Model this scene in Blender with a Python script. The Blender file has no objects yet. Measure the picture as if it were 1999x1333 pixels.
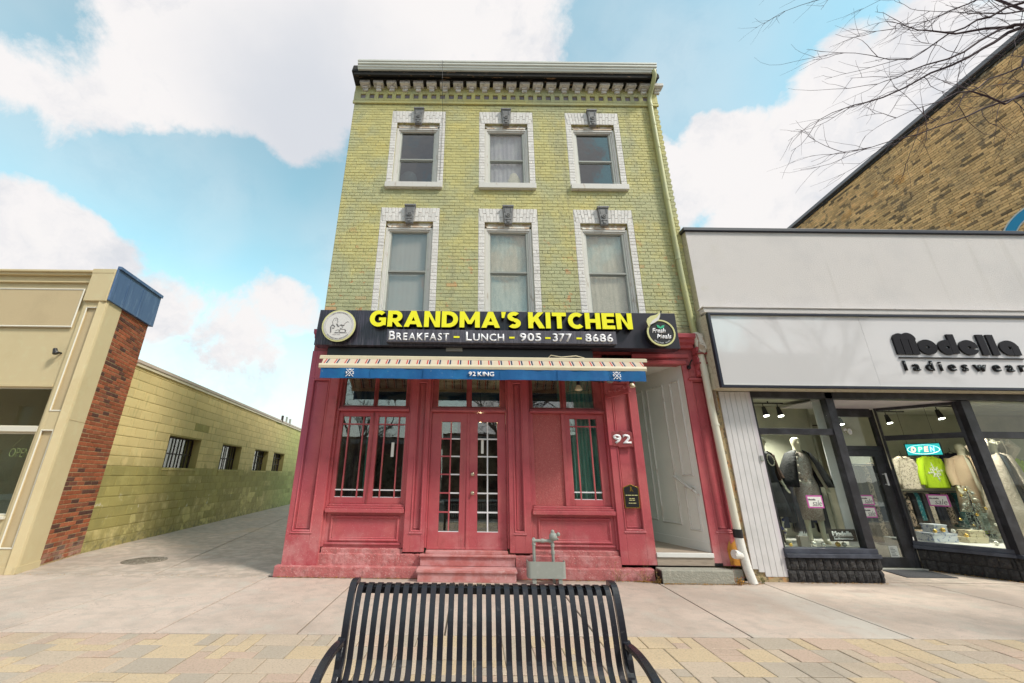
import bpy, math, random
from mathutils import Vector, Matrix
rnd = random.Random(11)
sc = bpy.context.scene
R = math.radians
# ------------------------------------------------------------------ camera
cam_d = bpy.data.cameras.new('camera'); cam = bpy.data.objects.new('camera', cam_d)
sc.collection.objects.link(cam); sc.camera = cam
_th = math.atan2(263., 768.); _ro = 0.0115
_F = Vector((0, math.cos(_th), math.sin(_th))); _U0 = Vector((0, -math.sin(_th), math.cos(_th))); _X = Vector((1, 0, 0))
_Rv = _X*math.cos(_ro) + _U0*math.sin(_ro); _U = _U0*math.cos(_ro) - _X*math.sin(_ro)
mw = Matrix((_Rv, _U, -_F)).transposed().to_4x4(); mw.translation = Vector((0, 0, 1.48))
cam.matrix_world = mw
cam_d.sensor_width = 36; cam_d.lens = 36*768/1999.; cam_d.shift_x = (999.5-924)/1999.
cam_d.clip_start = 0.05; cam_d.clip_end = 2000
# ------------------------------------------------------------------ world
W = bpy.data.worlds.new('World'); sc.world = W; W.use_nodes = True
nt = W.node_tree; nt.nodes.clear(); N = nt.nodes; LK = nt.links
SUN_EL, SUN_AZ = R(46), R(124)       # veiled sun behind the camera, to the right
def wn(t, **k):
    n = N.new(t)
    for a, b in k.items(): setattr(n, a, b)
    return n
sky = wn('ShaderNodeTexSky', sky_type='NISHITA', sun_disc=False); sky.sun_elevation = SUN_EL; sky.sun_rotation = SUN_AZ
sky.air_density = 1.0; sky.dust_density = .4; sky.ozone_density = 1.5
def vmath(op, a=None, b=None, bv=None):
    n = wn('ShaderNodeVectorMath', operation=op)
    if a is not None: LK.new(a, n.inputs[0])
    if b is not None: LK.new(b, n.inputs[1])
    if bv is not None: n.inputs[1].default_value = bv
    return n
def fmath(op, a, b=None, clamp=False):
    n = wn('ShaderNodeMath', operation=op, use_clamp=clamp)
    for i, v in enumerate((a, b)):
        if v is None: continue
        if isinstance(v, (int, float)): n.inputs[i].default_value = v
        else: LK.new(v, n.inputs[i])
    return n.outputs[0]
def smooth(v, a, b, lo=0., hi=1.):
    n = wn('ShaderNodeMapRange', interpolation_type='SMOOTHSTEP'); LK.new(v, n.inputs[0])
    n.inputs[1].default_value = a; n.inputs[2].default_value = b; n.inputs[3].default_value = lo; n.inputs[4].default_value = hi
    return n.outputs[0]
tc = wn('ShaderNodeTexCoord'); D = tc.outputs['Generated']
sx = wn('ShaderNodeSeparateXYZ'); LK.new(D, sx.inputs[0])
def noise(vec, scale, det, rough=.55, dist=0.):
    n = wn('ShaderNodeTexNoise'); LK.new(vec, n.inputs['Vector']); n.inputs['Scale'].default_value = scale
    n.inputs['Detail'].default_value = det; n.inputs['Roughness'].default_value = rough; n.inputs['Distortion'].default_value = dist
    return n
warp = noise(D, 5., 5, .6); wv = vmath('SUBTRACT', warp.outputs['Color'], bv=(.5, .5, .5)); wsc = vmath('SCALE', wv.outputs[0]); wsc.inputs['Scale'].default_value = .15
DW = vmath('ADD', D, wsc.outputs[0]).outputs[0]
BLOBS = [((-.676,.466,.571),.24,1.),((-.60,.50,.62),.2,.8),((-.558,.488,.671),.24,1.),((-.418,.539,.731),.26,1.),((-.30,.53,.79),.24,1.),((-.12,.528,.84),.24,.9),
 ((.06,.537,.84),.2,.7),((-.45,.57,.68),.2,.7),((-.353,.62,.70),.16,.55),((-.738,.565,.37),.16,.9),((-.80,.50,.30),.16,.9),((-.694,.62,.366),.13,.9),((-.64,.70,.30),.14,.8),((-.597,.735,.33),.10,.55),((-.428,.829,.34),.14,.6),
 ((-.5,.80,.25),.2,.6),((.405,.70,.60),.17,.9),((.495,.62,.60),.17,1.),((.519,.57,.62),.12,.8),((.60,.50,.63),.15,1.),((.66,.45,.60),.16,1.),((.70,.47,.53),.24,1.),((.613,.618,.492),.25,1.),((.238,.492,.842),.08,.3)]
dens = None
for c, r, w in BLOBS:
    l = vmath('DISTANCE', DW, bv=c).outputs['Value']
    s = smooth(l, r*.25, r*1.0, w, 0.)
    dens = s if dens is None else fmath('MAXIMUM', dens, s)
# beyond the view the same broken cloud goes on
yb = smooth(sx.outputs[1], -.15, .30, 1., 0.)
far = noise(D, 2.3, 6, .6); fs = smooth(far.outputs[0], .44, .60)
dens = fmath('MAXIMUM', dens, fmath('MULTIPLY', fs, yb))
HOLES = [((-0.666, 0.389, 0.636),0.13,0.9),((-0.712, 0.494, 0.5),0.1,0.9),((-0.655, 0.555, 0.512),0.12,1.0),((-0.582, 0.603, 0.546),0.12,1.0),((-0.483, 0.661, 0.574),0.13,1.0),((-0.393, 0.727, 0.563),0.12,0.9),((-0.363, 0.8, 0.478),0.1,0.6),((-0.528, 0.696, 0.486),0.1,0.7),((0.315, 0.531, 0.787),0.13,0.8),((0.436, 0.496, 0.751),0.13,1.0),((0.52, 0.459, 0.72),0.13,1.0),((0.441, 0.552, 0.708),0.08,0.9),((0.397, 0.612, 0.684),0.07,0.9),((0.608, 0.409, 0.68),0.1,0.9)]
hole = None
for c, r, w in HOLES:
    s = smooth(vmath('DISTANCE', DW, bv=c).outputs['Value'], r*.2, r*1.25, w, 0.)
    hole = s if hole is None else fmath('MAXIMUM', hole, s)
dens = fmath('SUBTRACT', dens, fmath('MULTIPLY', hole, .75))
fine = noise(D, 6.5, 12, .68, .35)
d2 = fmath('ADD', dens, fmath('MULTIPLY', fmath('SUBTRACT', fine.outputs[0], .5), 1.5))
cl = smooth(d2, .10, .62)
hz = smooth(sx.outputs[2], .02, .50, .92, 0.)
veil = noise(D, 2.2, 4, .5); veilf = fmath('ADD', fmath('MULTIPLY', smooth(veil.outputs[0], .35, .75), .34), .03)
cl2 = fmath('MAXIMUM', fmath('MAXIMUM', cl, hz), veilf)
shade = noise(DW, 5.5, 9, .66)
under = smooth(vmath('DISTANCE', DW, bv=(-.33, .62, .70)).outputs['Value'], .05, .30, .75, 0.)
shf = fmath('MAXIMUM', smooth(shade.outputs[0], .44, .74, 0., .75), under)
crgb = wn('ShaderNodeMix', data_type='RGBA'); LK.new(shf, crgb.inputs[0])
crgb.inputs[6].default_value = (.91, .885, .88, 1); crgb.inputs[7].default_value = (.60, .64, .71, 1)
# Nishita sky brought to the photograph's cyan
tint = wn('ShaderNodeMix', data_type='RGBA', blend_type='MULTIPLY'); tint.inputs[0].default_value = 1.
LK.new(sky.outputs[0], tint.inputs[6]); tint.inputs[7].default_value = (1.22, 1.44, 1.0, 1)
bg1 = wn('ShaderNodeBackground'); LK.new(tint.outputs[2], bg1.inputs[0]); bg1.inputs[1].default_value = .118
bg2 = wn('ShaderNodeBackground'); LK.new(crgb.outputs[2], bg2.inputs[0]); bg2.inputs[1].default_value = .455
mxs = wn('ShaderNodeMixShader'); LK.new(cl2, mxs.inputs[0]); LK.new(bg1.outputs[0], mxs.inputs[1]); LK.new(bg2.outputs[0], mxs.inputs[2])
wo = wn('ShaderNodeOutputWorld'); LK.new(mxs.outputs[0], wo.inputs[0])
# ------------------------------------------------------------------ sun and exposure
sd = bpy.data.lights.new('sun', 'SUN'); sd.energy = 1.5; sd.angle = R(10); sd.color = (1., .93, .83)
so = bpy.data.objects.new('sun', sd); sc.collection.objects.link(so)
_sv = Vector((math.sin(SUN_AZ)*math.cos(SUN_EL), math.cos(SUN_AZ)*math.cos(SUN_EL), math.sin(SUN_EL)))
so.rotation_euler = _sv.to_track_quat('Z', 'Y').to_euler(); so.location = (-6, -8, 14)
sc.view_settings.view_transform = 'Standard'; sc.view_settings.look = 'None'
sc.view_settings.gamma = 1; sc.view_settings.use_curve_mapping = False; sc.view_settings.exposure = 1.2
sc.render.engine = 'CYCLES'; sc.cycles.max_bounces = 8; sc.cycles.transparent_max_bounces = 12; sc.cycles.use_denoising = True
# ------------------------------------------------------------------ materials
def rgb(*a): return (a[0], a[1], a[2], 1)
def M(name, col, layers=(), rough=.65, bump=0., bs=60., metal=0., rv=0., spec=.5, bst=None, glow=None, gs=0.):
    """base colour, then layers of colour masked by noise (s scale, a..b threshold), height z, or per-piece random"""
    m = bpy.data.materials.new(name); m.use_nodes = True; t = m.node_tree; n = t.nodes; lk = t.links
    b = n['Principled BSDF']; g = n.new('ShaderNodeNewGeometry'); pos = g.outputs['Position']
    def mr(v, a, c, lo=0., hi=1.):
        x = n.new('ShaderNodeMapRange'); x.interpolation_type = 'SMOOTHSTEP'; lk.new(v, x.inputs[0])
        if a > c: a, c, lo, hi = c, a, hi, lo
        x.inputs[1].default_value = a; x.inputs[2].default_value = c; x.inputs[3].default_value = lo; x.inputs[4].default_value = hi
        return x.outputs[0]
    def mth(op, a, c):
        x = n.new('ShaderNodeMath'); x.operation = op
        for i, v in enumerate((a, c)):
            if isinstance(v, (int, float)): x.inputs[i].default_value = v
            else: lk.new(v, x.inputs[i])
        return x.outputs[0]
    rand = None
    def getrand(k=1.):
        oi = n.new('ShaderNodeObjectInfo')
        a = mth('ADD', oi.outputs['Random'], g.outputs['Random Per Island']); a = mth('MULTIPLY', a, 13.37*k)
        return mth('FRACT', a, 0)
    def nz(s, d=4, st=None, r=.6):
        x = n.new('ShaderNodeTexNoise'); x.inputs['Scale'].default_value = s; x.inputs['Detail'].default_value = d; x.inputs['Roughness'].default_value = r
        if st:
            mp = n.new('ShaderNodeMapping'); mp.inputs['Scale'].default_value = st; lk.new(pos, mp.inputs[0]); lk.new(mp.outputs[0], x.inputs['Vector'])
        else: lk.new(pos, x.inputs['Vector'])
        return x.outputs[0]
    cur = None; sep = None
    def mix(fac, c):
        nonlocal cur
        x = n.new('ShaderNodeMix'); x.data_type = 'RGBA'
        if isinstance(fac, float): x.inputs[0].default_value = fac
        else: lk.new(fac, x.inputs[0])
        if cur is None: x.inputs[6].default_value = rgb(*col)
        else: lk.new(cur, x.inputs[6])
        x.inputs[7].default_value = rgb(*c); cur = x.outputs[2]
    for L in layers:
        if L.get('rnd'): f = mr(getrand(L.get('k', 1.)), L['a'], L['b'])
        else: f = mr(nz(L['s'], L.get('d', 5), L.get('st')), L['a'], L['b'])
        if 'also' in L: f = mth('MULTIPLY', f, mr(nz(L['also'][0]), L['also'][1], L['also'][2]))
        for ax in 'xyz':
            if ax in L:
                if sep is None: sep = n.new('ShaderNodeSeparateXYZ'); lk.new(pos, sep.inputs[0])
                f = mth('MULTIPLY', f, mr(sep.outputs['xyz'.index(ax)], L[ax][0], L[ax][1]))
        if 'x2' in L: f = mth('MULTIPLY', f, mr(sep.outputs[0], *L['x2']))
        if L.get('f', 1.) != 1.: f = mth('MULTIPLY', f, L['f'])
        mix(f, L['c'])
    if rv:
        if cur is None: mix(0., col)
        x = n.new('ShaderNodeHueSaturation'); v = mth('ADD', mth('MULTIPLY', getrand(3.1), 2*rv), 1-rv)
        lk.new(v, x.inputs['Value']); lk.new(cur, x.inputs['Color']); cur = x.outputs[0]
    if cur is None: b.inputs['Base Color'].default_value = rgb(*col)
    else: lk.new(cur, b.inputs['Base Color'])
    b.inputs['Roughness'].default_value = rough; b.inputs['Metallic'].default_value = metal
    b.inputs['Specular IOR Level'].default_value = spec
    if glow: b.inputs['Emission Color'].default_value = rgb(*glow); b.inputs['Emission Strength'].default_value = gs
    if bump:
        bp = n.new('ShaderNodeBump'); bp.inputs['Strength'].default_value = min(1., bump); bp.inputs['Distance'].default_value = .012*max(1., bump)
        lk.new(nz(bs, 6, bst), bp.inputs['Height']); lk.new(bp.outputs[0], b.inputs['Normal'])
    m['b'] = 1
    return m
def glass(name, tint=(.8, .9, .88), refl=.22, wave=.0, ws=3.):
    m = bpy.data.materials.new(name); m.use_nodes = True; t = m.node_tree; n = t.nodes; lk = t.links; n.clear()
    o = n.new('ShaderNodeOutputMaterial'); mx = n.new('ShaderNodeMixShader'); tr = n.new('ShaderNodeBsdfTransparent'); gl = n.new('ShaderNodeBsdfGlossy')
    tr.inputs[0].default_value = rgb(*tint); gl.inputs['Roughness'].default_value = .01; gl.inputs['Color'].default_value = (1, 1, 1, 1)
    fr = n.new('ShaderNodeLayerWeight'); fr.inputs[0].default_value = .5
    pw = n.new('ShaderNodeMath'); pw.operation = 'POWER'; lk.new(fr.outputs['Facing'], pw.inputs[0]); pw.inputs[1].default_value = 4.
    ad = n.new('ShaderNodeMath'); ad.operation = 'MULTIPLY_ADD'; ad.use_clamp = True; lk.new(pw.outputs[0], ad.inputs[0]); ad.inputs[1].default_value = .85; ad.inputs[2].default_value = refl
    lk.new(ad.outputs[0], mx.inputs[0]); lk.new(tr.outputs[0], mx.inputs[1]); lk.new(gl.outputs[0], mx.inputs[2]); lk.new(mx.outputs[0], o.inputs[0])
    if wave:
        g = n.new('ShaderNodeNewGeometry'); x = n.new('ShaderNodeTexNoise'); x.inputs['Scale'].default_value = ws; x.inputs['Detail'].default_value = 2
        lk.new(g.outputs['Position'], x.inputs['Vector']); bp = n.new('ShaderNodeBump'); bp.inputs['Strength'].default_value = wave; bp.inputs['Distance'].default_value = .02
        lk.new(x.outputs[0], bp.inputs['Height']); lk.new(bp.outputs[0], gl.inputs['Normal'])
    return m
GRN = (.58, .53, .225)
_dirt = dict(c=(.20, .19, .13), s=1.3, a=.56, b=.8, st=(1, 1, .35), f=.35)
MT = {}
_gl = [dict(c=(.45, .46, .28), s=.9, a=.42, b=.60, f=.75), dict(c=(.62, .52, .17), s=1.7, a=.52, b=.72, f=.6), dict(c=(.36, .37, .22), s=7, a=.5, b=.75, f=.4),
       dict(c=(.42, .45, .27), s=3, a=.3, b=.6, z=(6.2, 4.6), f=.5), dict(c=(.34, .31, .20), s=1, a=.54, b=.72, st=(4, 4, .25), f=.4)]
MT['brick_green'] = M('painted green brick', GRN, _gl+[dict(c=(.26, .28, .16), s=26, a=.56, b=.72, f=.5), dict(rnd=1, a=.975, b=.99, c=(.62, .30, .13), f=.6, z=(7.2, 4.3)), dict(c=(.62, .28, .12), s=5, a=.63, b=.67, z=(7.2, 4.6), f=.8), dict(c=(.56, .54, .30), s=45, a=.58, b=.7, f=.5)], rough=.75, bump=.9, bs=70, rv=.085)
MT['joint_green'] = M('painted green joint', (.50, .45, .20), _gl+[dict(c=(.16, .15, .09), s=14, a=.46, b=.66, f=.7)], rough=.85, bump=.5, bs=90)
MT['brick_white'] = M('white painted brick', (.74, .71, .69), [dict(c=(.50, .46, .42), s=9, a=.55, b=.75, f=.6), dict(c=(.32, .22, .16), s=24, a=.66, b=.74, f=.6)], rough=.7, bump=.7, bs=60, rv=.08)
MT['joint_white'] = M('white painted joint', (.66, .63, .60), [dict(c=(.2, .17, .14), s=14, a=.5, b=.7, f=.7)], rough=.85)
MT['white_wood'] = M('weathered white wood', (.64, .62, .59), [dict(c=(.42, .34, .27), s=11, a=.56, b=.7, f=.7, st=(1, 1, .3)), dict(c=(.5, .5, .5), s=3, a=.5, b=.8, f=.4)], rough=.6, bump=.25, bs=50)
MT['worn_wood'] = M('peeling window head', (.50, .38, .28), [dict(c=(.70, .66, .60), s=9, a=.45, b=.6), dict(c=(.16, .11, .08), s=17, a=.6, b=.72)], rough=.8, bump=.6, bs=40)
MT['sash'] = M('off white sash', (.60, .60, .55), [dict(c=(.4, .4, .38), s=6, a=.5, b=.8, f=.5)], rough=.45)
MT['sash_grey'] = M('grey meeting rail', (.30, .31, .29), rough=.5)
MT['stone_grey'] = M('grey painted keystone', (.17, .17, .175), [dict(c=(.30, .30, .30), s=20, a=.5, b=.7, f=.6)], rough=.6, bump=.4, bs=50)
MT['blackwood'] = M('tarry black eaves', (.012, .011, .010), [dict(c=(.32, .20, .11), s=7, a=.60, b=.66, st=(.5, 1, 4), f=.8)], rough=.8, bump=.5, bs=20)
MT['gutter'] = M('pale gutter', (.62, .63, .58), [dict(c=(.40, .42, .36), s=4, a=.5, b=.8, f=.6, st=(.3, 1, 1))], rough=.4)
MT['purple_brick'] = M('grey purple brick', (.24, .20, .22), rough=.8, bump=.5, bs=60, rv=.2)
MT['corbel'] = M('white grey corbel', (.70, .67, .64), [dict(c=(.28, .26, .24), s=14, a=.5, b=.7, f=.7)], rough=.8, bump=.6, bs=50, rv=.12)
RED = (.45, .080, .100)
_rl = [dict(c=(.53, .13, .135), s=1.5, a=.40, b=.66, f=.7), dict(c=(.30, .055, .06), s=5, a=.52, b=.75, f=.55), dict(c=(.42, .09, .16), x=(-2.55, -2.95), s=2, a=.1, b=.4, z=(.8, 2.), f=.8),
       dict(c=(.62, .30, .30), s=2.4, a=.46, b=.7, z=(1.0, .1), f=.75), dict(c=(.74, .56, .54), s=70, a=.63, b=.68, f=.65, z=(2.4, .2)), dict(c=(.20, .04, .045), s=110, a=.62, b=.72, f=.5), dict(c=(.28, .08, .08), s=1, a=.55, b=.75, st=(9, 9, .4), f=.4)]
MT['red'] = M('dusty red paint', RED, _rl, rough=.42, bump=.28, bs=38)
MT['red_dark'] = M('deep red paint', (.27, .045, .05), _rl[:2]+[dict(c=(.16, .03, .03), s=9, a=.5, b=.7, f=.6)], rough=.5, bump=.3, bs=30)
MT['red_rough'] = M('red painted masonry', (.45, .13, .13), [dict(c=(.60, .30, .30), s=6, a=.44, b=.66, f=.6), dict(c=(.70, .52, .50), s=60, a=.58, b=.68, f=.8), dict(c=(.28, .12, .11), s=10, a=.54, b=.7, f=.7)], rough=.8, bump=1.6, bs=14)
MT['red_board'] = M('red particle board', (.45, .10, .10), [dict(c=(.60, .24, .22), s=60, a=.55, b=.66, f=.7), dict(c=(.22, .05, .05), s=75, a=.58, b=.68, f=.7)], rough=.6, bump=.9, bs=55)
MT['red_step'] = M('worn red step', (.50, .17, .16), [dict(c=(.72, .52, .50), s=18, a=.50, b=.66, f=.8, z=(.5, .05), x=(0., .5)), dict(c=(.60, .32, .32), s=4, a=.4, b=.6, f=.8)], rough=.7, bump=.7, bs=24)
MT['glass'] = glass('storefront glass', (.80, .86, .84), .13, .03)
MT['glass_up'] = glass('old upper glass', (.92, .92, .90), .07, .10, 4.)
MT['glass_dark'] = glass('dark upper glass', (.45, .50, .52), .12, .10, 4.)
MT['glass_shop'] = glass('shop glass', (.93, .96, .93), .022, .02)
MT['white_bar'] = M('white muntin', (.75, .75, .78), rough=.4)
MT['brass'] = M('worn knob', (.55, .46, .34), rough=.3, metal=.8)
MT['concrete_step'] = M('concrete kerb step', (.34, .33, .28), [dict(c=(.48, .45, .38), s=18, a=.5, b=.7, f=.8), dict(c=(.18, .17, .14), s=50, a=.6, b=.7, f=.7)], rough=.9, bump=1., bs=40)
MT['white_panel'] = M('white painted panelling', (.78, .77, .74), [dict(c=(.68, .68, .65), s=1.5, a=.4, b=.7, f=.6)], rough=.5, bump=.1, bs=30)
MT['sage'] = M('sage painted wall', (.42, .48, .40), rough=.6)
MT['deck'] = M('weathered deck boards', (.42, .34, .27), [dict(c=(.24, .19, .15), s=10, a=.5, b=.68, st=(.4, 6, 6), f=.7)], rough=.7, bump=.3, bs=30, bst=(.3, 5, 5))
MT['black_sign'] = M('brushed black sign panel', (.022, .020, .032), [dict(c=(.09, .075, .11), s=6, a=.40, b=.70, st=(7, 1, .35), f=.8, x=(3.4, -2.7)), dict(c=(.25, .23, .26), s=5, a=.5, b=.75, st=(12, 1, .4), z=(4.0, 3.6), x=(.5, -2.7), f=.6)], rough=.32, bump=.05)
MT['board_purple'] = M('dark grey lettering board', (.06, .055, .075), [dict(c=(.12, .11, .14), s=5, a=.4, b=.7, st=(5, 1, .5))], rough=.4)
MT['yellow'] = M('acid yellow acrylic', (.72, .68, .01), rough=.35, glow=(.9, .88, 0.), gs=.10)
MT['rim'] = M('pale yellow rim', (.66, .64, .30), rough=.4)
MT['black'] = M('black plastic', (.012, .011, .014), rough=.4)
MT['white_letter'] = M('white acrylic', (.85, .84, .88), rough=.4)
MT['logo_white'] = M('off white disc', (.70, .68, .67), rough=.5)
MT['ink'] = M('grey ink', (.12, .11, .12), rough=.6)
MT['ink_pale'] = M('pale grey ink', (.35, .32, .33), rough=.6)
MT['leafgreen'] = M('logo green', (.02, .42, .22), rough=.5)
MT['cream_metal'] = M('cream metal', (.72, .63, .46), [dict(c=(.58, .52, .36), s=3, a=.45, b=.7, st=(.5, 1, 1), f=.6)], rough=.4)
MT['blue_fabric'] = M('blue awning fabric', (.004, .10, .30), [dict(c=(.008, .17, .40), s=2, a=.4, b=.7, f=.7), dict(c=(.35, .45, .55), s=38, a=.70, b=.74, f=.7), dict(c=(.30, .33, .25), s=16, a=.68, b=.74, f=.45)], rough=.8, bump=.3, bs=20)
MT['greybox'] = M('grey box', (.22, .21, .20), rough=.5)
CRM = (.64, .53, .32)
MT['cream'] = M('cream stucco', CRM, [dict(c=(.58, .47, .27), s=1.2, a=.45, b=.7, f=.6), dict(c=(.66, .60, .38), s=6, a=.5, b=.7, f=.4)], rough=.8, bump=.4, bs=110)
MT['cream_panel'] = M('tan stucco panel', (.58, .46, .28), [dict(c=(.52, .41, .25), s=2, a=.45, b=.7, f=.6)], rough=.8, bump=.4, bs=110)
MT['cream_mould'] = M('pale moulding', (.72, .69, .60), rough=.5)
MT['bluemetal'] = M('weathered blue metal', (.06, .12, .25), [dict(c=(.14, .22, .36), s=7, a=.5, b=.7, st=(1, 1, .3), f=.8), dict(c=(.02, .05, .14), s=5, a=.55, b=.72, st=(3, 3, .2), f=.6)], rough=.55, bump=.2, bs=12)
MT['brick_red'] = M('red brown brick', (.30, .075, .026), [dict(rnd=1, a=.72, b=.76, c=(.06, .025, .02), f=.85), dict(rnd=1, k=2.3, a=.5, b=.9, c=(.38, .11, .045), f=.8), dict(c=(.17, .07, .045), s=30, a=.5, b=.7, f=.5), dict(c=(.42, .30, .24), s=60, a=.64, b=.72, f=.4), dict(c=(.45, .34, .28), s=6, a=.4, b=.6, z=(.5, 0.), f=.5)], rough=.85, bump=.7, bs=60, rv=.25)
MT['mortar'] = M('sandy mortar', (.50, .38, .22), [dict(c=(.22, .18, .12), s=30, a=.5, b=.7, f=.6)], rough=.9, bump=.5, bs=80)
BLK = (.68, .54, .25)
_bl = [dict(c=(.37, .31, .11), s=.55, a=.30, b=.44, z=(1.62, 1.52), f=.85), dict(c=(.33, .28, .10), s=1.3, a=.45, b=.52, z=(2.2, 1.4), f=.7), dict(c=(.60, .52, .21), s=1.1, a=.54, b=.58, z=(1.2, .8), f=.85), dict(c=(.64, .54, .26), s=3.5, a=.5, b=.7, f=.6), dict(c=(.36, .42, .14), y=(17, 22), s=1, a=.1, b=.4, f=.7),
       dict(c=(.62, .60, .55), s=5, a=.66, b=.76, z=(1.3, .7), f=.6), dict(c=(.17, .16, .08), s=9, a=.45, b=.62, z=(.35, .0), f=.8), dict(c=(.29, .27, .10), s=10, a=.55, b=.72, st=(1, 1, .2), f=.4)]
MT['block'] = M('olive painted concrete block', BLK, _bl, rough=.8, bump=.8, bs=45, rv=.08)
MT['block_old'] = M('older olive painted block', (.37, .315, .105), [dict(c=(.30, .265, .09), s=1.6, a=.44, b=.60, f=.6), dict(c=(.44, .38, .14), s=4, a=.5, b=.7, f=.6), dict(c=(.66, .62, .55), s=4, a=.62, b=.70, z=(1.3, .7), f=.7), dict(c=(.15, .14, .07), s=9, a=.45, b=.62, z=(.40, .0), f=.85), dict(c=(.26, .30, .09), y=(15, 22), s=1, a=.1, b=.4, f=.7)], rough=.8, bump=.8, bs=45, rv=.10)
MT['block_joint'] = M('olive painted joint', (.36, .30, .12), _bl[:2], rough=.9)
MT['coping_pink'] = M('pale roof edge', (.55, .46, .40), rough=.6)
MT['iron'] = M('dark iron bars', (.035, .02, .02), rough=.6)
MT['curtain'] = M('grey green curtain', (.16, .18, .155), [dict(c=(.13, .16, .13), s=9, a=.45, b=.6, st=(3, 3, .15))], rough=.9)
STC = (.66, .62, .60)
MT['stucco'] = M('off white stucco', (.66, .62, .61), [dict(c=(.59, .56, .56), s=1.2, a=.45, b=.7, f=.7), dict(c=(.46, .43, .40), s=1, a=.58, b=.76, st=(6, 6, .25), f=.3), dict(c=(.60, .56, .50), s=3, a=.5, b=.7, f=.5, x=(5.2, 4.3))], rough=.85, bump=.6, bs=90)
MT['stucco_side'] = M('rough cream render', (.60, .55, .42), [dict(c=(.40, .33, .22), s=18, a=.5, b=.7, f=.7)], rough=.9, bump=1.2, bs=50)
MT['cap_black'] = M('navy black cap', (.015, .018, .035), rough=.35)
MT['sign_white'] = M('glossy white sign face', (.66, .645, .66), rough=.06, spec=.5)
MT['black_gloss'] = M('glossy black', (.010, .010, .013), rough=.12, spec=.22)
MT['frame_black'] = M('black shop frame', (.022, .021, .026), [dict(c=(.05, .05, .06), s=5, a=.4, b=.7)], rough=.38)
MT['frame_navy'] = M('slate sill', (.035, .04, .06), [dict(c=(.07, .08, .11), s=5, a=.4, b=.7)], rough=.45)
MT['splitface'] = M('black split face block', (.030, .028, .030), [dict(c=(.075, .07, .06), s=35, a=.52, b=.68, f=.7)], rough=.85, bump=2.2, bs=22, rv=.2)
MT['siding'] = M('white siding', (.68, .66, .67), [dict(c=(.56, .55, .55), s=2.5, a=.45, b=.7, f=.7), dict(c=(.58, .50, .58), s=3, a=.2, b=.5, x=(4.8, 4.9), f=.6)], rough=.5, bump=.1, bs=200)
MT['rust_base'] = M('exposed orange sheathing', (.60, .27, .035), [dict(c=(.42, .15, .03), s=9, a=.5, b=.68), dict(c=(.66, .40, .12), s=5, a=.5, b=.7, f=.6)], rough=.8, bump=.5, bs=30)
MT['rubble'] = M('crumbling base', (.42, .32, .18), [dict(c=(.55, .26, .10), s=8, a=.5, b=.66), dict(c=(.16, .14, .10), s=16, a=.5, b=.65)], rough=.95, bump=1.5, bs=25)
MT['pipe_green'] = M('painted green downpipe', (.44, .44, .20), [dict(c=(.34, .37, .22), s=2, a=.4, b=.7, f=.7), dict(c=(.25, .22, .1), s=12, a=.6, b=.7, f=.5)], rough=.5)
MT['pipe_white'] = M('cream downpipe', (.70, .67, .56), [dict(c=(.52, .44, .28), s=8, a=.55, b=.75, st=(1, 1, .3), f=.6)], rough=.4)
MT['pvc'] = M('white wrapped pvc', (.76, .74, .70), [dict(c=(.55, .50, .42), s=12, a=.55, b=.7, f=.5)], rough=.45, bump=.5, bs=22, bst=(1, 1, 2))
MT['gasgrey'] = M('grey painted gas fitting', (.33, .35, .32), [dict(c=(.42, .43, .42), s=14, a=.5, b=.7, f=.5), dict(c=(.55, .30, .08), s=15, a=.70, b=.75, f=.8)], rough=.55, bump=.15, bs=30)
YB = (.72, .45, .21)
MT['brick_buff'] = M('sooty buff brick', YB, [dict(rnd=1, a=.55, b=.9, c=(.78, .50, .23), f=.8), dict(rnd=1, k=2.7, a=.84, b=.90, c=(.06, .05, .04), f=.75), dict(c=(.26, .20, .13), s=.9, a=.48, b=.66, f=.45), dict(c=(.10, .085, .07), s=4, a=.55, b=.66, f=.7), dict(c=(.60, .28, .07), s=1.5, a=.60, b=.70, f=.6)], rough=.9, bump=.6, bs=40, rv=.24)
MT['mortar_dark'] = M('sooty mortar', (.09, .075, .055), [dict(c=(.55, .47, .35), s=5, a=.44, b=.62, f=.8)], rough=.95)
MT['tin'] = M('grey roof flashing', (.20, .19, .21), rough=.5)
MT['graf'] = M('blue sprayed paint', (.01, .27, .52), rough=.6)
MT['graf_w'] = M('pale sprayed edge', (.60, .62, .60), rough=.6)
CON = (.58, .465, .395)
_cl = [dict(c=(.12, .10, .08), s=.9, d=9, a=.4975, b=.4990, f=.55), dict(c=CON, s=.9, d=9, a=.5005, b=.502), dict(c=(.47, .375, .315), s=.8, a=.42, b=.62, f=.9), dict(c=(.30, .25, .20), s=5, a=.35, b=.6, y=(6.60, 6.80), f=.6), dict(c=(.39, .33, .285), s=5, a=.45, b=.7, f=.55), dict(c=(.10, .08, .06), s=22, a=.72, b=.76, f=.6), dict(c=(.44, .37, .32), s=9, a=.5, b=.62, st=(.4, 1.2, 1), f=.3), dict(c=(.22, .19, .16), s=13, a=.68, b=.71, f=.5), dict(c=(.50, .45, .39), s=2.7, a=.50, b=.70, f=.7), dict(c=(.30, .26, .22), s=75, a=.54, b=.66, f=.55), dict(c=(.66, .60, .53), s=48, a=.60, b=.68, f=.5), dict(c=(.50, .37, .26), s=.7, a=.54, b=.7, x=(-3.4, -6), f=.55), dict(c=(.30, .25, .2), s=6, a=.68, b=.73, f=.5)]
MT['concrete'] = M('brushed sidewalk concrete', CON, _cl+[dict(c=(.56, .53, .48), s=6, a=.25, b=.5, x=(3.8, 4.05), x2=(4.50, 4.40), f=.6, y=(7.5, 4.9))], rough=.85, bump=.35, bs=160, rv=.035)
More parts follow.
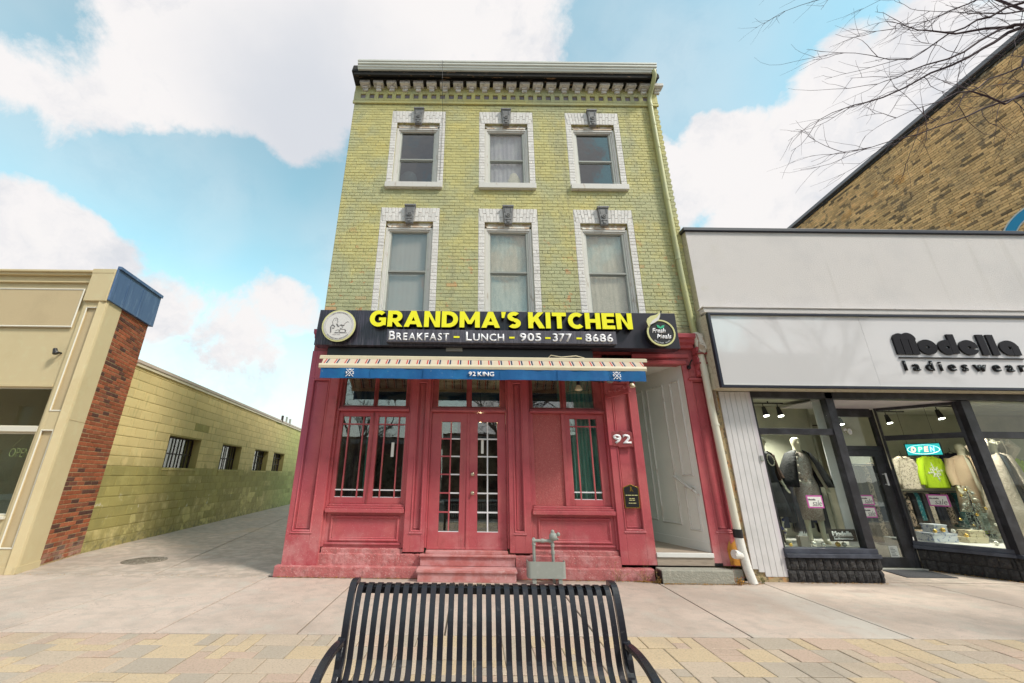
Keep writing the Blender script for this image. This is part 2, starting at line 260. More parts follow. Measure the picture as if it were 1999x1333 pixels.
MT['sign_white'].node_tree.nodes['Principled BSDF'].inputs['IOR'].default_value = 1.95
MT['joint_dirt'] = M('dirt in the joints', (.11, .09, .065), [dict(c=(.30, .22, .08), s=8, a=.55, b=.68, f=.7)], rough=.95)
PAV = (.52, .415, .32)
MT['paver'] = M('tumbled concrete paver', PAV, [dict(rnd=1, a=.30, b=.34, c=(.56, .43, .28)), dict(rnd=1, a=.62, b=.66, c=(.52, .38, .30)), dict(rnd=1, a=.82, b=.86, c=(.44, .37, .30)), dict(c=(.34, .27, .20), s=60, a=.5, b=.64, f=.6), dict(c=(.66, .55, .42), s=80, a=.56, b=.66, f=.5), dict(c=(.34, .28, .22), s=1.4, a=.5, b=.72, f=.4), dict(c=(.14, .11, .09), s=16, a=.70, b=.74, f=.5)], rough=.85, bump=.5, bs=120, rv=.05)
MT['sand'] = M('sandy paver joint', (.30, .24, .17), [dict(c=(.16, .13, .09), s=12, a=.45, b=.65, f=.8)], rough=.95)
MT['asphalt'] = M('asphalt', (.06, .06, .058), [dict(c=(.09, .09, .085), s=3, a=.4, b=.7)], rough=.9, bump=.4, bs=80)
MT['kerb'] = M('concrete kerb', (.42, .41, .38), rough=.9, bump=.3, bs=50)
MT['bench'] = M('glossy black bench enamel', (.017, .016, .022), [dict(c=(.06, .055, .06), s=30, a=.62, b=.70, f=.7), dict(c=(.12, .09, .07), s=70, a=.70, b=.74, f=.6)], rough=.27, bump=.06, bs=60)
MT['bark'] = M('dark bark', (.055, .032, .042), rough=.9)
MT['far_brick'] = M('brick across the street', (.11, .06, .045), [dict(c=(.10, .05, .04), s=6, a=.4, b=.7)], rough=.9, rv=.1)
MT['far_tan'] = M('tan masonry across the street', (.20, .16, .115), rough=.9)
MT['far_glass'] = M('dark window', (.02, .025, .03), rough=.1)
MT['dark_room'] = M('dark interior', (.17, .185, .175), [dict(c=(.02, .02, .02), s=2, a=.4, b=.6)], rough=.9)
MT['teal'] = M('teal curtain', (.16, .46, .40), [dict(c=(.42, .58, .52), s=8, a=.42, b=.6, st=(4, 4, .1))], rough=.9)
MT['net'] = M('grey mesh curtain', (.56, .50, .47), [dict(c=(.46, .41, .40), s=60, a=.4, b=.6, f=.6), dict(c=(.50, .49, .48), s=5, a=.4, b=.7, f=.6)], rough=.9)
MT['net_green'] = M('pale sheer curtain', (.70, .68, .60), [dict(c=(.54, .54, .48), s=7, a=.4, b=.66, st=(2, 2, .6), f=.8), dict(c=(.40, .40, .37), s=70, a=.45, b=.6, f=.35)], rough=.9)
MT['blind'] = M('lilac blind', (.42, .43, .52), [dict(c=(.52, .54, .58), s=3, a=.4, b=.7, f=.7)], rough=.8)
MT['shop_wall'] = M('shop interior wall', (.54, .52, .41), [dict(c=(.36, .36, .29), s=1.2, a=.4, b=.7, f=.7)], rough=.8)
MT['shop_ceiling'] = M('shop ceiling', (.55, .54, .46), rough=.8)
MT['shop_floor'] = M('shop floor', (.24, .22, .17), rough=.5)
MT['mannequin'] = M('ivory mannequin', (.66, .62, .48), rough=.35)
MT['fur_black'] = M('black fur', (.006, .006, .009), [dict(c=(.02, .019, .024), s=22, a=.5, b=.7, st=(1, 1, .3))], rough=.8, bump=1.5, bs=40)
MT['fur_brown'] = M('brown fur', (.07, .032, .02), [dict(c=(.15, .08, .045), s=22, a=.5, b=.7, st=(1, 1, .3))], rough=.8, bump=1.5, bs=40)
MT['fur_cream'] = M('cream faux fur', (.62, .52, .42), [dict(c=(.42, .33, .25), s=9, a=.5, b=.7, st=(1, 1, .35)), dict(c=(.72, .64, .54), s=30, a=.5, b=.7, f=.6)], rough=.9, bump=1.6, bs=30)
MT['velvet'] = M('black velvet', (.006, .006, .010), [dict(c=(.015, .018, .035), s=6, a=.45, b=.7, st=(2, 2, .3))], rough=.7)
MT['sequin'] = M('silver rose sequins', (.42, .34, .30), [dict(c=(.75, .70, .66), s=90, a=.5, b=.58), dict(c=(.14, .11, .11), s=75, a=.58, b=.64)], rough=.4, metal=.3)
MT['pearl'] = M('pearl', (.78, .72, .60), rough=.25)
MT['print'] = M('cream blouse with black line print', (.58, .50, .40), [dict(c=(.03, .03, .035), s=13, a=.485, b=.495), dict(c=(.58, .50, .40), s=13, a=.51, b=.52)], rough=.8)
MT['lime'] = M('lime knit', (.38, .55, .01), [dict(c=(.28, .42, .01), s=8, a=.45, b=.7, st=(3, 3, .5), f=.7)], rough=.9, bump=.4, bs=90)
MT['navy'] = M('navy knit', (.012, .016, .035), rough=.9, bump=.4, bs=90)
MT['dots'] = M('white motif', (.60, .60, .55), rough=.9)
MT['camel'] = M('beige coat cloth', (.46, .34, .23), [dict(c=(.38, .27, .18), s=5, a=.45, b=.7, f=.6)], rough=.9, bump=.3, bs=80)
MT['dark_cloth'] = M('mixed dark garments', (.03, .03, .04), [dict(c=(.12, .10, .08), s=9, a=.55, b=.62, st=(2, 2, .2)), dict(c=(.05, .10, .14), s=7, a=.6, b=.68, st=(2, 2, .2))], rough=.9)
MT['leopard'] = M('spotted scarf', (.42, .32, .24), [dict(c=(.03, .025, .02), s=26, a=.50, b=.56)], rough=.9)
MT['tealcloth'] = M('teal scarf', (.02, .16, .19), [dict(c=(.20, .34, .34), s=24, a=.55, b=.6)], rough=.9)
MT['pink'] = M('magenta card', (.52, .10, .36), rough=.5)
MT['paper'] = M('white card', (.78, .78, .74), rough=.6)
MT['gift_white'] = M('silver patterned gift wrap', (.62, .64, .70), [dict(c=(.22, .27, .45), s=20, a=.55, b=.60)], rough=.4)
MT['gift_gold'] = M('gold patterned gift wrap', (.62, .55, .38), [dict(c=(.30, .26, .18), s=22, a=.55, b=.60)], rough=.4)
MT['bag'] = M('taupe paper bag', (.26, .23, .20), rough=.7)
MT['tissue'] = M('silver tissue', (.60, .62, .64), rough=.4, bump=1.5, bs=25)
MT['gold'] = M('gold ball', (.75, .50, .12), rough=.2, metal=.9)
MT['silver'] = M('silver ball', (.70, .68, .62), rough=.22, metal=.6)
MT['bluball'] = M('dark blue ball', (.02, .03, .16), rough=.2)
MT['needle'] = M('frosted needles', (.20, .27, .22), [dict(c=(.45, .52, .48), s=30, a=.45, b=.6)], rough=.8)
MT['lamp_lit'] = M('lit lamp lens', (.9, .9, .85), glow=(1., .97, .88), gs=6.)
MT['bulb_warm'] = M('lit warm bulb', (.9, .7, .3), glow=(1., .72, .30), gs=8.)
MT['neon_bg'] = M('teal lit panel', (.02, .40, .42), glow=(.03, .42, .44), gs=.55)
MT['neon_a'] = M('lit coral tube', (.9, .35, .3), glow=(1., .42, .36), gs=1.)
MT['neon_b'] = M('lit pale tube', (.8, .9, .9), glow=(.75, .95, 1.), gs=1.)
MT['neon_c'] = M('lit green tube', (.4, .9, .4), glow=(.35, 1., .45), gs=1.)
MT['neon_d'] = M('lit blue tube', (.3, .5, .9), glow=(.35, .5, 1.), gs=1.)
MT['open_amber'] = M('amber sign tube', (.85, .78, .36), rough=.4)
MT['mat'] = M('grey rubber mat', (.055, .055, .062), [dict(c=(.10, .10, .11), s=120, a=.5, b=.6)], rough=.9, bump=.8, bs=150)
MT['manhole'] = M('worn iron cover', (.16, .13, .10), [dict(c=(.36, .32, .26), s=45, a=.48, b=.58)], rough=.7, bump=.8, bs=50)
MT['straw'] = M('dry weed', (.32, .20, .07), rv=.4, rough=.9)
MT['weedgreen'] = M('weed', (.14, .14, .05), rv=.4, rough=.9)
MT['leafdry'] = M('dry leaf', (.42, .22, .04), rv=.5, rough=.9)
MT['redsprig'] = M('red sprig', (.42, .03, .03), rough=.8)
MT['glow_bulb'] = M('flood lamp glass', (.70, .66, .45), rough=.2)
MT['soil'] = M('earth', (.12, .11, .08), rough=.95)
"""fabric stripes of the awning"""
def stripes(name):
    m = bpy.data.materials.new(name); m.use_nodes = True; t = m.node_tree; n = t.nodes; lk = t.links; b = n['Principled BSDF']
    g = n.new('ShaderNodeNewGeometry'); s = n.new('ShaderNodeSeparateXYZ'); lk.new(g.outputs['Position'], s.inputs[0])
    a = n.new('ShaderNodeMath'); a.operation = 'MULTIPLY'; a.inputs[1].default_value = 1/.168; lk.new(s.outputs[0], a.inputs[0])
    f = n.new('ShaderNodeMath'); f.operation = 'FRACT'; ad = n.new('ShaderNodeMath'); ad.operation = 'ADD'; ad.inputs[1].default_value = 40; lk.new(a.outputs[0], ad.inputs[0]); lk.new(ad.outputs[0], f.inputs[0])
    r = n.new('ShaderNodeValToRGB'); r.color_ramp.interpolation = 'CONSTANT'; e = r.color_ramp.elements
    e[0].position = 0; e[0].color = (.55, .45, .34, 1); e[1].position = .48; e[1].color = (.45, .05, .04, 1)
    for p, c in ((.62, (.7, .66, .6, 1)), (.68, (.03, .035, .07, 1)), (.84, (.50, .44, .38, 1))):
        x = e.new(p); x.color = c
    lk.new(f.outputs[0], r.inputs[0]); lk.new(r.outputs[0], b.inputs['Base Color']); b.inputs['Roughness'].default_value = .85
    return m
MT['stripes'] = stripes('striped awning cloth')
# ------------------------------------------------------------------ geometry helpers
COL = sc.collection
def rf(x0, x1, w, z0, z1, *_): pass
class MB:
    def __init__(s, xf=None): s.v = []; s.f = []; s.xf = xf; s.sm = []
    def add(s, vs, fs, smooth=False):
        o = len(s.v)
        for v in vs:
            v = Vector(v)
            s.v.append(s.xf @ v if s.xf else v)
        for f in fs: s.f.append([o+i for i in f]); s.sm.append(smooth)
        return s
    def box(s, x0, x1, y0, y1, z0, z1):
        return s.add([(x0,y0,z0),(x1,y0,z0),(x1,y1,z0),(x0,y1,z0),(x0,y0,z1),(x1,y0,z1),(x1,y1,z1),(x0,y1,z1)],
                     [(0,3,2,1),(4,5,6,7),(0,1,5,4),(1,2,6,5),(2,3,7,6),(3,0,4,7)])
    def frame(s, x0, x1, z0, z1, w, y0, y1, wb=None, wt=None):
        wb = w if wb is None else wb; wt = w if wt is None else wt
        s.box(x0, x0+w, y0, y1, z0, z1); s.box(x1-w, x1, y0, y1, z0, z1)
        s.box(x0+w, x1-w, y0, y1, z1-wt, z1); s.box(x0+w, x1-w, y0, y1, z0, z0+wb); return s
    def mould(s, x0, x1, z0, z1, w, y, d):
        """mitred raised/sunk moulding: outer edge at y, ridge at y-d, inner edge at y"""
        P = []
        for k, (o, yy) in enumerate(((0, y), (w*.35, y-d), (w*.6, y-d), (w, y))):
            P += [(x0+o, yy, z0+o), (x1-o, yy, z0+o), (x1-o, yy, z1-o), (x0+o, yy, z1-o)]
        F = []
        for k in range(3):
            for i in range(4):
                j = (i+1) % 4; F.append((k*4+i, k*4+j, k*4+4+j, k*4+4+i))
        return s.add(P, F)
    def prism(s, poly, y0, y1):
        n = len(poly); vs = [(a, y0, b) for a, b in poly]+[(a, y1, b) for a, b in poly]
        fs = [list(range(n)), list(range(2*n-1, n-1, -1))]+[[i, i+n, (i+1) % n+n, (i+1) % n] for i in range(n)]
        return s.add(vs, fs)
    def prismz(s, poly, z0, z1):
        n = len(poly); vs = [(a, b, z0) for a, b in poly]+[(a, b, z1) for a, b in poly]
        fs = [list(range(n-1, -1, -1)), list(range(n, 2*n))]+[[i, (i+1) % n, (i+1) % n+n, i+n] for i in range(n)]
        return s.add(vs, fs)
    def prismx(s, poly, x0, x1):
        n = len(poly); vs = [(x0, a, b) for a, b in poly]+[(x1, a, b) for a, b in poly]
        fs = [list(range(n-1, -1, -1)), list(range(n, 2*n))]+[[i, (i+1) % n, (i+1) % n+n, i+n] for i in range(n)]
        return s.add(vs, fs)
    def tube(s, path, r, n=8, cap=True):
        path = [Vector(p) for p in path]; m = len(path)
        rs = r if isinstance(r, (list, tuple)) else [r]*m
        vs = []; up = None
        for i, p in enumerate(path):
            t = (path[min(i+1, m-1)]-path[max(i-1, 0)]).normalized()
            a = t.cross(Vector((0, 0, 1)) if abs(t.z) < .9 else Vector((1, 0, 0))) if up is None else t.cross(up)
            if a.length < 1e-5: a = t.cross(Vector((.3, 1, .2)))
            a.normalize(); b = a.cross(t).normalized(); up = b
            for k in range(n):
                an = 2*math.pi*k/n; vs.append(p+(a*math.cos(an)+b*math.sin(an))*rs[i])
        fs = [[i*n+k, i*n+(k+1) % n, (i+1)*n+(k+1) % n, (i+1)*n+k] for i in range(m-1) for k in range(n)]
        s.add(vs, fs, n > 4)
        if cap and n > 3: s.add([vs[k] for k in range(n)], [list(range(n-1, -1, -1))]); s.add([vs[(m-1)*n+k] for k in range(n)], [list(range(n))])
        return s
    def lathe(s, prof, c=(0, 0, 0), n=16, axis='z', sx=1., sy=1., a0=0.):
        vs = []
        for r, h in prof:
            for k in range(n):
                an = 2*math.pi*k/n+a0; u, w = r*math.cos(an)*sx, r*math.sin(an)*sy
                p = (u, w, h) if axis == 'z' else ((u, h, w) if axis == 'y' else (h, u, w))
                vs.append((p[0]+c[0], p[1]+c[1], p[2]+c[2]))
        m = len(prof)
        fs = [[i*n+k, i*n+(k+1) % n, (i+1)*n+(k+1) % n, (i+1)*n+k] for i in range(m-1) for k in range(n)]
        s.add(vs, fs, True)
        s.add([vs[k] for k in range(n)], [list(range(n))]); s.add([vs[(m-1)*n+k] for k in range(n)], [list(range(n))]); return s
    def ball(s, c, r, n=10, m=7, sz=1.):
        return s.lathe([(max(1e-3, r*math.sin(math.pi*i/m)), -r*sz*math.cos(math.pi*i/m)) for i in range(m+1)], c, n)
    def ring(s, cx, cz, ro, ri, y0, y1, a0=0, a1=360, n=28, ez=1.):
        """flat ring sector with depth, in the XZ plane"""
        full = abs(a1-a0) >= 360; k = n+1; vs = []
        for i in range(k):
            a = R(a0+(a1-a0)*i/n); ca, sa = math.cos(a), math.sin(a)*ez
            vs += [(cx+ro*ca, y0, cz+ro*sa), (cx+ri*ca, y0, cz+ri*sa), (cx+ri*ca, y1, cz+ri*sa), (cx+ro*ca, y1, cz+ro*sa)]
        fs = []
        for i in range(n):
            for q in range(4): fs.append([i*4+q, i*4+(q+1) % 4, (i+1)*4+(q+1) % 4, (i+1)*4+q])
        if not full: fs += [[0, 1, 2, 3], [n*4+3, n*4+2, n*4+1, n*4]]
        return s.add(vs, fs)
    def build(s, name, mat, parent=None, bevel=0., kind=None, label=None, holes=None):
        me = bpy.data.meshes.new(name); me.from_pydata([tuple(v) for v in s.v], [], s.f)
        if any(s.sm): me.polygons.foreach_set('use_smooth', s.sm)
        import bmesh
        bm = bmesh.new(); bm.from_mesh(me); bmesh.ops.recalc_face_normals(bm, faces=bm.faces)
        bm.to_mesh(me); bm.free()
        me.materials.append(MT[mat] if isinstance(mat, str) else mat)
        return link(name, me, parent, bevel, kind, label)
def wloc(o):
    v = Vector((0, 0, 0))
    while o: v += o.location; o = o.parent
    return v
def link(name, me, parent=None, bevel=0., kind=None, label=None):
    o = bpy.data.objects.new(name, me); COL.objects.link(o)
    if parent is not None: o.parent = parent; o.location = -wloc(parent)
    if bevel:
        b = o.modifiers.new('bevel', 'BEVEL'); b.width = bevel; b.segments = 2; b.limit_method = 'ANGLE'; b.angle_limit = R(40)
    if kind: o['kind'] = kind
    if label: o['label'] = label
    return o
def recenter(o):
    """mesh built in world coordinates -> origin at its base centre (for things that are one mesh)"""
    me = o.data; cs = [v.co for v in me.vertices]
    c = Vector(((min(v.x for v in cs)+max(v.x for v in cs))/2, (min(v.y for v in cs)+max(v.y for v in cs))/2, min(v.z for v in cs)))
    me.transform(Matrix.Translation(-c)); o.location = c; return o
def tag(o, label, cat, group=None, kind=None):
    o['label'] = label; o['category'] = cat
    if group: o['group'] = group
    if kind: o['kind'] = kind
    return o
def thing(name, loc, label, cat, group=None):
    o = bpy.data.objects.new(name, None); COL.objects.link(o); o.location = loc; o.empty_display_size = .1
    return tag(o, label, cat, group)
def grid_wall(mb, x0, x1, z0, z1, holes, y0, y1):
    xs = sorted({x0, x1, *[min(max(h[0], x0), x1) for h in holes], *[min(max(h[1], x0), x1) for h in holes]})
    for a, b in zip(xs, xs[1:]):
        if b-a < 1e-4: continue
        cuts = sorted([(max(h[2], z0), min(h[3], z1)) for h in holes if h[0] < b-1e-4 and h[1] > a+1e-4])
        z = z0
        for c, d in cuts:
            if c > z: mb.box(a, b, y0, y1, z, c)
            z = max(z, d)
        if z < z1: mb.box(a, b, y0, y1, z, z1)
# brick face mesh: x 0..1, front at y=-1 (scaled by depth), z 0..1, with an eased edge
def unit_brick(name, mat, ex=.035, ez=.09):
    vs = [(0, 0, 0), (1, 0, 0), (1, 0, 1), (0, 0, 1), (0, -.7, 0), (1, -.7, 0), (1, -.7, 1), (0, -.7, 1), (ex, -1, ez), (1-ex, -1, ez), (1-ex, -1, 1-ez), (ex, -1, 1-ez)]
    fs = [(8, 9, 10, 11)]+[(i, (i+1) % 4, 4+(i+1) % 4, 4+i) for i in range(4)]+[(4+i, 4+(i+1) % 4, 8+(i+1) % 4, 8+i) for i in range(4)]
    me = bpy.data.meshes.new(name); me.from_pydata(vs, [], fs); me.materials.append(MT[mat]); return me
UBV = [(0, 0, 0), (1, 0, 0), (1, 0, 1), (0, 0, 1), (0, -.7, 0), (1, -.7, 0), (1, -.7, 1), (0, -.7, 1), (.035, -1, .09), (.965, -1, .09), (.965, -1, .91), (.035, -1, .91)]
UBF = [(8, 9, 10, 11)]+[(i, (i+1) % 4, 4+(i+1) % 4, 4+i) for i in range(4)]+[(4+i, 4+(i+1) % 4, 8+(i+1) % 4, 8+i) for i in range(4)]
def lay(pieces, parent, xf, single, partname='brick', stuffname='brickwork', limit=300, proud=.008):
    """pieces: (u0,u1,z0,z1,mat,priority) ; the `limit` of least priority become objects, the rest one part per material"""
    pieces = sorted(pieces, key=lambda p: p[5]); base = wloc(parent); rest = {}
    q = xf.to_quaternion(); meshes = {}
    for i, (u0, u1, z0, z1, mat, pr) in enumerate(pieces):
        d = proud*rnd.uniform(.75, 1.3)
        if i < limit:
            if mat not in meshes: meshes[mat] = unit_brick(partname+'_'+mat, mat)
            o = bpy.data.objects.new(partname, meshes[mat]); COL.objects.link(o); o.parent = parent
            o.location = xf @ Vector((u0, 0, z0))-base; o.rotation_mode = 'QUATERNION'; o.rotation_quaternion = q
            o.scale = (u1-u0, d, z1-z0)
        else:
            mb = rest.setdefault(mat, MB(xf)); mb.add([(u0+v[0]*(u1-u0), v[1]*d, z0+v[2]*(z1-z0)) for v in UBV], UBF)
    for mat, mb in rest.items():
        me = bpy.data.meshes.new(stuffname); me.from_pydata([tuple(v) for v in mb.v], [], mb.f); me.materials.append(MT[mat])
        link(stuffname, me, parent, kind='stuff')
    return
def courses(u0, u1, z0, z1, ch, ln, j, matfn, holes=(), cutfn=None, wob=.004, header=0, pri=None):
    """running bond; cutfn(z) gives extra cut positions, matfn(uc,zc) the material or None"""
    out = []; k = 0; z = z0
    while z < z1-ch*.5:
        zt = min(z+ch, z1); cuts = sorted({u0, u1, *[c for c in (cutfn((z+zt)/2) if cutfn else ()) if u0 < c < u1]})
        l = ln/2 if header and k % header == header-1 else ln
        for a, b in zip(cuts, cuts[1:]):
            zc = (z+zt)/2; m = matfn((a+b)/2, zc)
            if m is None: continue
            s = math.floor(a/l)*l+(l/2 if k % 2 else 0); s -= l if s > a else 0
            edges = [a]; e = s
            while e < b-.03:
                if e > a+.03: edges.append(e+rnd.uniform(-wob, wob))
                e += l
            edges.append(b)
            for p, r_ in zip(edges, edges[1:]):
                w = rnd.uniform(-wob, wob)*.4
                out.append((p+j/2, r_-j/2, z+j/2+w, zt-j/2+w, m, pri((p+r_)/2, zc) if pri else zc))
        z += ch; k += 1
    return out
# text -> mesh, fitted to a box in the XZ plane facing -Y
def glyph_mesh(body, offset=0., res=3, shear=0.):
    c = bpy.data.curves.new('t', 'FONT'); c.body = body; c.size = 1; c.offset = offset; c.resolution_u = res; c.fill_mode = 'FRONT'; c.shear = shear
    o = bpy.data.objects.new('t', c); me = bpy.data.meshes.new_from_object(o)
    bpy.data.objects.remove(o); bpy.data.curves.remove(c); return me
def solid_text(body, x0, x1, z0, z1, yf, yb, name, mat, parent, offset=0., shear=0., xf=None, label=None, keep=False):
    """front face at yf, back at yb"""
    me = glyph_mesh(body, offset, shear=shear); import bmesh
    bm = bmesh.new(); bm.from_mesh(me); bmesh.ops.remove_doubles(bm, verts=bm.verts, dist=1e-4)
    ex = bmesh.ops.extrude_face_region(bm, geom=list(bm.faces)); top = [g for g in ex['geom'] if isinstance(g, bmesh.types.BMVert)]
    tops = set(top); xs = [v.co.x for v in bm.verts]; ys = [v.co.y for v in bm.verts]
    ax, bx, ay, by = min(xs), max(xs), min(ys), max(ys); sx_ = (x1-x0)/(bx-ax); sz_ = (z1-z0)/(by-ay)
    if keep: sx_ = sz_
    for v in bm.verts:
        p = Vector((x0+(v.co.x-ax)*sx_, yf if v in tops else yb, z0+(v.co.y-ay)*sz_)); v.co = xf @ p if xf else p
    bmesh.ops.recalc_face_normals(bm, faces=bm.faces); bm.to_mesh(me); bm.free(); me.name = name
    me.materials.clear(); me.materials.append(MT[mat] if isinstance(mat, str) else mat)
    o = link(name, me, parent, label=label); return o
def letters(word, x0, x1, z0, z1, yf, yb, name, mat, parent, offset, gap=.06, space=.35, big=None, smallh=None, xf=None):
    """each letter an object; fitted between x0 and x1"""
    info = []; x = 0
    for ch in word:
        if ch == ' ': x += space; continue
        me = glyph_mesh(ch, offset); xs = [v.co.x for v in me.vertices]; ys = [v.co.y for v in me.vertices]
        k = 1. if (big is None or big(len(info))) else smallh
        w = (max(xs)-min(xs))*k; info.append((ch, x, w, min(ys), max(ys), k)); x += w+gap; bpy.data.meshes.remove(me)
    tot = x-gap; s = (x1-x0)/tot
    capm = glyph_mesh('H', offset); caph = max(v.co.y for v in capm.vertices); base = min(v.co.y for v in capm.vertices); bpy.data.meshes.remove(capm)
    sz = (z1-z0)/(caph-base)
    for ch, xx, w, a, b, k in info:
        solid_text(ch, x0+xx*s, x0+(xx+w)*s, z0+(a-base)*sz*k, z0+(b-base)*sz*k, yf, yb, name, mat, parent, offset, xf=xf)
def block_letters(word, x0, x1, z0, z1, yf, yb, nm, mat, par, gap=.09, space=.30, side=None):
    """heavy geometric capitals made of bars and arcs; unit height 1"""
    t = .27; H = 1.
    def bar(P, **k): return ('p', P)
    def arc(cx, cz, rx, rz, a0, a1, ti=None): return ('a', cx, cz, rx, rz, a0, a1)
    def qd(x0_, z0_, x1_, z1_, w): return bar([(x0_, z0_), (x0_+w, z0_), (x1_+w, z1_), (x1_, z1_)])
    V = lambda x, a=0, b=1: bar([(x, a), (x+t, a), (x+t, b), (x, b)])
    Hh = lambda a, b, z, h=.22: bar([(a, z), (b, z), (b, z+h), (a, z+h)])
    GG = {
     'G': (.92, [arc(.50, .5, .50, .51, 48, 312), bar([(.66, .09), (.92, .09), (.92, .54), (.66, .54)]), Hh(.52, .92, .38, .18)]),
     'C': (.88, [arc(.50, .5, .50, .51, 48, 312)]),
     'R': (.84, [V(0), Hh(.25, .48, .78), Hh(.25, .48, .30), arc(.46, .65, .36, .35, -90, 90), bar([(.30, .32), (.56, .34), (.86, 0), (.56, 0)])]),
     'D': (.92, [V(0), Hh(.25, .42, .78), Hh(.25, .42, 0), arc(.40, .5, .52, .5, -90, 90)]),
     'A': (1.04, [qd(0, 0, .38, 1, .28), qd(.76, 0, .38, 1, .28), Hh(.24, .80, .17, .20)]),
     'N': (.90, [V(0), V(.63), bar([(.10, 1), (.28, 1), (.80, 0), (.62, 0)])]),
     'M': (1.14, [V(0, 0, 1), V(.87, 0, 1), bar([(.0, 1), (.26, 1), (.68, .22), (.46, .22)]), bar([(.88, 1), (1.14, 1), (.68, .22), (.46, .22)])]),
     'K': (.90, [V(0), bar([(.24, .30), (.24, .62), (.56, 1), (.88, 1)]), bar([(.34, .48), (.56, .66), (.93, 0), (.61, 0)])]),
     'I': (.27, [V(0)]),
     'T': (.80, [Hh(0, .80, .77, .23), bar([(.265, 0), (.535, 0), (.535, .77), (.265, .77)])]),
     'H': (.86, [V(0), V(.59), Hh(.26, .60, .39)]),
     'E': (.72, [V(0), Hh(.25, .72, .78), Hh(.25, .66, .39, .21), Hh(.25, .72, 0)]),
     'S': (.76, [arc(.38, .715, .37, .30, 40, 268), arc(.38, .295, .38, .31, -140, 92)]),
     "'": (.24, [bar([(.02, .62), (.16, .62), (.26, 1), (.0, 1)])]),
    }
    tot = sum(GG[c][0] if c != ' ' else space for c in word)+gap*(len([1 for a, b in zip(word, word[1:]) if a != ' ' and b != ' ']))
    s = (x1-x0)/tot; h = z1-z0; x = x0
    for i, c in enumerate(word):
        if c == ' ': x += space*s; continue
        w, parts = GG[c]
        for (ya, yb2, mt, n_, grow) in ((yf, yf+.008, mat, nm, 0), (yf+.0085, yb, side, nm+'_return', -.002)):
            m = MB()
            for k, p in enumerate(parts):
                y0 = ya+.0004*k
                if p[0] == 'p': m.prism([(x+a*s, z0+b*h) for a, b in p[1]], y0, yb2)
                else:
                    _, cx, cz, rx_, rz_, a0, a1 = p; n = 16; vs = []
                    ti = .27; tz = .235
                    for j in range(n+1):
                        a = R(a0+(a1-a0)*j/n); ca, sa = math.cos(a), math.sin(a)
                        o = (x+(cx+rx_*ca)*s, z0+(cz+rz_*sa)*h); q = (x+(cx+(rx_-ti)*ca)*s, z0+(cz+(rz_-tz)*sa)*h)
                        vs += [(o[0], y0, o[1]), (q[0], y0, q[1]), (q[0], yb2, q[1]), (o[0], yb2, o[1])]
                    fs = [[j*4+e, j*4+(e+1) % 4, j*4+4+(e+1) % 4, j*4+4+e] for j in range(n) for e in range(4)]+[[0, 1, 2, 3], [n*4+3, n*4+2, n*4+1, n*4]]
                    m.add(vs, fs)
            if n_ == nm: lo = m.build(n_, mt, par)
            else: m.build('letter_return', mt, lo)
        x += w*s+(gap*s if i+1 < len(word) and word[i+1] != ' ' else 0)
def ident(): return Matrix.Identity(4)
def plane_xf(o, d):
    """local x along d (unit, horizontal), local -y = outward normal to the viewer side, z up"""
    d = Vector((d[0], d[1], 0)).normalized(); n = Vector((-d.y, d.x, 0))
    m = Matrix(((d.x, n.x, 0, o[0]), (d.y, n.y, 0, o[1]), (0, 0, 1, 0), (0, 0, 0, 1))); return m

# ================================================================== THE GROUND
g = MB(); g.add([(-400, -400, -.16), (400, -400, -.16), (400, 400, -.16), (-400, 400, -.16)], [(0, 1, 2, 3)])
gr = g.build('ground', 'soil', kind='structure')
side = bpy.data.objects.new('sidewalk', None); COL.objects.link(side); side['kind'] = 'structure'
MB().box(-40, 40, -.62, 6.93, -.15, -.014).build('joint_bed', 'joint_dirt', side)
MB().box(-40, 40, -.60, 4.50, -.014, -.0075).build('sand_bed', 'sand', side)
# concrete slabs between the pavers and the shopfronts
def slab(mb_pts, z=0., nm='slab', par=side, t=.04):
    m = MB(); cx = sum(p[0] for p in mb_pts)/len(mb_pts); cy = sum(p[1] for p in mb_pts)/len(mb_pts)
    m.prismz(mb_pts, z-t, z); return m.build(nm, 'concrete', par, bevel=.006)
xs = [-14.5, -12.9, -11.3, -9.7, -8.2, -6.15, -4.60, -3.09, -1.70, -.25, 1.25, 2.80, 4.41, 6.9, 9.4, 11.9, 14.4]
G = .009
for a, b in zip(xs, xs[1:]):
    sk = 0.0
    ya = 4.585+.0105*(a+1.6); yb_ = 4.585+.0105*(b+1.6)
    slab([(a+G, ya), (b-G, yb_), (b-G, 6.80), (a+G, 6.80)])
for a, b in ((-14.5, -9.), (-9., -3.09), (2.8, 4.4), (4.4, 14.4)):
    slab([(a+G, 6.806), (b-G, 6.806), (b-G, 6.90), (a+G, 6.90)])
# lane between the buildings
lane = bpy.data.objects.new('lane', None); COL.objects.link(lane); lane['kind'] = 'structure'
MB().prismz([(-6.95, 6.93), (-2.9, 6.93), (-2.9, 60), (-15.4, 60), (-7.45, 8.43)], -.15, -.016).build('lane_bed', 'joint_dirt', lane)
def lx(y): return -7.30-.147*(y-8.43)+.0 if y > 8.43 else -6.93-.34*(y-6.82)
def mx_(y): return -4.86-.215*(y-6.9)
ys = [6.906, 10.6, 15.2, 20.4, 27, 36, 48]
for i, (a, b) in enumerate(zip(ys, ys[1:])):
    L = [(lx(a)-.16+G, a+G), (mx_(a)-G, a+G), (mx_(b)-G, b-G), (lx(b)-.16+G, b-G)]
    if a < 8.43: L.append((lx(8.43)-.16+G, 8.43))
    slab(L, par=lane); slab([(mx_(a)+G, a+G), (-2.92, a+G), (-2.92, b-G), (mx_(b)+G, b-G)], par=lane)
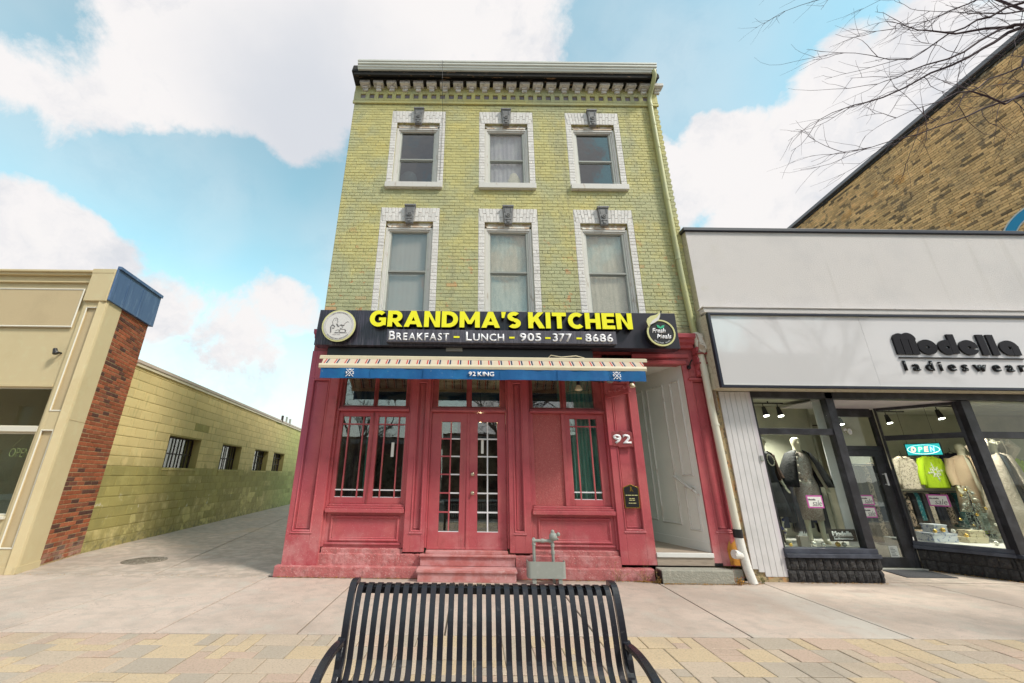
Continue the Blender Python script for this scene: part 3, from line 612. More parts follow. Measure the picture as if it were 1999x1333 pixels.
# pavers: mixed sizes on a 13.4 cm grid
U = .1345; nx, ny = 170, 32; occ = [[False]*ny for _ in range(nx)]; pv = []
prnd = random.Random(5); X0p = -11.4
for j in range(ny):
    for i in range(nx):
        if occ[i][j]: continue
        ch = prnd.random(); opts = [(2, 2), (3, 2), (2, 1), (1, 2), (1, 1)]
        wts = [.34, .22, .18, .16, .10]
        for _ in range(12):
            w, h = prnd.choices(opts, wts)[0]
            if j % 2 == 1 and h == 2 and prnd.random() < .75: continue
            if i+w <= nx and j+h <= ny and all(not occ[i+a][j+b] for a in range(w) for b in range(h)): break
        else: w, h = 1, 1
        for a in range(w):
            for b in range(h): occ[i+a][j+b] = True
        pv.append((X0p+i*U, 4.575-(j+h)*U, w*U, h*U))
def paver_v(x, y, w, h, z):
    e = .0042; q = .005
    sk = lambda X: .0105*(X+1.6)
    P = [(x+e, y+e), (x+w-e, y+e), (x+w-e, y+h-e), (x+e, y+h-e)]
    vs = [(a, b+sk(a), z-.03) for a, b in P]+[(a, b+sk(a), z-.003) for a, b in P]
    P2 = [(x+e+q, y+e+q), (x+w-e-q, y+e+q), (x+w-e-q, y+h-e-q), (x+e+q, y+h-e-q)]
    vs += [(a, b+sk(a), z) for a, b in P2]
    return vs, [(8, 9, 10, 11)]+[(i, (i+1) % 4, 4+(i+1) % 4, 4+i) for i in range(4)]+[(4+i, 4+(i+1) % 4, 8+(i+1) % 4, 8+i) for i in range(4)]
def inview(x, y):
    w = .9462*y+.3238*1.48
    u = x/max(w, .1)*768+924; v = 666.5+768*(.3238*y+.9462*1.48)/max(w, .1)
    return -60 < u < 2060 and v < 1400
pv.sort(key=lambda p: (not (inview(p[0]+p[2]/2, p[1]+p[3]/2)), -p[2]*p[3]/(p[1]+2)**2))
restp = MB()
for k, (x, y, w, h) in enumerate(pv):
    z = prnd.uniform(-.004, .001); vs, fs = paver_v(x, y, w, h, z)
    if k < 300: MB().add(vs, fs).build('paver', 'paver', side)
    else: restp.add(vs, fs)
for i in range(-40, 60):    # ordinary pavers towards the kerb, behind the camera
    for j in range(5): 
        vs, fs = paver_v(i*.25, -.35+j*.12, .25, .12, 0); restp.add(vs, fs)
me = bpy.data.meshes.new('paving'); me.from_pydata([tuple(v) for v in restp.v], [], restp.f); me.materials.append(MT['paver']); link('paving', me, side, kind='stuff')
MB().box(-40, 40, -.80, -.63, -.15, -.002).build('kerb', 'kerb', side, bevel=.015)
road = MB().box(-80, 80, -10.5, -.81, -.155, -.12).build('road', 'asphalt', kind='structure')
MB().box(-80, 80, -10.7, -10.51, -.15, 0).box(-80, 80, -15, -10.71, -.15, -.004).build('far_sidewalk', 'kerb', kind='structure')
# manhole cover in the lane
mh = thing('manhole_cover', (-5.79, 7.89, 0), 'round rusty iron manhole cover set in the lane concrete beside the brick wall', 'manhole cover')
m = MB(); m.lathe([(.335, .0005), (.335, .006), (.30, .006)], (-5.79, 7.89, 0), 36); m.build('rim', 'manhole', mh)
m = MB(); m.lathe([(.295, .001), (.295, .008), (.0, .008)], (-5.79, 7.89, 0), 36)
m.build('lid', 'manhole', mh)
m = MB()
for i in range(-8, 9):
    for j in range(-8, 9):
        x, y = i*.034+(j % 2)*.017, j*.031
        if x*x+y*y < .08: m.box(-5.79+x-.010, -5.79+x+.010, 7.89+y-.007, 7.89+y+.007, .008, .0115)
m.build('stud', 'manhole', mh, kind='stuff')
# ================================================================== GREEN BRICK BUILDING (92)
FY = 6.90
b92 = thing('brick_building', (.65, FY, 0), 'tall three storey green painted brick building with a dusty red shopfront', 'building')
BX0, BX1 = -2.84, 4.22
# windows: centre x, opening half width .485, surround half width .61
WIN = []
for cx, cur in ((-1.31, 'dark'), (.69, 'blind'), (2.66, 'dark')):
    WIN.append(dict(cx=cx, z0=7.40, z1=9.11, zt=9.46, gb=7.50, gt=8.90, mr=8.14, cur=cur, fl=3))
for cx, cur in ((-1.345, 'net'), (.69, 'net_green'), (2.665, 'net_green')):
    WIN.append(dict(cx=cx, z0=4.34, z1=6.45, zt=6.79, gb=4.49, gt=6.23, mr=5.34, cur=cur, fl=2))
OH, SH = .485, .612
holes = [(w['cx']-OH, w['cx']+OH, w['z0'], w['z1']) for w in WIN]
ZB0, ZB1 = 3.98, 9.66
bk = MB(); grid_wall(bk, BX0, BX1, 3.95, 10.24, holes, FY+.0, FY+.30)
bk.build('wall', 'joint_green', b92)
body = MB(); body.box(BX0, BX0+.3, FY+.301, 20, 0, 10.3); body.box(BX1-.3, BX1, FY+.301, 20, 0, 10.3); body.box(BX0+.3, BX1-.3, 19.7, 20, 0, 10.3)
body.build('side_wall', 'brick_green', b92)
MB().box(BX0+.31, BX1-.31, FY+.31, 19.69, 6.85, 6.95).box(BX0+.31, BX1-.31, FY+.31, 19.69, 3.75, 3.9).build('floor', 'dark_room', b92)
MB().box(BX0-.02, BX1+.02, FY-.02, 20.05, 10.301, 10.42).build('roof', 'tin', b92)
def bmat(u, z):
    for w in WIN:
        if abs(u-w['cx']) < OH and w['z0'] < z < w['z1']: return None
        if abs(u-w['cx']) < SH and w['z1'] <= z < w['zt']: return None       # soldier bricks laid below
        if abs(u-w['cx']) < SH and w['z0']-.02 < z < w['zt']: return 'brick_white'
    return 'brick_green'
def bcut(z):
    c = []
    for w in WIN:
        if w['z0']-.04 < z < w['zt']: c += [w['cx']-SH, w['cx']-OH, w['cx']+OH, w['cx']+SH]
    return c
def bpri(u, z): return z+(100 if z < 4.32 else 0)      # rows the sign hides come last
P = courses(BX0, BX1, ZB0, ZB1, .0755, .218, .009, bmat, cutfn=bcut, header=6, pri=bpri)
lay(P, b92, Matrix.Translation((0, FY, 0)), None)
jw = MB()
for w in WIN:   # white painted joint bed of the surrounds
    jw.box(w['cx']-SH, w['cx']-OH, FY-.003, FY-.0005, w['z0'], w['zt']); jw.box(w['cx']+OH, w['cx']+SH, FY-.003, FY-.0005, w['z0'], w['zt'])
    jw.box(w['cx']-OH, w['cx']+OH, FY-.003, FY-.0005, w['z1'], w['zt'])
jw.build('surround_joint', 'joint_white', b92)
for wi, w in enumerate(WIN):
    cx = w['cx']; n = 17; sp = 2*SH/n
    sb = MB()
    for i in range(n):
        if abs(i-(n-1)/2) < 1.4: continue
        lean = (i-(n-1)/2)/n*.10
        a, b = cx-SH+i*sp+.004, cx-SH+(i+1)*sp-.004; d = rnd.uniform(.006, .010); zb, zt = w['z1']+.004, w['zt']-.004
        zm = zb+(zt-zb)*(.62 if i % 2 else .36)
        for z0, z1 in ((zb, zm-.004), (zm+.004, zt)):
            o0 = lean*(z0-zt)/(zt-zb); o1 = lean*(z1-zt)/(zt-zb)
            sb.add([(a+o0, FY-.002, z0), (b+o0, FY-.002, z0), (b+o1, FY-.002, z1), (a+o1, FY-.002, z1), (a+o0+.004, FY-d-.003, z0+.004), (b+o0-.004, FY-d-.003, z0+.004), (b+o1-.004, FY-d-.003, z1-.004), (a+o1+.004, FY-d-.003, z1-.004)],
                   [(4, 5, 6, 7), (0, 1, 5, 4), (1, 2, 6, 5), (2, 3, 7, 6), (3, 0, 4, 7)])
    sb.build('lintel_brick', 'brick_white', b92, kind='stuff')
    # keystone with a scroll
    ks = MB(); kz0, kz1 = w['z1']-.07, w['zt']+.02
    ks.prism([(cx-.075, kz0), (cx+.075, kz0), (cx+.108, kz1), (cx-.108, kz1)], FY-.075, FY-.004)
    k0 = ks.build('keystone', 'stone_grey', b92, bevel=.006)
    kk = MB(); kk.prism([(cx-.115, kz1-.03), (cx+.115, kz1-.03), (cx+.118, kz1+.012), (cx-.118, kz1+.012)], FY-.095, FY-.002)
    kk.ring(cx, kz0+.20, .05, .028, FY-.093, FY-.0755, n=18); kk.ring(cx, kz0+.20, .018, .001, FY-.10, FY-.0755, n=10)
    kk.box(cx-.055, cx+.055, FY-.09, FY-.0755, kz0+.09, kz0+.115); kk.box(cx-.03, cx+.03, FY-.088, FY-.0755, kz0+.03, kz0+.08)
    kk.box(cx-.07, cx-.055, FY-.085, FY-.0755, kz0+.27, kz1-.06); kk.box(cx+.055, cx+.07, FY-.085, FY-.0755, kz0+.27, kz1-.06)
    kk.build('scroll', 'stone_grey', k0, bevel=.003)
    # window
    W0 = MB(); W0.frame(cx-OH+.001, cx+OH-.001, w['z0']+.001, w['z1']-.13, .045, FY+.025, FY+.20); W0.frame(cx-OH+.046, cx+OH-.046, w['z0']+.046, w['z1']-.175, .030, FY+.045, FY+.20)
    wo_ = W0.build('window', 'white_wood', b92, bevel=.004)
    hd = MB(); hd.box(cx-OH+.002, cx+OH-.002, FY+.05, FY+.2, w['z1']-.045, w['z1']-.002); hd.add([(cx-OH+.002, FY+.05, w['z1']-.045), (cx+OH-.002, FY+.05, w['z1']-.045), (cx+OH-.06, FY+.015, w['z1']-.128), (cx-OH+.06, FY+.015, w['z1']-.128), (cx-OH+.002, FY+.19, w['z1']-.045), (cx+OH-.002, FY+.19, w['z1']-.045), (cx+OH-.06, FY+.19, w['z1']-.128), (cx-OH+.06, FY+.19, w['z1']-.128)], [(0, 1, 2, 3), (0, 4, 5, 1), (3, 2, 6, 7), (0, 3, 7, 4), (1, 5, 6, 2)])
    hd.build('head', 'worn_wood', wo_)
    gx0, gx1 = cx-.372, cx+.372; gb, gt, mr = w['gb'], w['gt'], w['mr']
    s1 = MB().frame(cx-OH+.077, cx+OH-.077, gb-.045, gt+.045, .036, FY+.07, FY+.12); s1.build('storm_frame', 'sash', wo_, bevel=.003)
    MB().frame(cx-OH+.114, cx+OH-.114, mr, gt+.006, .016, FY+.085, FY+.115).frame(cx-OH+.114, cx+OH-.114, gb-.006, mr-.03, .022, FY+.10, FY+.13).build('sash', 'sash_grey', wo_)
    MB().box(cx-OH+.114, cx+OH-.114, FY+.075, FY+.12, mr-.028, mr+.012).build('meeting_rail', 'sash_grey', wo_, bevel=.004)
    gm = 'glass_dark' if w['cur'] == 'dark' else 'glass_up'
    MB().box(gx0+.016, gx1-.016, FY+.100, FY+.104, mr+.013, gt-.011).build('pane', gm, wo_)
    MB().box(gx0+.022, gx1-.022, FY+.112, FY+.116, gb+.017, mr-.053).build('pane', gm, wo_)
    if w['cur'] != 'dark':
        c = MB(); nn = 28; vs = []
        for i in range(nn+1):
            x = cx-OH+.08+(2*OH-.16)*i/nn; amp = .15 if w['cur'] == 'net' else (.3 if w['fl'] == 2 else .8); y = FY+.165+amp*(.010*math.sin(i*1.9)+.006*math.sin(i*.7))
            vs += [(x, y, w['z0']+.05), (x, y, w['z1']-.14)]
        c.add(vs, [(2*i, 2*i+2, 2*i+3, 2*i+1) for i in range(nn)], True); c.build('curtain', w['cur'], wo_)
    MB().box(cx-OH-.2, cx+OH+.2, FY+.95, FY+.99, w['z0']-.3, w['z1']+.3).build('room_back', 'dark_room', wo_)
    if w['fl'] == 3:
        st = MB(); st.box(cx-SH+.0, cx+SH-.0, FY-.085, FY+.03, 7.265, 7.397); st.build('sill', 'white_wood', b92, bevel=.008)
    else:
        MB().box(cx-SH, cx+SH, FY-.07, FY+.03, 4.20, 4.335).build('sill', 'white_wood', b92, bevel=.008)
# things in the upper windows
t = MB(); t.lathe([(.001, 0), (.18, 0), (.185, .02), (.18, .03), (.001, .03)], (-1.47, FY+.14, 7.66), 30, axis='y', sy=1.15)
tag(recenter(t.build('round_board', 'net_green')), 'pale round board leaning inside the top left window', 'board')
t = MB(); t.lathe([(.06, 0), (.14, .10), (.15, .22), (.06, .40), (.01, .42)], (.86, FY+.165, 7.45), 14, sy=.15)
tag(recenter(t.build('window_plant', 'net_green')), 'pale green leafy plant shape behind the top middle window', 'plant')
tag(recenter(MB().box(.52, .68, FY+.135, FY+.16, 7.46, 7.53).build('small_box', 'paper')), 'small white box on the sill inside the top middle window', 'box')
# ---- cornice
MB().box(BX0-.03, BX1+.03, FY-.045, FY-.001, 9.665, 9.735).build('string_course', 'brick_green', b92, bevel=.006)
# band with square recesses, one purple brick in each
pitch = .2062; sq = []; x = -2.70
while x+.12 < BX1: sq.append((x, x+.115, 9.80, 9.935)); x += pitch
bd = MB(); grid_wall(bd, BX0-.015, BX1+.015, 9.736, 10.0, sq, FY-.05, FY-.001); bd.build('dentil_band', 'brick_green', b92, bevel=.004)
for s_ in sq:
    MB().box(s_[0]+.004, s_[1]-.004, FY-.018, FY-.002, s_[2]+.002, s_[3]-.002).build('recess_brick', 'purple_brick', b92)
P = courses(BX0-.015, BX1+.015, 10.0, 10.27, .0675, .218, .009, lambda u, z: 'brick_green')
lay(P, b92, Matrix.Translation((0, FY-.03, 0)), None, limit=0)
MB().box(BX0-.015, BX1+.015, FY-.03, FY-.001, 10.001, 10.27).build('frieze_bed', 'joint_green', b92)
x = -2.60
while x < BX1+.1:
    c1 = MB(); c1.box(x-.058, x+.058, FY-.085, FY-.031, 10.005, 10.062); c1.box(x-.06, x+.06, FY-.115, FY-.031, 10.066, 10.115); c1.build('corbel', 'corbel', b92, bevel=.006)
    c2 = MB(); c2.box(x-.115, x+.115, FY-.19, FY-.031, 10.119, 10.20); c2.build('corbel_head', 'corbel', b92, bevel=.008)
    x += .311
MB().box(BX0+.05, BX1-.03, FY-.34, FY-.001, 10.272, 10.30).box(BX0+.05, BX1-.03, FY-.20, FY-.031, 10.205, 10.271).build('soffit', 'blackwood', b92)
MB().box(BX0+.02, BX1-.02, FY-.335, FY-.30, 10.18, 10.271).build('fascia_board', 'blackwood', b92)
gt_ = MB(); gt_.prismx([(FY-.31, 10.285), (FY-.38, 10.285), (FY-.395, 10.33), (FY-.41, 10.34), (FY-.41, 10.385), (FY-.435, 10.40), (FY-.435, 10.455), (FY-.45, 10.46), (FY-.45, 10.50), (FY-.435, 10.50), (FY-.435, 10.47), (FY-.31, 10.40)], -2.72, 4.13)
gt_.build('gutter', 'gutter', b92)
MB().prismx([(FY-.36, 10.26), (FY-.30, 10.52), (FY, 10.60), (FY+.3, 10.55), (FY+.3, 10.1), (FY, 10.20)], BX0-.03, BX0+.10).prismx([(FY-.28, 10.27), (FY-.20, 10.60), (FY-.05, 10.66), (FY+.3, 10.55), (FY+.3, 10.2), (FY, 10.26)], BX1-.24, BX1+.02).build('verge_cap', 'blackwood', b92, bevel=.02)
# serrated quoin edge on the right corner
q = MB()
for k in range(80):
    z = 4.0+k*.0755
    if z < 9.6 and k % 2: q.box(BX1+.001, BX1+.02, FY+.0, FY+.2, z+.004, z+.07)
q.build('quoin', 'brick_green', b92, kind='stuff')
# ---- downpipe, green above and cream below
dp = MB(); PY = FY-.075
dp.tube([(4.07, FY-.38, 10.34), (4.075, FY-.38, 10.20), (4.06, FY-.30, 10.08), (4.04, FY-.14, 9.93), (4.03, PY, 9.82), (4.03, PY, 9.70)], .05, 12)
dp.tube([(4.03, PY, 9.76), (4.025, PY, 7.2), (4.04, PY, 5.3), (4.08, PY, 4.02)], .052, 12)
d0 = dp.build('downpipe', 'pipe_green', b92)
for z in (9.62, 9.05, 8.4, 7.0, 5.6): MB().tube([(4.03, PY, z-.03), (4.03, PY, z+.03)], .058, 12).build('clamp', 'pipe_green', d0)
dw = MB(); dw.tube([(4.085, FY-.11, 4.02), (4.12, FY-.12, 3.3), (4.125, FY-.12, 2.6), (4.15, FY-.12, 1.6), (4.172, FY-.12, .72)], .056, 14)
d1 = dw.build('lower_downpipe', 'pipe_white', b92)
m_ = MB()
for z, x in ((3.22, 4.12), (2.35, 4.135)): m_.tube([(x, FY-.12, z-.012), (x, FY-.12, z+.02)], .063, 14)
m_.build('collar', 'pipe_white', d1)
MB().tube([(4.172, FY-.12, .62), (4.172, FY-.12, .74)], .068, 14).build('rubber_coupler', 'black', d1)
pv_ = MB(); pv_.tube([(4.175, FY-.12, .625), (4.18, FY-.13, .45), (4.20, FY-.15, .20), (4.225, FY-.19, .0)], .063, 14)
pv_.tube([(4.20, FY-.13, .36), (4.06, FY-.17, .39)], .052, 14); pv_.tube([(4.075, FY-.165, .388), (4.02, FY-.18, .398)], .064, 14); pv_.ring(4.015, .399, .02, .001, FY-.26, FY-.24, n=10)
pv_.build('pipe_tee', 'pvc', d1)
# ---- shopfront
RY = FY        # face of pilasters
def panel_pilaster(x0, x1, px0, px1, z0, z1, pz0, pz1, yf, nm='pilaster', mat='red'):
    p = MB(); grid_wall(p, x0, x1, z0, z1, [(px0, px1, pz0, pz1)], yf, yf+.04); p.box(x0, x1, yf+.0401, yf+.16, z0, z1)
    o = p.build(nm, mat, b92, bevel=.005)
    MB().mould(px0-.012, px1+.012, pz0-.012, pz1+.012, .030, yf-.0005, .012).build('moulding', mat, o)
    f = MB(); f.add([(px0-.03, yf-.002, pz0-.035), (px1+.03, yf-.002, pz0-.035), (px1+.03, yf-.014, pz0-.028), (px0-.03, yf-.014, pz0-.028), (px1+.012, yf-.002, pz0+.0), (px0-.012, yf-.002, pz0+.0)], [(0, 1, 2, 3), (3, 2, 4, 5)]); f.build('panel_foot', mat, o)
    MB().mould(px0+.035, px1-.035, pz0+.035, pz1-.035, .016, yf+.0395, .007).build('inner_moulding', mat, o)
    return o
panel_pilaster(-2.935, -2.385, -2.84, -2.55, .15, 3.62, .63, 3.09, RY-.02)
panel_pilaster(-1.075, -.745, -.965, -.805, .345, 3.40, .64, 3.07, RY)
panel_pilaster(.615, .965, .70, .86, .345, 3.40, .64, 3.07, RY)
panel_pilaster(2.345, 2.905, 2.465, 2.765, .20, 3.62, .69, 3.10, RY)
panel_pilaster(3.80, 4.20, 3.925, 4.16, .20, 3.44, .70, 3.15, RY)
# slender reveals beside the openings (stepped jambs)
for x0, x1 in ((-2.384, -2.35), (-1.11, -1.076), (-.744, -.715), (.585, .614), (.966, 1.0), (2.31, 2.344)):
    MB().box(x0, x1, RY+.045, RY+.22, .40, 3.40).build('jamb', 'red', b92, bevel=.004)
# masonry plinth in two steps
pl = MB()
def rough_strip(mb, x0, x1, y0, y1, z0, z1, n, amp, seed):
    r = random.Random(seed); top = [(x0+(x1-x0)*i/n, z1+r.uniform(-amp, amp)) for i in range(n+1)]; vs = []
    for i, (x, z) in enumerate(top):
        yy = y0+r.uniform(-amp, amp)*.5
        vs += [(x, yy, z0), (x, yy+.004, z-.012), (x, yy+.014, z), (x, y1, z+.006)]
    fs = [(4*i+k, 4*i+4+k, 4*i+5+k, 4*i+1+k) for i in range(n) for k in range(3)]
    fs += [(3, 2, 1, 0), (4*n, 4*n+1, 4*n+2, 4*n+3)]; mb.add(vs, fs, False)
rough_strip(pl, -3.005, -.79, FY-.085, FY+.05, 0, .150, 40, .004, 1); pl.build('plinth', 'red_rough', b92); pl = MB(); rough_strip(pl, .70, 2.81, FY-.085, FY+.05, 0, .155, 40, .004, 2)
pl.build('plinth', 'red_rough', b92)
pl = MB(); rough_strip(pl, -2.40, -.79, FY+.0, FY+.12, .14, .315, 34, .009, 3); pl.build('upper_plinth', 'red_rough', b92); pl = MB(); rough_strip(pl, .70, 2.344, FY+.0, FY+.12, .14, .315, 34, .007, 4)
pl.build('upper_plinth', 'red_rough', b92)
pl = MB(); rough_strip(pl, -2.36, -1.08, FY+.03, FY+.16, .31, .385, 26, .005, 5); pl.build('plinth_ledge', 'red_rough', b92); pl = MB(); rough_strip(pl, 1.0, 2.33, FY+.03, FY+.16, .31, .385, 26, .003, 6); pl.build('plinth_ledge', 'red_rough', b92)
def kick(x0, x1):
    k = MB(); k.box(x0, x1, FY+.07, FY+.17, .38, .90); o = k.build('stall_riser', 'red', b92)
    MB().mould(x0+.07, x1-.05, .475, .865, .05, FY+.0695, .022).mould(x0+.115, x1-.095, .52, .82, .018, FY+.0695, .010).build('moulding', 'red', o)
    MB().box(x0+.02, x1-.01, FY+.045, FY+.0695, .43, .462).build('bottom_bead', 'red', o, bevel=.01)
    s = MB(); s.box(x0-.01, x1+.02, FY-.02, FY+.17, .905, .965); s.box(x0, x1+.01, FY+.02, FY+.17, .9655, .995); s.box(x0+.01, x1, FY+.05, FY+.17, .9955, 1.03)
    s.build('window_sill', 'red', b92, bevel=.007)
kick(-2.35, -1.11); kick(1.0, 2.31)
# transom rail + transom lights
def transom(x0, x1, panes):
    t = MB(); t.box(x0, x1, FY+.02, FY+.16, 2.545, 2.585); t.box(x0+.01, x1-.01, FY+.05, FY+.16, 2.5855, 2.615); t.build('transom_rail', 'red', b92, bevel=.005)
    for a, b in panes:
        w = MB().frame(a-.03, b+.03, 2.616, 3.30, .03, FY+.09, FY+.16, wt=.03).build('transom_window', 'red_dark', b92, bevel=.003)
        MB().box(a+.001, b-.001, FY+.13, FY+.134, 2.647, 3.269).build('pane', 'glass', w)
        MB().box(a+.0, b, FY+.11, FY+.125, 2.6465, 2.655).build('bead', 'sash', w)
transom(-2.35, -1.11, [(-2.295, -1.765), (-1.70, -1.19)]); transom(-.715, .585, [(-.615, -.11), (-.015, .485)]); transom(1.0, 2.31, [(1.07, 1.57), (1.67, 2.165)])
for a, b in ((-1.735, -1.73), (-.08, -.045), (1.60, 1.64)): MB().box(a, b, FY+.06, FY+.16, 2.616, 3.35).build('mullion', 'red_dark', b92)
for a, b in ((-2.35, -2.326), (-1.16, -1.11), (-.715, -.646), (.516, .585), (1.0, 1.039), (2.196, 2.31)): MB().box(a, b, FY+.10, FY+.16, 2.616, 3.35).build('mullion', 'red_dark', b92)
# casements with margin glazing
def casement(x0, x1, gx0, gx1, name='casement', whites=True):
    f = MB().frame(x0, x1, 1.032, 2.543, gx0-x0, FY+.10, FY+.155, wb=.10, wt=.085); f.box(x0+.001, gx0, FY+.1002, FY+.15, 1.04, 2.5)
    o = MB(); gz0, gz1 = 1.13, 2.46
    o.box(x0, gx0, FY+.10, FY+.155, 1.032, 2.543); o.box(gx1, x1, FY+.10, FY+.155, 1.032, 2.543); o.box(gx0, gx1, FY+.10, FY+.155, 1.032, gz0); o.box(gx0, gx1, FY+.10, FY+.155, gz1, 2.543)
    c = o.build(name, 'red', b92, bevel=.005)
    a, b = gx0+.115*(1 if gx1-gx0 > .4 else 1), gx1-.115; zt, zb = gz1-.135, gz0+.115; mw_ = .010
    xs_ = [gx0, a, b, gx1]; zs_ = [gz0, zb, zt, gz1]
    mm = MB()
    for x in (a, b): mm.box(x-mw_, x+mw_, FY+.112, FY+.14, gz0+.001, gz1-.001)
    for p, r_ in ((gx0, a-mw_), (a+mw_, b-mw_), (b+mw_, gx1)): mm.box(p+.0005, r_-.0005, FY+.112, FY+.14, zt-mw_, zt+mw_)
    mm.build('muntin', 'red', c)
    ww = MB()
    for p, r_ in ((gx0, a-mw_), (a+mw_, b-mw_), (b+mw_, gx1)): ww.box(p+.0005, r_-.0005, FY+.115, FY+.14, zb-mw_, zb+mw_)
    ww.box(gx0+.002, gx1-.002, FY+.118, FY+.13, gz0+.0005, gz0+.010)
    ww.build('white_muntin', 'white_bar', c)
    for i in range(3):
        for j in range(3):
            MB().box(xs_[i]+.001, xs_[i+1]-.001, FY+.142+.0003*i, FY+.145+.0003*i, zs_[j]+.001, zs_[j+1]-.001).build('pane', 'glass', c)
    return c
casement(-2.349, -1.735, -2.28, -1.80); casement(-1.731, -1.111, -1.65, -1.175)
MB().box(-1.745, -1.722, FY+.085, FY+.0995, 1.032, 2.543).build('meeting_bead', 'red_dark', b92)
MB().box(1.06, 1.555, FY+.11, FY+.15, 1.032, 2.543).build('plywood_panel', 'red_board', b92)
MB().box(1.001, 1.0595, FY+.075, FY+.15, 1.032, 2.543).box(1.556, 1.62, FY+.075, FY+.15, 1.032, 2.543).build('mullion', 'red', b92, bevel=.005)
casement(1.621, 2.308, 1.71, 2.18)
tag(recenter(MB().box(-1.40, -1.35, FY+.1415, FY+.1418, 1.78, 2.02).build('window_sticker', 'paper')), 'narrow white paper strip stuck inside the left shop window', 'paper strip')
# double door
for side_, (x0, x1, gx0, gx1) in enumerate(((-.712, -.070, -.535, -.205), (-.064, .582, .095, .435))):
    gz0, gz1 = .625, 2.385
    o = MB(); o.box(x0, gx0, FY+.10, FY+.145, .37, 2.54); o.box(gx1, x1, FY+.10, FY+.145, .37, 2.54); o.box(gx0, gx1, FY+.10, FY+.145, .37, gz0); o.box(gx0, gx1, FY+.10, FY+.145, gz1, 2.54)
    d = o.build('door', 'red', b92, bevel=.004)
    MB().box(x0+.002, x1-.002, FY+.088, FY+.0995, .375, .405).build('weather_bar', 'red', d, bevel=.003)
    mid = (gx0+gx1)/2; nr = 5 if side_ == 0 else 5; nr = 6; rh = (gz1-gz0)/nr; mw_ = .011
    v = MB(); v.box(mid-mw_, mid+mw_, FY+.108, FY+.14, gz0+.001, gz1-.001); v.build('muntin', 'red' if side_ == 0 else 'white_bar', d)
    for k in range(1, nr):
        z = gz0+k*rh
        MB().box(gx0+.0005, mid-mw_-.0005, FY+.110, FY+.14, z-mw_, z+mw_).build('muntin', 'red' if side_ == 0 else 'white_bar', d)
        MB().box(mid+mw_+.0005, gx1-.0005, FY+.110, FY+.14, z-mw_, z+mw_).build('muntin', 'white_bar', d)
    MB().box(gx0+.001, gx1-.001, FY+.104, FY+.112, gz0+.0005, gz0+.012).build('bottom_bar', 'white_bar', d)
    for k in range(nr):
        for a, b in ((gx0, mid-mw_), (mid+mw_, gx1)):
            MB().box(a+.001, b-.001, FY+.141, FY+.1435, gz0+k*rh+.006, gz0+(k+1)*rh-.006).build('pane', 'glass', d)
    hx = x0-.004 if side_ == 0 else x1-.006
    h = MB()
    for z in (.62, 1.42, 2.28): h.tube([(hx+.005, FY+.092, z-.06), (hx+.005, FY+.092, z+.06)], .011, 8)
    h.build('hinge', 'red_dark', d)
    if side_ == 1:
        k = MB()
        for z in (1.51, 1.215): k.lathe([(.034, 0), (.034, -.008), (.014, -.012), (.014, -.03), (.028, -.035), (.031, -.052), (.02, -.062), (.001, -.063)], (.012, FY+.10, z), 16, axis='y')
        k.build('knob', 'brass', d)
        MB().box(.155, .20, FY+.1405, FY+.1409, 1.85, 2.08).build('notice', 'paper', d)
MB().box(-.090, -.045, FY+.083, FY+.0995, .37, 2.54).build('astragal', 'red', b92, bevel=.006)
MB().box(-.71, .58, FY-.02, FY+.15, .325, .369).build('threshold', 'red_step', b92, bevel=.005)
# ground floor room and bulb
MB().box(-2.5, 2.3, FY+3.2, FY+3.25, .3, 3.7).box(-2.6, -2.5, FY+.3, FY+3.2, .3, 3.7).box(2.86, 2.90, FY+.17, FY+3.2, .3, 3.7).build('back_room', 'dark_room', b92)
MB().box(-2.6, 2.85, FY+.17, FY+3.2, .28, .30).box(-2.6, 2.85, FY+.17, FY+3.2, 3.42, 3.44).build('room_floor', 'dark_room', b92)
c = MB(); nn = 60; vs = []
for i in range(nn+1):
    x = 1.55+.72*i/nn; y = FY+.26+.03*math.sin(i*.9); vs += [(x, y, .95), (x, y, 3.3)]
c.add(vs, [(2*i, 2*i+2, 2*i+3, 2*i+1) for i in range(nn)], True); c.build('curtain', 'teal', b92)
c = MB(); vs = []
for i in range(21):
    x = -1.88+.10*i/20; y = FY+.30+.02*math.sin(i*.9); vs += [(x, y, 1.2), (x, y, 2.2)]
c.add(vs, [(2*i, 2*i+2, 2*i+3, 2*i+1) for i in range(20)], True); c.build('curtain', 'teal', b92)
MB().box(1.64, 1.71, FY+.2, FY+.21, 1.05, 2.3).box(-1.20, -1.13, FY+.2, FY+.21, 1.05, 2.5).build('shutter', 'net', b92)
lb = thing('pendant_bulb', (.16, FY+1.2, 2.55), 'lit warm light bulb hanging inside behind the right door', 'light bulb')
MB().ball((.16, FY+1.2, 2.55), .035).build('bulb', 'bulb_warm', lb); MB().tube([(.16, FY+1.2, 2.585), (.16, FY+1.2, 3.42)], .006, 6).build('flex', 'black', lb)
pl_ = bpy.data.lights.new('bulb_light', 'POINT'); pl_.energy = 14; pl_.color = (1, .75, .4); pl_.shadow_soft_size = .04; po = bpy.data.objects.new('bulb_light', pl_); COL.objects.link(po); po.parent = lb; po.location = (0, -.06, 0)
# steps
s = MB(); s.box(-.785, .685, FY-.055, FY+.10, .1655, .295); s.box(-.80, .70, FY-.085, FY+.10, .296, .324); s.build('upper_step', 'red_step', b92, bevel=.006)
s = MB(); s.box(-.785, .675, FY-.29, FY-.057, 0, .125); s.box(-.805, .69, FY-.315, FY-.056, .126, .165); s.build('lower_step', 'red_step', b92, bevel=.006)
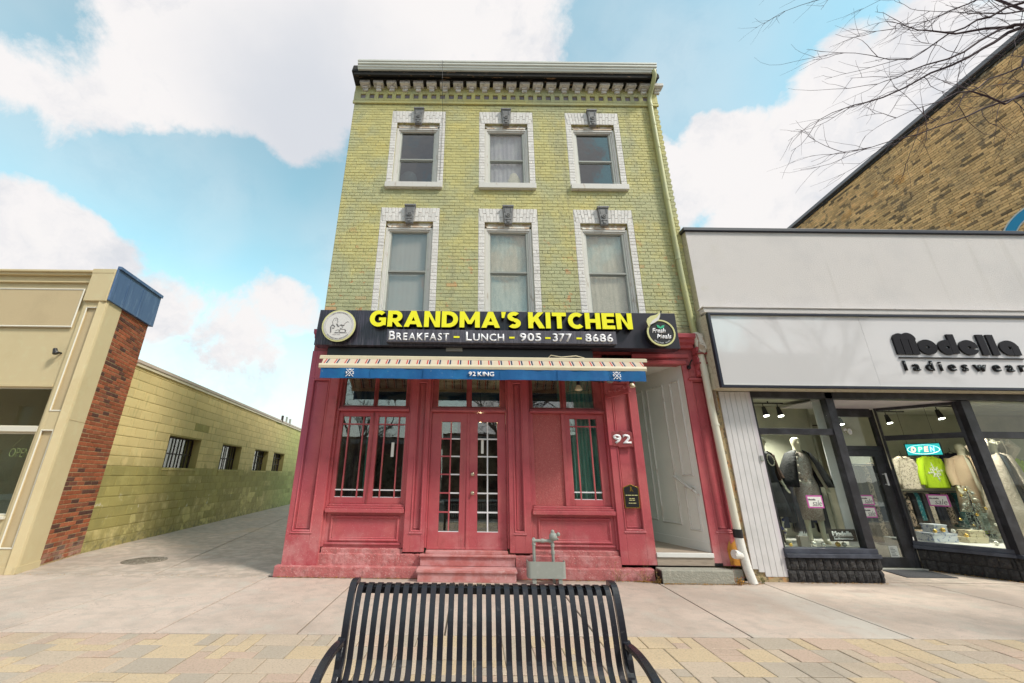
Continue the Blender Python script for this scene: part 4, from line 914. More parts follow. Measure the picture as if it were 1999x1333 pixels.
# fascia, cornice and side bracket above the shopfront
f = MB(); f.box(-2.93, 4.20, FY+.0, FY+.16, 3.441, 3.62); f.box(-2.42, 2.38, FY+.03, FY+.16, 3.36, 3.44); f.build('architrave', 'red_dark', b92, bevel=.006)
f = MB(); f.box(-2.93, 4.20, FY+.01, FY+.16, 3.621, 3.95)
f.build('fascia', 'red_dark', b92)
cn = MB(); cn.prismx([(FY-.02, 3.74), (FY-.05, 3.75), (FY-.06, 3.80), (FY-.12, 3.84), (FY-.13, 3.89), (FY-.18, 3.91), (FY-.19, 3.985), (FY+.01, 4.01), (FY+.01, 3.74)], -2.90, 4.04); cn.build('cornice', 'red', b92, bevel=.003)
cn = MB(); cn.prismx([(FY-.001, 3.44), (FY-.04, 3.45), (FY-.05, 3.50), (FY-.001, 3.52)], 2.9, 3.86); cn.prismx([(FY-.001, 3.56), (FY-.03, 3.57), (FY-.04, 3.63), (FY-.001, 3.64)], 2.9, 3.93); cn.build('bed_mould', 'red', b92)
br = MB(); br.prismx([(FY-.001, 3.20), (FY-.07, 3.24), (FY-.08, 3.30), (FY-.05, 3.33), (FY-.12, 3.40), (FY-.14, 3.52), (FY-.11, 3.60), (FY-.16, 3.66), (FY-.17, 3.735), (FY-.001, 3.735)], 4.02, 4.18)
b0 = br.build('bracket', 'red', b92, bevel=.006)
MB().box(4.01, 4.19, FY-.15, FY-.001, 3.425, 3.455).build('bracket_band', 'red_dark', b0, bevel=.004); MB().box(4.01, 4.19, FY-.19, FY-.001, 3.60, 3.625).build('bracket_band', 'red_dark', b0, bevel=.004); MB().box(3.90, 4.0, FY-.012, FY-.001, 3.20, 3.34).box(3.92, 3.98, FY-.02, FY-.0125, 3.22, 3.32).build('bracket_block', 'red_dark', b0, bevel=.004)
MB().box(3.87, 4.2, FY-.035, FY-.001, 3.155, 3.19).build('neck_mould', 'red', b92, bevel=.006)
MB().prism([(4.05, 3.66), (4.14, 3.60), (4.20, 3.70), (4.16, 3.98), (4.06, 3.99), (4.08, 3.85)], FY-.20, FY-.02).build('broken_end', 'worn_wood', b92, bevel=.01)
lf = MB(); lf.box(3.88, 3.93, FY-.05, FY-.002, 3.36, 3.42); lf.tube([(3.905, FY-.05, 3.40), (3.90, FY-.12, 3.46), (3.93, FY-.13, 3.50)], .014, 6); lf.build('lamp_bracket', 'black', b92)
# bare orange base of the right pilaster
MB().prism([(4.045, .215), (4.195, .21), (4.193, .60), (4.15, .545), (4.125, .53), (4.10, .50), (4.085, .56), (4.05, .49), (4.03, .44)], FY-.006, FY-.001).build('bare_patch', 'rust_base', b92)
MB().box(3.80, 3.92, FY-.008, FY-.001, .195, .24).build('burnt_foot', 'blackwood', b92)
# ---- passage with white panelling
A = (3.80, FY+.04); Bp = (3.40, FY+1.45)
pxf = plane_xf(A, (Bp[0]-A[0], Bp[1]-A[1])); Lp = math.hypot(Bp[0]-A[0], Bp[1]-A[1])
MB(pxf).box(0, Lp, -.03, 0, .38, 3.46).build('passage_wall', 'white_panel', b92)
mm = MB(pxf)
for a, b, z0, z1 in ((.10, .36, 1.52, 3.2), (.10, .36, .66, 1.36), (.52, 1.0, .72, 3.2), (1.10, 1.36, .74, 3.2)): mm.mould(a, b, z0, z1, .04, .0005, -.02); 
mm.build('panel_moulding', 'white_wood', b92)
MB(pxf).box(0, Lp, .0005, .012, .381, .52).build('skirting', 'white_panel', b92)
MB().box(2.906, 2.93, FY+.17, FY+1.5, .38, 3.46).box(2.931, 3.42, FY+1.47, FY+1.5, .38, 3.46).build('passage_wall', 'sage', b92)
MB().box(2.906, 3.85, FY+.16, FY+1.5, 3.461, 3.50).build('passage_ceiling', 'white_panel', b92)
for i in range(7): MB().box(2.906, 3.80, FY+.03+i*.21, FY+.03+i*.21+.205, .355, .38).build('floor_board', 'deck', b92)
MB().box(2.908, 3.80, FY-.02, FY+.028, .315, .378).build('nosing', 'white_panel', b92, bevel=.005)
MB().box(2.908, 3.80, FY+.0, FY+.028, .20, .314).build('step_riser', 'deck', b92)
hr = MB(pxf); hr.tube([(.05, .07, 1.26), (.50, .07, 1.52)], .02, 8); hr.tube([(.05, .07, 1.26), (.05, .0, 1.22)], .014, 6); hr.tube([(.50, .07, 1.52), (.50, .0, 1.50)], .014, 6); hr.build('handrail', 'white_wood', b92)
cs = MB(); cs.box(2.85, 3.925, FY-.245, FY-.021, .0, .185); cs.box(3.93, 4.16, FY-.10, FY-.02, 0, .17); st_ = cs.build('stone_step', 'concrete_step', b92, bevel=.014)
MB().box(2.843, 2.8495, FY-.24, FY-.09, 0, .17).build('dark_side', 'black', b92)

# ================================================================== THE BIG SIGN
sg = thing('shop_sign', (.42, 6.6, 3.6), 'long black fascia sign with yellow raised capitals over the red shopfront', 'sign')
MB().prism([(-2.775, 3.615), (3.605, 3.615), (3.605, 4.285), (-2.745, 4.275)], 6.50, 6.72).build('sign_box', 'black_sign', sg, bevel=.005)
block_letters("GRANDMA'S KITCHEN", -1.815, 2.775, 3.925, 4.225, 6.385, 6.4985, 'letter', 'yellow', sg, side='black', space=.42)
MB().box(-1.50, 2.475, 6.405, 6.499, 3.655, 3.885).build('lettering_board', 'board_purple', sg, bevel=.003)
def caps(word, x0, x1, z0, z1): letters(word, x0, x1, z0, z1, 6.398, 6.4045, 'small_letter', 'white_letter', sg, .018, gap=.10, big=lambda i: i == 0, smallh=.80)
caps('BREAKFAST', -1.46, -.42, 3.685, 3.85); caps('LUNCH', -.13, .53, 3.685, 3.85)
letters('905', .80, 1.17, 3.69, 3.835, 6.398, 6.4045, 'small_letter', 'white_letter', sg, .022, gap=.07)
letters('377', 1.37, 1.70, 3.69, 3.835, 6.398, 6.4045, 'small_letter', 'white_letter', sg, .022, gap=.07)
letters('8686', 1.93, 2.41, 3.69, 3.835, 6.398, 6.4045, 'small_letter', 'white_letter', sg, .022, gap=.07)
for a, b in ((-.34, -.24), (.62, .71), (1.24, 1.33), (1.78, 1.87)): MB().box(a, b, 6.396, 6.4045, 3.735, 3.765).build('dash', 'yellow', sg)
# round badge with a line drawing of a cook
cxl, czl, rl = -2.335, 3.925, .292
bdg = MB(); bdg.lathe([(rl-.012, 0), (rl-.012, .115)], (cxl, 6.384, czl), 44, axis='y'); bo = bdg.build('round_badge', 'black', sg)
MB().lathe([(rl, 0), (rl, .012), (.001, .012)], (cxl, 6.371, czl), 44, axis='y').build('badge_rim', 'rim', bo)
MB().lathe([(rl-.028, 0), (rl-.028, .006)], (cxl, 6.364, czl), 44, axis='y').build('badge_face', 'logo_white', bo)
ln = MB(); ln.ring(cxl, czl, rl-.058, rl-.061, 6.3615, 6.3638, n=44); ln.ring(cxl, czl, rl-.040, rl-.042, 6.3615, 6.3638, n=44); ln.build('badge_line', 'ink_pale', bo)
dr = MB()
def stroke(pts, w=.0035): dr.tube([(cxl+a, 6.3625, czl+b) for a, b in pts], w, 5)
stroke([(-.10, .10), (-.085, .135), (-.045, .14), (-.025, .115), (-.03, .085), (-.015, .07), (-.03, .05), (-.04, .02), (-.01, -.02), (.0, -.03)])
stroke([(-.10, .10), (-.115, .07), (-.10, .03), (-.105, .0)]); stroke([(-.07, .10), (-.055, .10)]); stroke([(-.03, .03), (.005, -.018), (.01, -.02)], .006)
stroke([(-.13, -.02), (-.11, .01), (-.08, .0), (-.06, -.03)], .007); stroke([(-.13, -.02), (-.125, -.08), (-.12, -.13)], .009); stroke([(-.09, -.03), (-.10, -.06), (-.07, -.05)], .005)
stroke([(.02, .0), (.05, .012), (.08, .002), (.10, .0)], .007); stroke([(.08, .002), (.11, .04), (.14, .07), (.17, .065)]); stroke([(.05, .0), (.075, -.03), (.06, -.06), (.03, -.05)])
stroke([(-.04, -.10), (.0, -.075), (.03, -.10), (.0, -.13), (-.05, -.13)]); stroke([(.03, -.075), (.12, -.07), (.14, -.10), (.12, -.13), (.03, -.125), (.03, -.075)]); stroke([(-.06, -.14), (.16, -.135)])
stroke([(.12, -.075), (.13, -.12)], .006); dr.build('badge_drawing', 'ink', bo)
def arc_text(word, cx, cz, r, a_mid, step, h, y, nm, mat, par, flip=False, w=.6):
    for i, ch in enumerate(word):
        if ch == ' ': continue
        a = a_mid+(i-(len(word)-1)/2)*(-step if not flip else step)
        A_ = R(a); px, pz = cx+r*math.cos(A_), cz+r*math.sin(A_); rot = a-90 if not flip else a+90
        xf = Matrix.Translation((px, y, pz)) @ Matrix.Rotation(-R(rot), 4, 'Y')
        solid_text(ch, -h*w/2, h*w/2, -h/2, h/2, 0, .002, nm, mat, par, .02, xf=xf)
arc_text('THE ORIGINAL', cxl, czl, rl-.05, 90, 6.2, .018, 6.361, 'badge_letter', 'ink', bo)
arc_text("GRANDMA'S KITCHEN", cxl, czl, rl-.05, 270, 5.6, .018, 6.361, 'badge_letter', 'ink', bo, flip=True)
m = MB()
for k in range(9): m.box(cxl-.085+k*.014+(.008 if k > 4 else 0), cxl-.076+k*.014+(.008 if k > 4 else 0), 6.3615, 6.3635, czl-.173, czl-.162)
m.build('small_print', 'ink_pale', bo)
# fresh meals badge
cxr, czr, rr_ = 3.245, 3.86, .243
b2 = MB().lathe([(rr_-.01, 0), (rr_-.01, .115)], (cxr, 6.384, czr), 44, axis='y').build('leaf_badge', 'black', sg)
m = MB(); m.ring(cxr, czr, rr_, rr_-.026, 6.366, 6.3835, n=44)
pts_o = []; 
m.build('badge_rim', 'rim', b2)
MB().lathe([(rr_-.027, 0), (rr_-.027, .006)], (cxr, 6.3765, czr), 44, axis='y').build('badge_face', 'black', b2)
MB().prism([(cxr-.215, czr+.115), (cxr-.235, czr+.20), (cxr-.215, czr+.255), (cxr-.15, czr+.305), (cxr-.05, czr+.33), (cxr+.03, czr+.385), (cxr+.015, czr+.30), (cxr-.02, czr+.225), (cxr-.08, czr+.185), (cxr-.16, czr+.165), (cxr-.195, czr+.10)], 6.352, 6.3655).build('big_leaf', 'rim', b2, bevel=.003)
MB().prism([(cxr-.20, czr+.13), (cxr-.13, czr+.22), (cxr-.04, czr+.28), (cxr+.025, czr+.37), (cxr+.005, czr+.29), (cxr-.03, czr+.225), (cxr-.10, czr+.18)], 6.347, 6.3515).build('leaf_highlight', 'logo_white', b2)
MB().prism([(cxr+.0, czr+.075), (cxr-.05, czr+.10), (cxr-.06, czr+.15), (cxr-.02, czr+.135), (cxr+.003, czr+.105), (cxr+.03, czr+.135), (cxr+.075, czr+.145), (cxr+.06, czr+.095)], 6.370, 6.376).build('green_leaf', 'leafgreen', b2)
solid_text('Fresh', cxr-.155, cxr+.08, czr-.0, czr+.085, 6.370, 6.376, 'badge_word', 'white_letter', b2, .03, shear=.25)
solid_text('Meals', cxr-.085, cxr+.165, czr-.105, czr-.02, 6.370, 6.376, 'badge_word', 'white_letter', b2, .03, shear=.25)
arc_text('HEALTHY FOOD', cxr, czr, rr_-.055, 270, 7.6, .024, 6.372, 'badge_letter', 'white_letter', b2, flip=True)
MB().tube([(3.39, 6.62, 4.28), (3.42, 6.60, 4.37)], .014, 6).tube([(-1.9, 6.62, 4.27), (-1.9, 6.62, 4.30)], .014, 6).tube([(-2.15, 6.62, 4.27), (-2.15, 6.62, 4.30)], .012, 6).build('fixing_bolt', 'black', sg)
MB().box(-.48, -.19, 6.58, 6.70, 3.55, 3.613).build('junction_box', 'greybox', sg, bevel=.004)
cb = MB(); pts = [(3.0+.02*i+(.0), 6.58, 4.30+.012*math.sin(i*.6)-.0006*i*i) for i in range(12)]
cb.tube([(2.92, FY-.03, 4.42), (3.05, 6.8, 4.40), (3.2, 6.7, 4.31), (3.3, 6.65, 4.29)], .006, 5)
cb.tube([(3.62, FY-.02, 4.20), (3.8, FY-.02, 4.16), (4.05, FY-.03, 4.18)], .005, 5); cb.build('cable', 'black', sg)
# ================================================================== AWNING
aw = thing('awning', (.15, 6.5, 3.0), 'retracted blue valance awning in a cream housing above the red doors', 'awning')
MB().box(-2.56, 2.10, 6.60, 6.86, 3.395, 3.60).build('backing_box', 'black', aw)
MB().prismx([(6.30, 3.305), (6.30, 3.36), (6.36, 3.385), (6.66, 3.385), (6.66, 3.355), (6.36, 3.335), (6.315, 3.305)], -2.56, 2.90).build('housing', 'cream_metal', aw, bevel=.004)
MB().add([(-2.50, 6.34, 3.34), (2.83, 6.34, 3.34), (2.78, 6.15, 3.165), (-2.46, 6.15, 3.165), (-2.50, 6.35, 3.336), (2.83, 6.35, 3.336), (2.78, 6.16, 3.161), (-2.46, 6.16, 3.161)], [(0, 1, 2, 3), (4, 7, 6, 5), (0, 3, 7, 4), (1, 5, 6, 2)]).build('striped_cloth', 'stripes', aw)
MB().prismx([(6.10, 3.10), (6.09, 3.14), (6.10, 3.175), (6.15, 3.18), (6.16, 3.10)], -2.475, 2.785).build('front_bar', 'cream_metal', aw, bevel=.004)
MB().prismx([(6.12, 3.10), (6.30, 3.30), (6.34, 3.30), (6.16, 3.10)], 2.77, 2.79).build('end_arm', 'cream_metal', aw)
vs = []; nn = 90
for i in range(nn+1):
    x = -2.435+5.195*i/nn; y = 6.105+.006*math.sin(i*.55)+.004*math.sin(i*1.9)
    vs += [(x, y, 3.10), (x, y+.002, 3.02), (x, y+.008*math.sin(i*.3), 2.932)]
fs = []
for i in range(nn): fs += [(3*i, 3*i+3, 3*i+4, 3*i+1), (3*i+1, 3*i+4, 3*i+5, 3*i+2)]
MB().add(vs, fs, True).build('valance', 'blue_fabric', aw)
sm = MB()
for x in (-1.62, -.78, .45, 1.35, 2.2): sm.box(x-.003, x+.003, 6.088, 6.094, 2.94, 3.10)
sm.box(-2.43, 2.755, 6.092, 6.097, 2.934, 2.944); sm.build('seam', 'blue_fabric', aw)
letters('92 KING', -.07, .335, 2.985, 3.055, 6.083, 6.0935, 'valance_letter', 'white_letter', aw, .022, gap=.07, space=.20)
for cx in (-1.96, 2.29):
    e = MB(); cz = 3.018; y0, y1 = 6.083, 6.0935
    e.prism([(cx-.062, cz+.058), (cx-.054, cz+.064), (cx+.062, cz-.058), (cx+.054, cz-.064)], y0, y1); e.prism([(cx+.062, cz+.058), (cx+.054, cz+.064), (cx-.062, cz-.058), (cx-.054, cz-.064)], y0-.001, y1-.001)
    e.prism([(cx-.02, cz+.04), (cx-.026, cz+.066), (cx-.012, cz+.056), (cx, cz+.070), (cx+.012, cz+.056), (cx+.026, cz+.066), (cx+.02, cz+.04)], y0, y1)
    e.ring(cx, cz-.045, .012, .001, y0, y1, n=10)
    e.build('crossed_emblem', 'white_letter', aw)
    solid_text('9', cx-.066, cx-.038, cz-.022, cz+.022, y0, y1, 'emblem_digit', 'white_letter', aw, .03); solid_text('2', cx+.038, cx+.066, cz-.022, cz+.022, y0, y1, 'emblem_digit', 'white_letter', aw, .03)
MB().tube([(1.28, 6.45, 3.40), (1.32, 6.40, 3.44), (1.50, 6.40, 3.41), (1.75, 6.42, 3.44), (1.90, 6.45, 3.415), (1.88, 6.5, 3.39)], .008, 6).build('cord', 'cream_metal', aw)
# flood lamps under the awning
fl = thing('flood_lamp', (1.75, 6.5, 2.9), 'white flood bulb on a thin arm under the awning, before the right transom', 'lamp')
MB().tube([(2.30, 6.72, 3.06), (1.90, 6.55, 3.045), (1.80, 6.46, 3.03), (1.76, 6.44, 2.99)], .009, 8).build('arm', 'black', fl)
MB().lathe([(.03, 0), (.034, -.04), (.03, -.06)], (1.76, 6.44, 2.995), 12).build('socket', 'black', fl)
MB().lathe([(.026, 0), (.052, -.05), (.060, -.075), (.055, -.088), (.02, -.094)], (1.76, 6.44, 2.935), 16).build('bulb', 'glow_bulb', fl)
fl = thing('flood_lamp', (2.66, 6.5, 2.9), 'white flood bulb under the right end of the awning beside the passage', 'lamp')
MB().lathe([(.03, 0), (.034, -.05), (.03, -.07)], (2.66, 6.46, 3.055), 12).tube([(2.66, 6.46, 3.05), (2.62, 6.7, 3.10), (2.6, FY, 3.1)], .01, 8).build('socket', 'black', fl)
MB().lathe([(.026, 0), (.052, -.045), (.056, -.065), (.02, -.080)], (2.66, 6.46, 2.985), 16).build('bulb', 'glow_bulb', fl)
jb = MB().lathe([(.05, 0), (.06, -.03), (.03, -.05)], (2.40, 6.74, 3.10), 12).build('round_junction', 'gasgrey', fl)
# hanging sign bracket + number board
hb = thing('sign_bracket', (2.34, 6.85, 2.0), 'ornate red iron sign bracket above the number board', 'bracket')
MB().box(2.325, 2.375, FY-.035, FY-.004, 2.0, 2.86).build('wall_strap', 'red', hb, bevel=.004)
m = MB(); m.add([(2.33, FY-.03, 2.80), (2.37, FY-.03, 2.80), (2.37, FY-.03, 2.86), (2.33, FY-.03, 2.86), (2.54, 6.32, 2.80), (2.585, 6.32, 2.80), (2.585, 6.32, 2.86), (2.54, 6.32, 2.86)], [(0, 3, 2, 1), (4, 5, 6, 7), (0, 1, 5, 4), (1, 2, 6, 5), (2, 3, 7, 6), (3, 0, 4, 7)])
m.build('arm', 'red', hb, bevel=.004)
for t_ in (.15, .35, .55, .75, .92):
    m = MB(); x, y = 2.35+.21*t_, FY-.03-.55*t_; m.ball((x, y, 2.89+.02*math.sin(t_*9)), .032, 8, 5)
    m.ring(x, 2.885, .045, .025, y-.01, y+.01, 0, 200, n=8); m.build('scrollwork', 'red', hb)
nb = thing('number_board', (2.55, 6.88, 2.0), 'red scalloped board with white numerals 92 on the right pilaster', 'sign')
y0 = FY-.03
pts = [(2.365, 2.02), (2.375, 2.0), (2.42, 1.985), (2.47, 1.995), (2.50, 1.96), (2.53, 1.975), (2.58, 1.965), (2.66, 1.985), (2.735, 1.98), (2.735, 2.05), (2.75, 2.08), (2.735, 2.12), (2.735, 2.21), (2.70, 2.235), (2.60, 2.225), (2.55, 2.25), (2.50, 2.225), (2.41, 2.235), (2.365, 2.21), (2.375, 2.12)]
MB().prism(pts, y0, FY-.004).build('board', 'red_dark', nb, bevel=.005)
letters('92', 2.40, 2.705, 2.035, 2.185, y0-.008, y0-.0005, 'numeral', 'white_letter', nb, .030, gap=.08)
pq = thing('plaque', (2.61, 6.88, 1.02), 'small black heritage plaque with gold edge on the right pilaster', 'plaque')
MB().prism([(2.487, 1.02), (2.727, 1.02), (2.735, 1.335), (2.61, 1.385), (2.485, 1.335)], FY-.022, FY-.003).build('edge', 'gold', pq, bevel=.002)
MB().prism([(2.500, 1.032), (2.714, 1.032), (2.722, 1.325), (2.61, 1.370), (2.498, 1.325)], FY-.026, FY-.0225).build('face', 'black', pq)
m = MB(); m.prism([(2.585, 1.27), (2.60, 1.33), (2.59, 1.355), (2.61, 1.35), (2.625, 1.335), (2.62, 1.31), (2.65, 1.27), (2.63, 1.27), (2.615, 1.295), (2.605, 1.27)], FY-.029, FY-.0265); m.build('crest', 'gold', pq)
m = MB()
for z, ws_ in ((1.215, (.03, .05, .04, .05)), (1.165, (.03, .05)), (1.140, (.045, .04)), (1.095, (.03, .025, .05))):
    x = 2.61-(sum(ws_)+.008*(len(ws_)-1))/2
    for w_ in ws_: m.box(x, x+w_, FY-.028, FY-.0265, z-.005, z+.005); x += w_+.008
m.build('engraved_line', 'rim', pq)
tag(MB().tube([(-.775, 6.44, 10.48), (-.77, 6.50, 10.0), (-.76, FY-.03, 9.3), (-.765, FY-.02, 7.5)], .004, 4).build('aerial_cable', 'black'), 'thin black cable hanging from the gutter past the top left window', 'cable')
# gas regulator
gr_ = thing('gas_regulator', (1.1, 6.6, 0), 'grey gas regulator pipes behind a low grey guard plate by the red steps', 'gas fitting')
GY = 6.66
m = MB(); m.tube([(.955, GY, 0), (.955, GY, .545), (.965, GY, .558)], .024, 12); m.tube([(.95, GY, .56), (1.25, GY, .56)], .022, 12)
for c in ((.955, GY, .56), (1.09, GY, .56), (1.21, GY, .56)): m.tube([(c[0]-.022, c[1], c[2]), (c[0]+.022, c[1], c[2])], .031, 8)
m.tube([(1.24, GY, .0), (1.24, GY, .62)], .022, 12)
for z in (.40, .50): m.tube([(1.24, GY, z-.02), (1.24, GY, z+.02)], .030, 8)
m.tube([(.955, GY, .50), (.955, GY, .53)], .030, 8); m.ball((.955, GY, .58), .026)
m.build('pipework', 'gasgrey', gr_)
m = MB(); m.lathe([(.001, -.05), (.05, -.045), (.062, -.01), (.062, .01), (.05, .045), (.001, .05)], (1.255, GY-.01, .62), 16, axis='y'); m.ball((1.25, GY, .685), .03); m.tube([(1.25, GY, .69), (1.25, GY, .715)], .012, 8); m.tube([(1.27, GY, .64), (1.33, GY-.03, .65)], .022, 10); m.ball((1.33, GY-.03, .655), .03); m.tube([(1.28, GY, .60), (1.33, GY-.02, .585)], .016, 8)
m.build('regulator', 'gasgrey', gr_)
m = MB(); x0, x1, yy = .842, 1.405, 6.55; pr_ = []
for i in range(9): a = R(180+90*i/8); pr_.append((x0+.05+.05*math.cos(a), yy+.05+.05*math.sin(a)))
for i in range(9): a = R(270+90*i/8); pr_.append((x1-.05+.05*math.cos(a), yy+.05+.05*math.sin(a)))
pr_ = [(x0, yy+.18)]+pr_+[(x1, yy+.18)]; vs = []
for a, b in pr_: vs += [(a, b, .075), (a, b, .295)]
m.add(vs, [(2*i, 2*i+2, 2*i+3, 2*i+1) for i in range(len(pr_)-1)]); o = m.build('guard_plate', 'gasgrey', gr_); md = o.modifiers.new('s', 'SOLIDIFY'); md.thickness = .008
MB().box(.905, .965, 6.565, 6.60, 0, .09).build('guard_post', 'gasgrey', gr_, bevel=.004); MB().box(1.29, 1.345, 6.565, 6.60, 0, .09).build('guard_post', 'gasgrey', gr_, bevel=.004)
# ================================================================== CREAM SHOP ON THE LEFT
LY = 6.82
lb_ = thing('corner_shop', (-9.5, LY, 0), 'low cream stucco shop with blue capped brick return and olive block flank', 'building')
lh = [(-12.6, -7.37, 2.20, 2.88), (-12.6, -7.385, .80, 2.11)]
w = MB(); grid_wall(w, -14, -7.02, 0, 5.05, lh, LY, LY+.2); w.build('wall', 'cream', lb_)
MB().box(-14, -7.42, LY-.035, LY-.001, 4.02, 4.74).build('name_panel', 'cream_panel', lb_)
MB().mould(-14, -7.385, 3.985, 4.775, .035, LY-.0355, .012).build('moulding', 'cream_mould', lb_)
MB().box(-14, -7.29, LY-.05, LY-.001, 4.90, 4.925).box(-14, -7.30, LY-.07, LY-.001, 5.052, 5.10).build('cornice_line', 'cream', lb_, bevel=.004)
MB().box(-14, -7.31, LY-.11, LY+.2, 5.101, 5.14).box(-7.309, -6.875, LY-.10, LY-.045, 5.08, 5.17).build('coping', 'cream', lb_, bevel=.005)
pr = MB()
grid_wall(pr, -7.30, -6.885, 0, 4.505, [(-7.225, -7.005, 2.46, 4.385), (-7.245, -7.04, .35, 2.135)], LY-.05, LY-.001); pr.box(-7.30, -6.875, LY-.095, LY-.065, 4.506, 5.08); pr.box(-7.30, -7.02, LY-.064, LY-.001, 4.506, 5.08)
o = pr.build('pier', 'cream', lb_, bevel=.004)
MB().box(-7.225, -7.005, LY-.02, LY-.001, 2.46, 4.385).box(-7.245, -7.04, LY-.02, LY-.001, .35, 2.135).build('pier_panel', 'cream_panel', o)
MB().mould(-7.235, -6.995, 2.45, 4.395, .026, LY-.0505, .010).mould(-7.255, -7.03, .34, 2.145, .026, LY-.0505, .010).build('pier_moulding', 'cream_mould', o)
MB().box(-7.31, -6.875, LY-.062, LY-.0505, 0, .10).build('pier_foot', 'cream', o)
# windows
MB().box(-12.6, -7.371, LY-.01, LY+.19, 2.111, 2.199).build('window_rail', 'cream_mould', lb_, bevel=.004)
MB().box(-12.6, -7.37, LY-.02, LY+.1, 2.881, 2.93).build('window_head', 'cream', lb_, bevel=.004)
f = MB().frame(-9.3, -7.37, 2.2, 2.88, .018, LY+.06, LY+.12).build('window', 'cream_mould', lb_); MB().box(-9.28, -7.389, LY+.09, LY+.094, 2.219, 2.861).build('pane', 'glass', f)
f = MB().frame(-8.16, -7.386, .80, 2.11, .03, LY+.06, LY+.12); f = f.build('window', 'cream_mould', lb_, bevel=.003); MB().box(-8.129, -7.417, LY+.09, LY+.094, .831, 2.079).build('pane', 'glass', f)
MB().box(-8.26, -8.161, LY+.03, LY+.15, .8, 2.11).build('mullion', 'white_wood', lb_, bevel=.004)
f = MB().frame(-9.3, -8.261, .80, 2.11, .05, LY+.06, LY+.12); f = f.build('window', 'white_wood', lb_, bevel=.003); MB().box(-9.249, -8.312, LY+.09, LY+.094, .851, 2.059).build('pane', 'glass', f)
MB().box(-12.6, -7.37, LY-.05, LY+.19, .755, .799).build('sill', 'cream_mould', lb_, bevel=.004)
MB().box(-12.6, -7.9, LY+2.6, LY+2.65, 0, 3.4).box(-12.6, -7.9, LY+.2, LY+2.6, .0, .02).box(-12.6, -7.9, LY+.2, LY+2.6, 3.38, 3.40).box(-7.899, -7.85, LY+1.2, LY+2.6, 0, 3.4).build('room', 'dark_room', lb_)
ra = MB().tube([(-8.05, LY+.35, 2.0), (-7.9, LY+.4, 1.86), (-7.75, LY+.35, 1.9)], .004, 4)
os_ = thing('open_sign', (-7.70, LY+.13, 1.70), 'unlit amber neon sign reading OPEN hanging in the cream shop window', 'sign')
letters('OPEN', -7.845, -7.50, 1.70, 1.845, LY+.125, LY+.135, 'letter', 'open_amber', os_, -.012, gap=.12)
MB().tube([(-7.84, LY+.14, 1.87), (-7.72, LY+.16, 2.06)], .004, 4).tube([(-7.52, LY+.14, 1.87), (-7.62, LY+.16, 2.06)], .004, 4).build('chain', 'open_amber', os_)
# small wall lamp
lm = thing('wall_lamp', (-7.42, LY-.05, 3.5), 'small black spotlight on the cream wall beside the pier', 'lamp')
MB().tube([(-7.44, LY-.001, 3.50), (-7.44, LY-.09, 3.50)], .018, 8).tube([(-7.47, LY-.10, 3.555), (-7.43, LY-.10, 3.46)], [.030, .042], 10).tube([(-7.44, LY-.08, 3.48), (-7.40, LY-.12, 3.50)], .015, 8).build('lamp_head', 'black', lm)
# return: cream strip, then brick, blue cap
rx = plane_xf((-6.885, LY-.05), (-.52, 1.61)); RL = 1.74
MB(rx).box(0, .54, .001, .12, 0, 4.60).build('return_wall', 'cream', lb_, bevel=.003)
MB(rx).box(-.01, .55, -.012, .0, 0, .10).build('return_foot', 'cream', lb_)
MB(rx).box(0, .54, -.003, .0, 2.318, 2.326).build('return_seam', 'cream_panel', lb_)
MB(rx).box(.541, RL, .022, .14, 0, 4.75).build('mortar_bed', 'mortar', lb_)
P = courses(.545, RL, .02, 4.72, .0762, .232, .013, lambda u, z: 'brick_red')
lay(P, lb_, rx @ Matrix.Translation((0, .022, 0)), None, proud=.007, stuffname='upper_brickwork')
tp = MB(rx); tp.add([(-.035, -.04, 4.53), (RL+.09, -.04, 4.66), (RL+.09, -.04, 5.41), (-.035, -.04, 5.20), (-.035, -.006, 4.53), (RL+.09, .20, 4.66), (RL+.09, .20, 5.41), (-.035, -.006, 5.20)], [(0, 1, 2, 3), (4, 7, 6, 5), (0, 4, 5, 1), (3, 2, 6, 7), (1, 5, 6, 2), (0, 3, 7, 4)])
bc = tp.build('blue_cap', 'bluemetal', lb_, bevel=.006)
tp = MB(rx); tp.add([(-.04, -.07, 5.18), (RL+.10, -.07, 5.39), (RL+.10, -.07, 5.46), (-.04, -.07, 5.24), (-.04, -.01, 5.18), (RL+.10, .24, 5.39), (RL+.10, .24, 5.46), (-.04, -.01, 5.24)], [(0, 1, 2, 3), (4, 7, 6, 5), (0, 4, 5, 1), (3, 2, 6, 7), (1, 5, 6, 2), (0, 3, 7, 4)]); tp.build('cap_flashing', 'bluemetal', bc, bevel=.005)
m = MB(rx)
for u in (.42, 1.0): m.box(u-.004, u+.004, -.046, -.0405, 4.62, 5.22)
m.build('cap_seam', 'bluemetal', bc)
MB().box(-14, -7.62, 8.3, 8.5, 0, 5.1).box(-14, -7.60, LY+.21, 8.29, 5.0, 5.05).build('rear_parapet', 'cream', lb_)
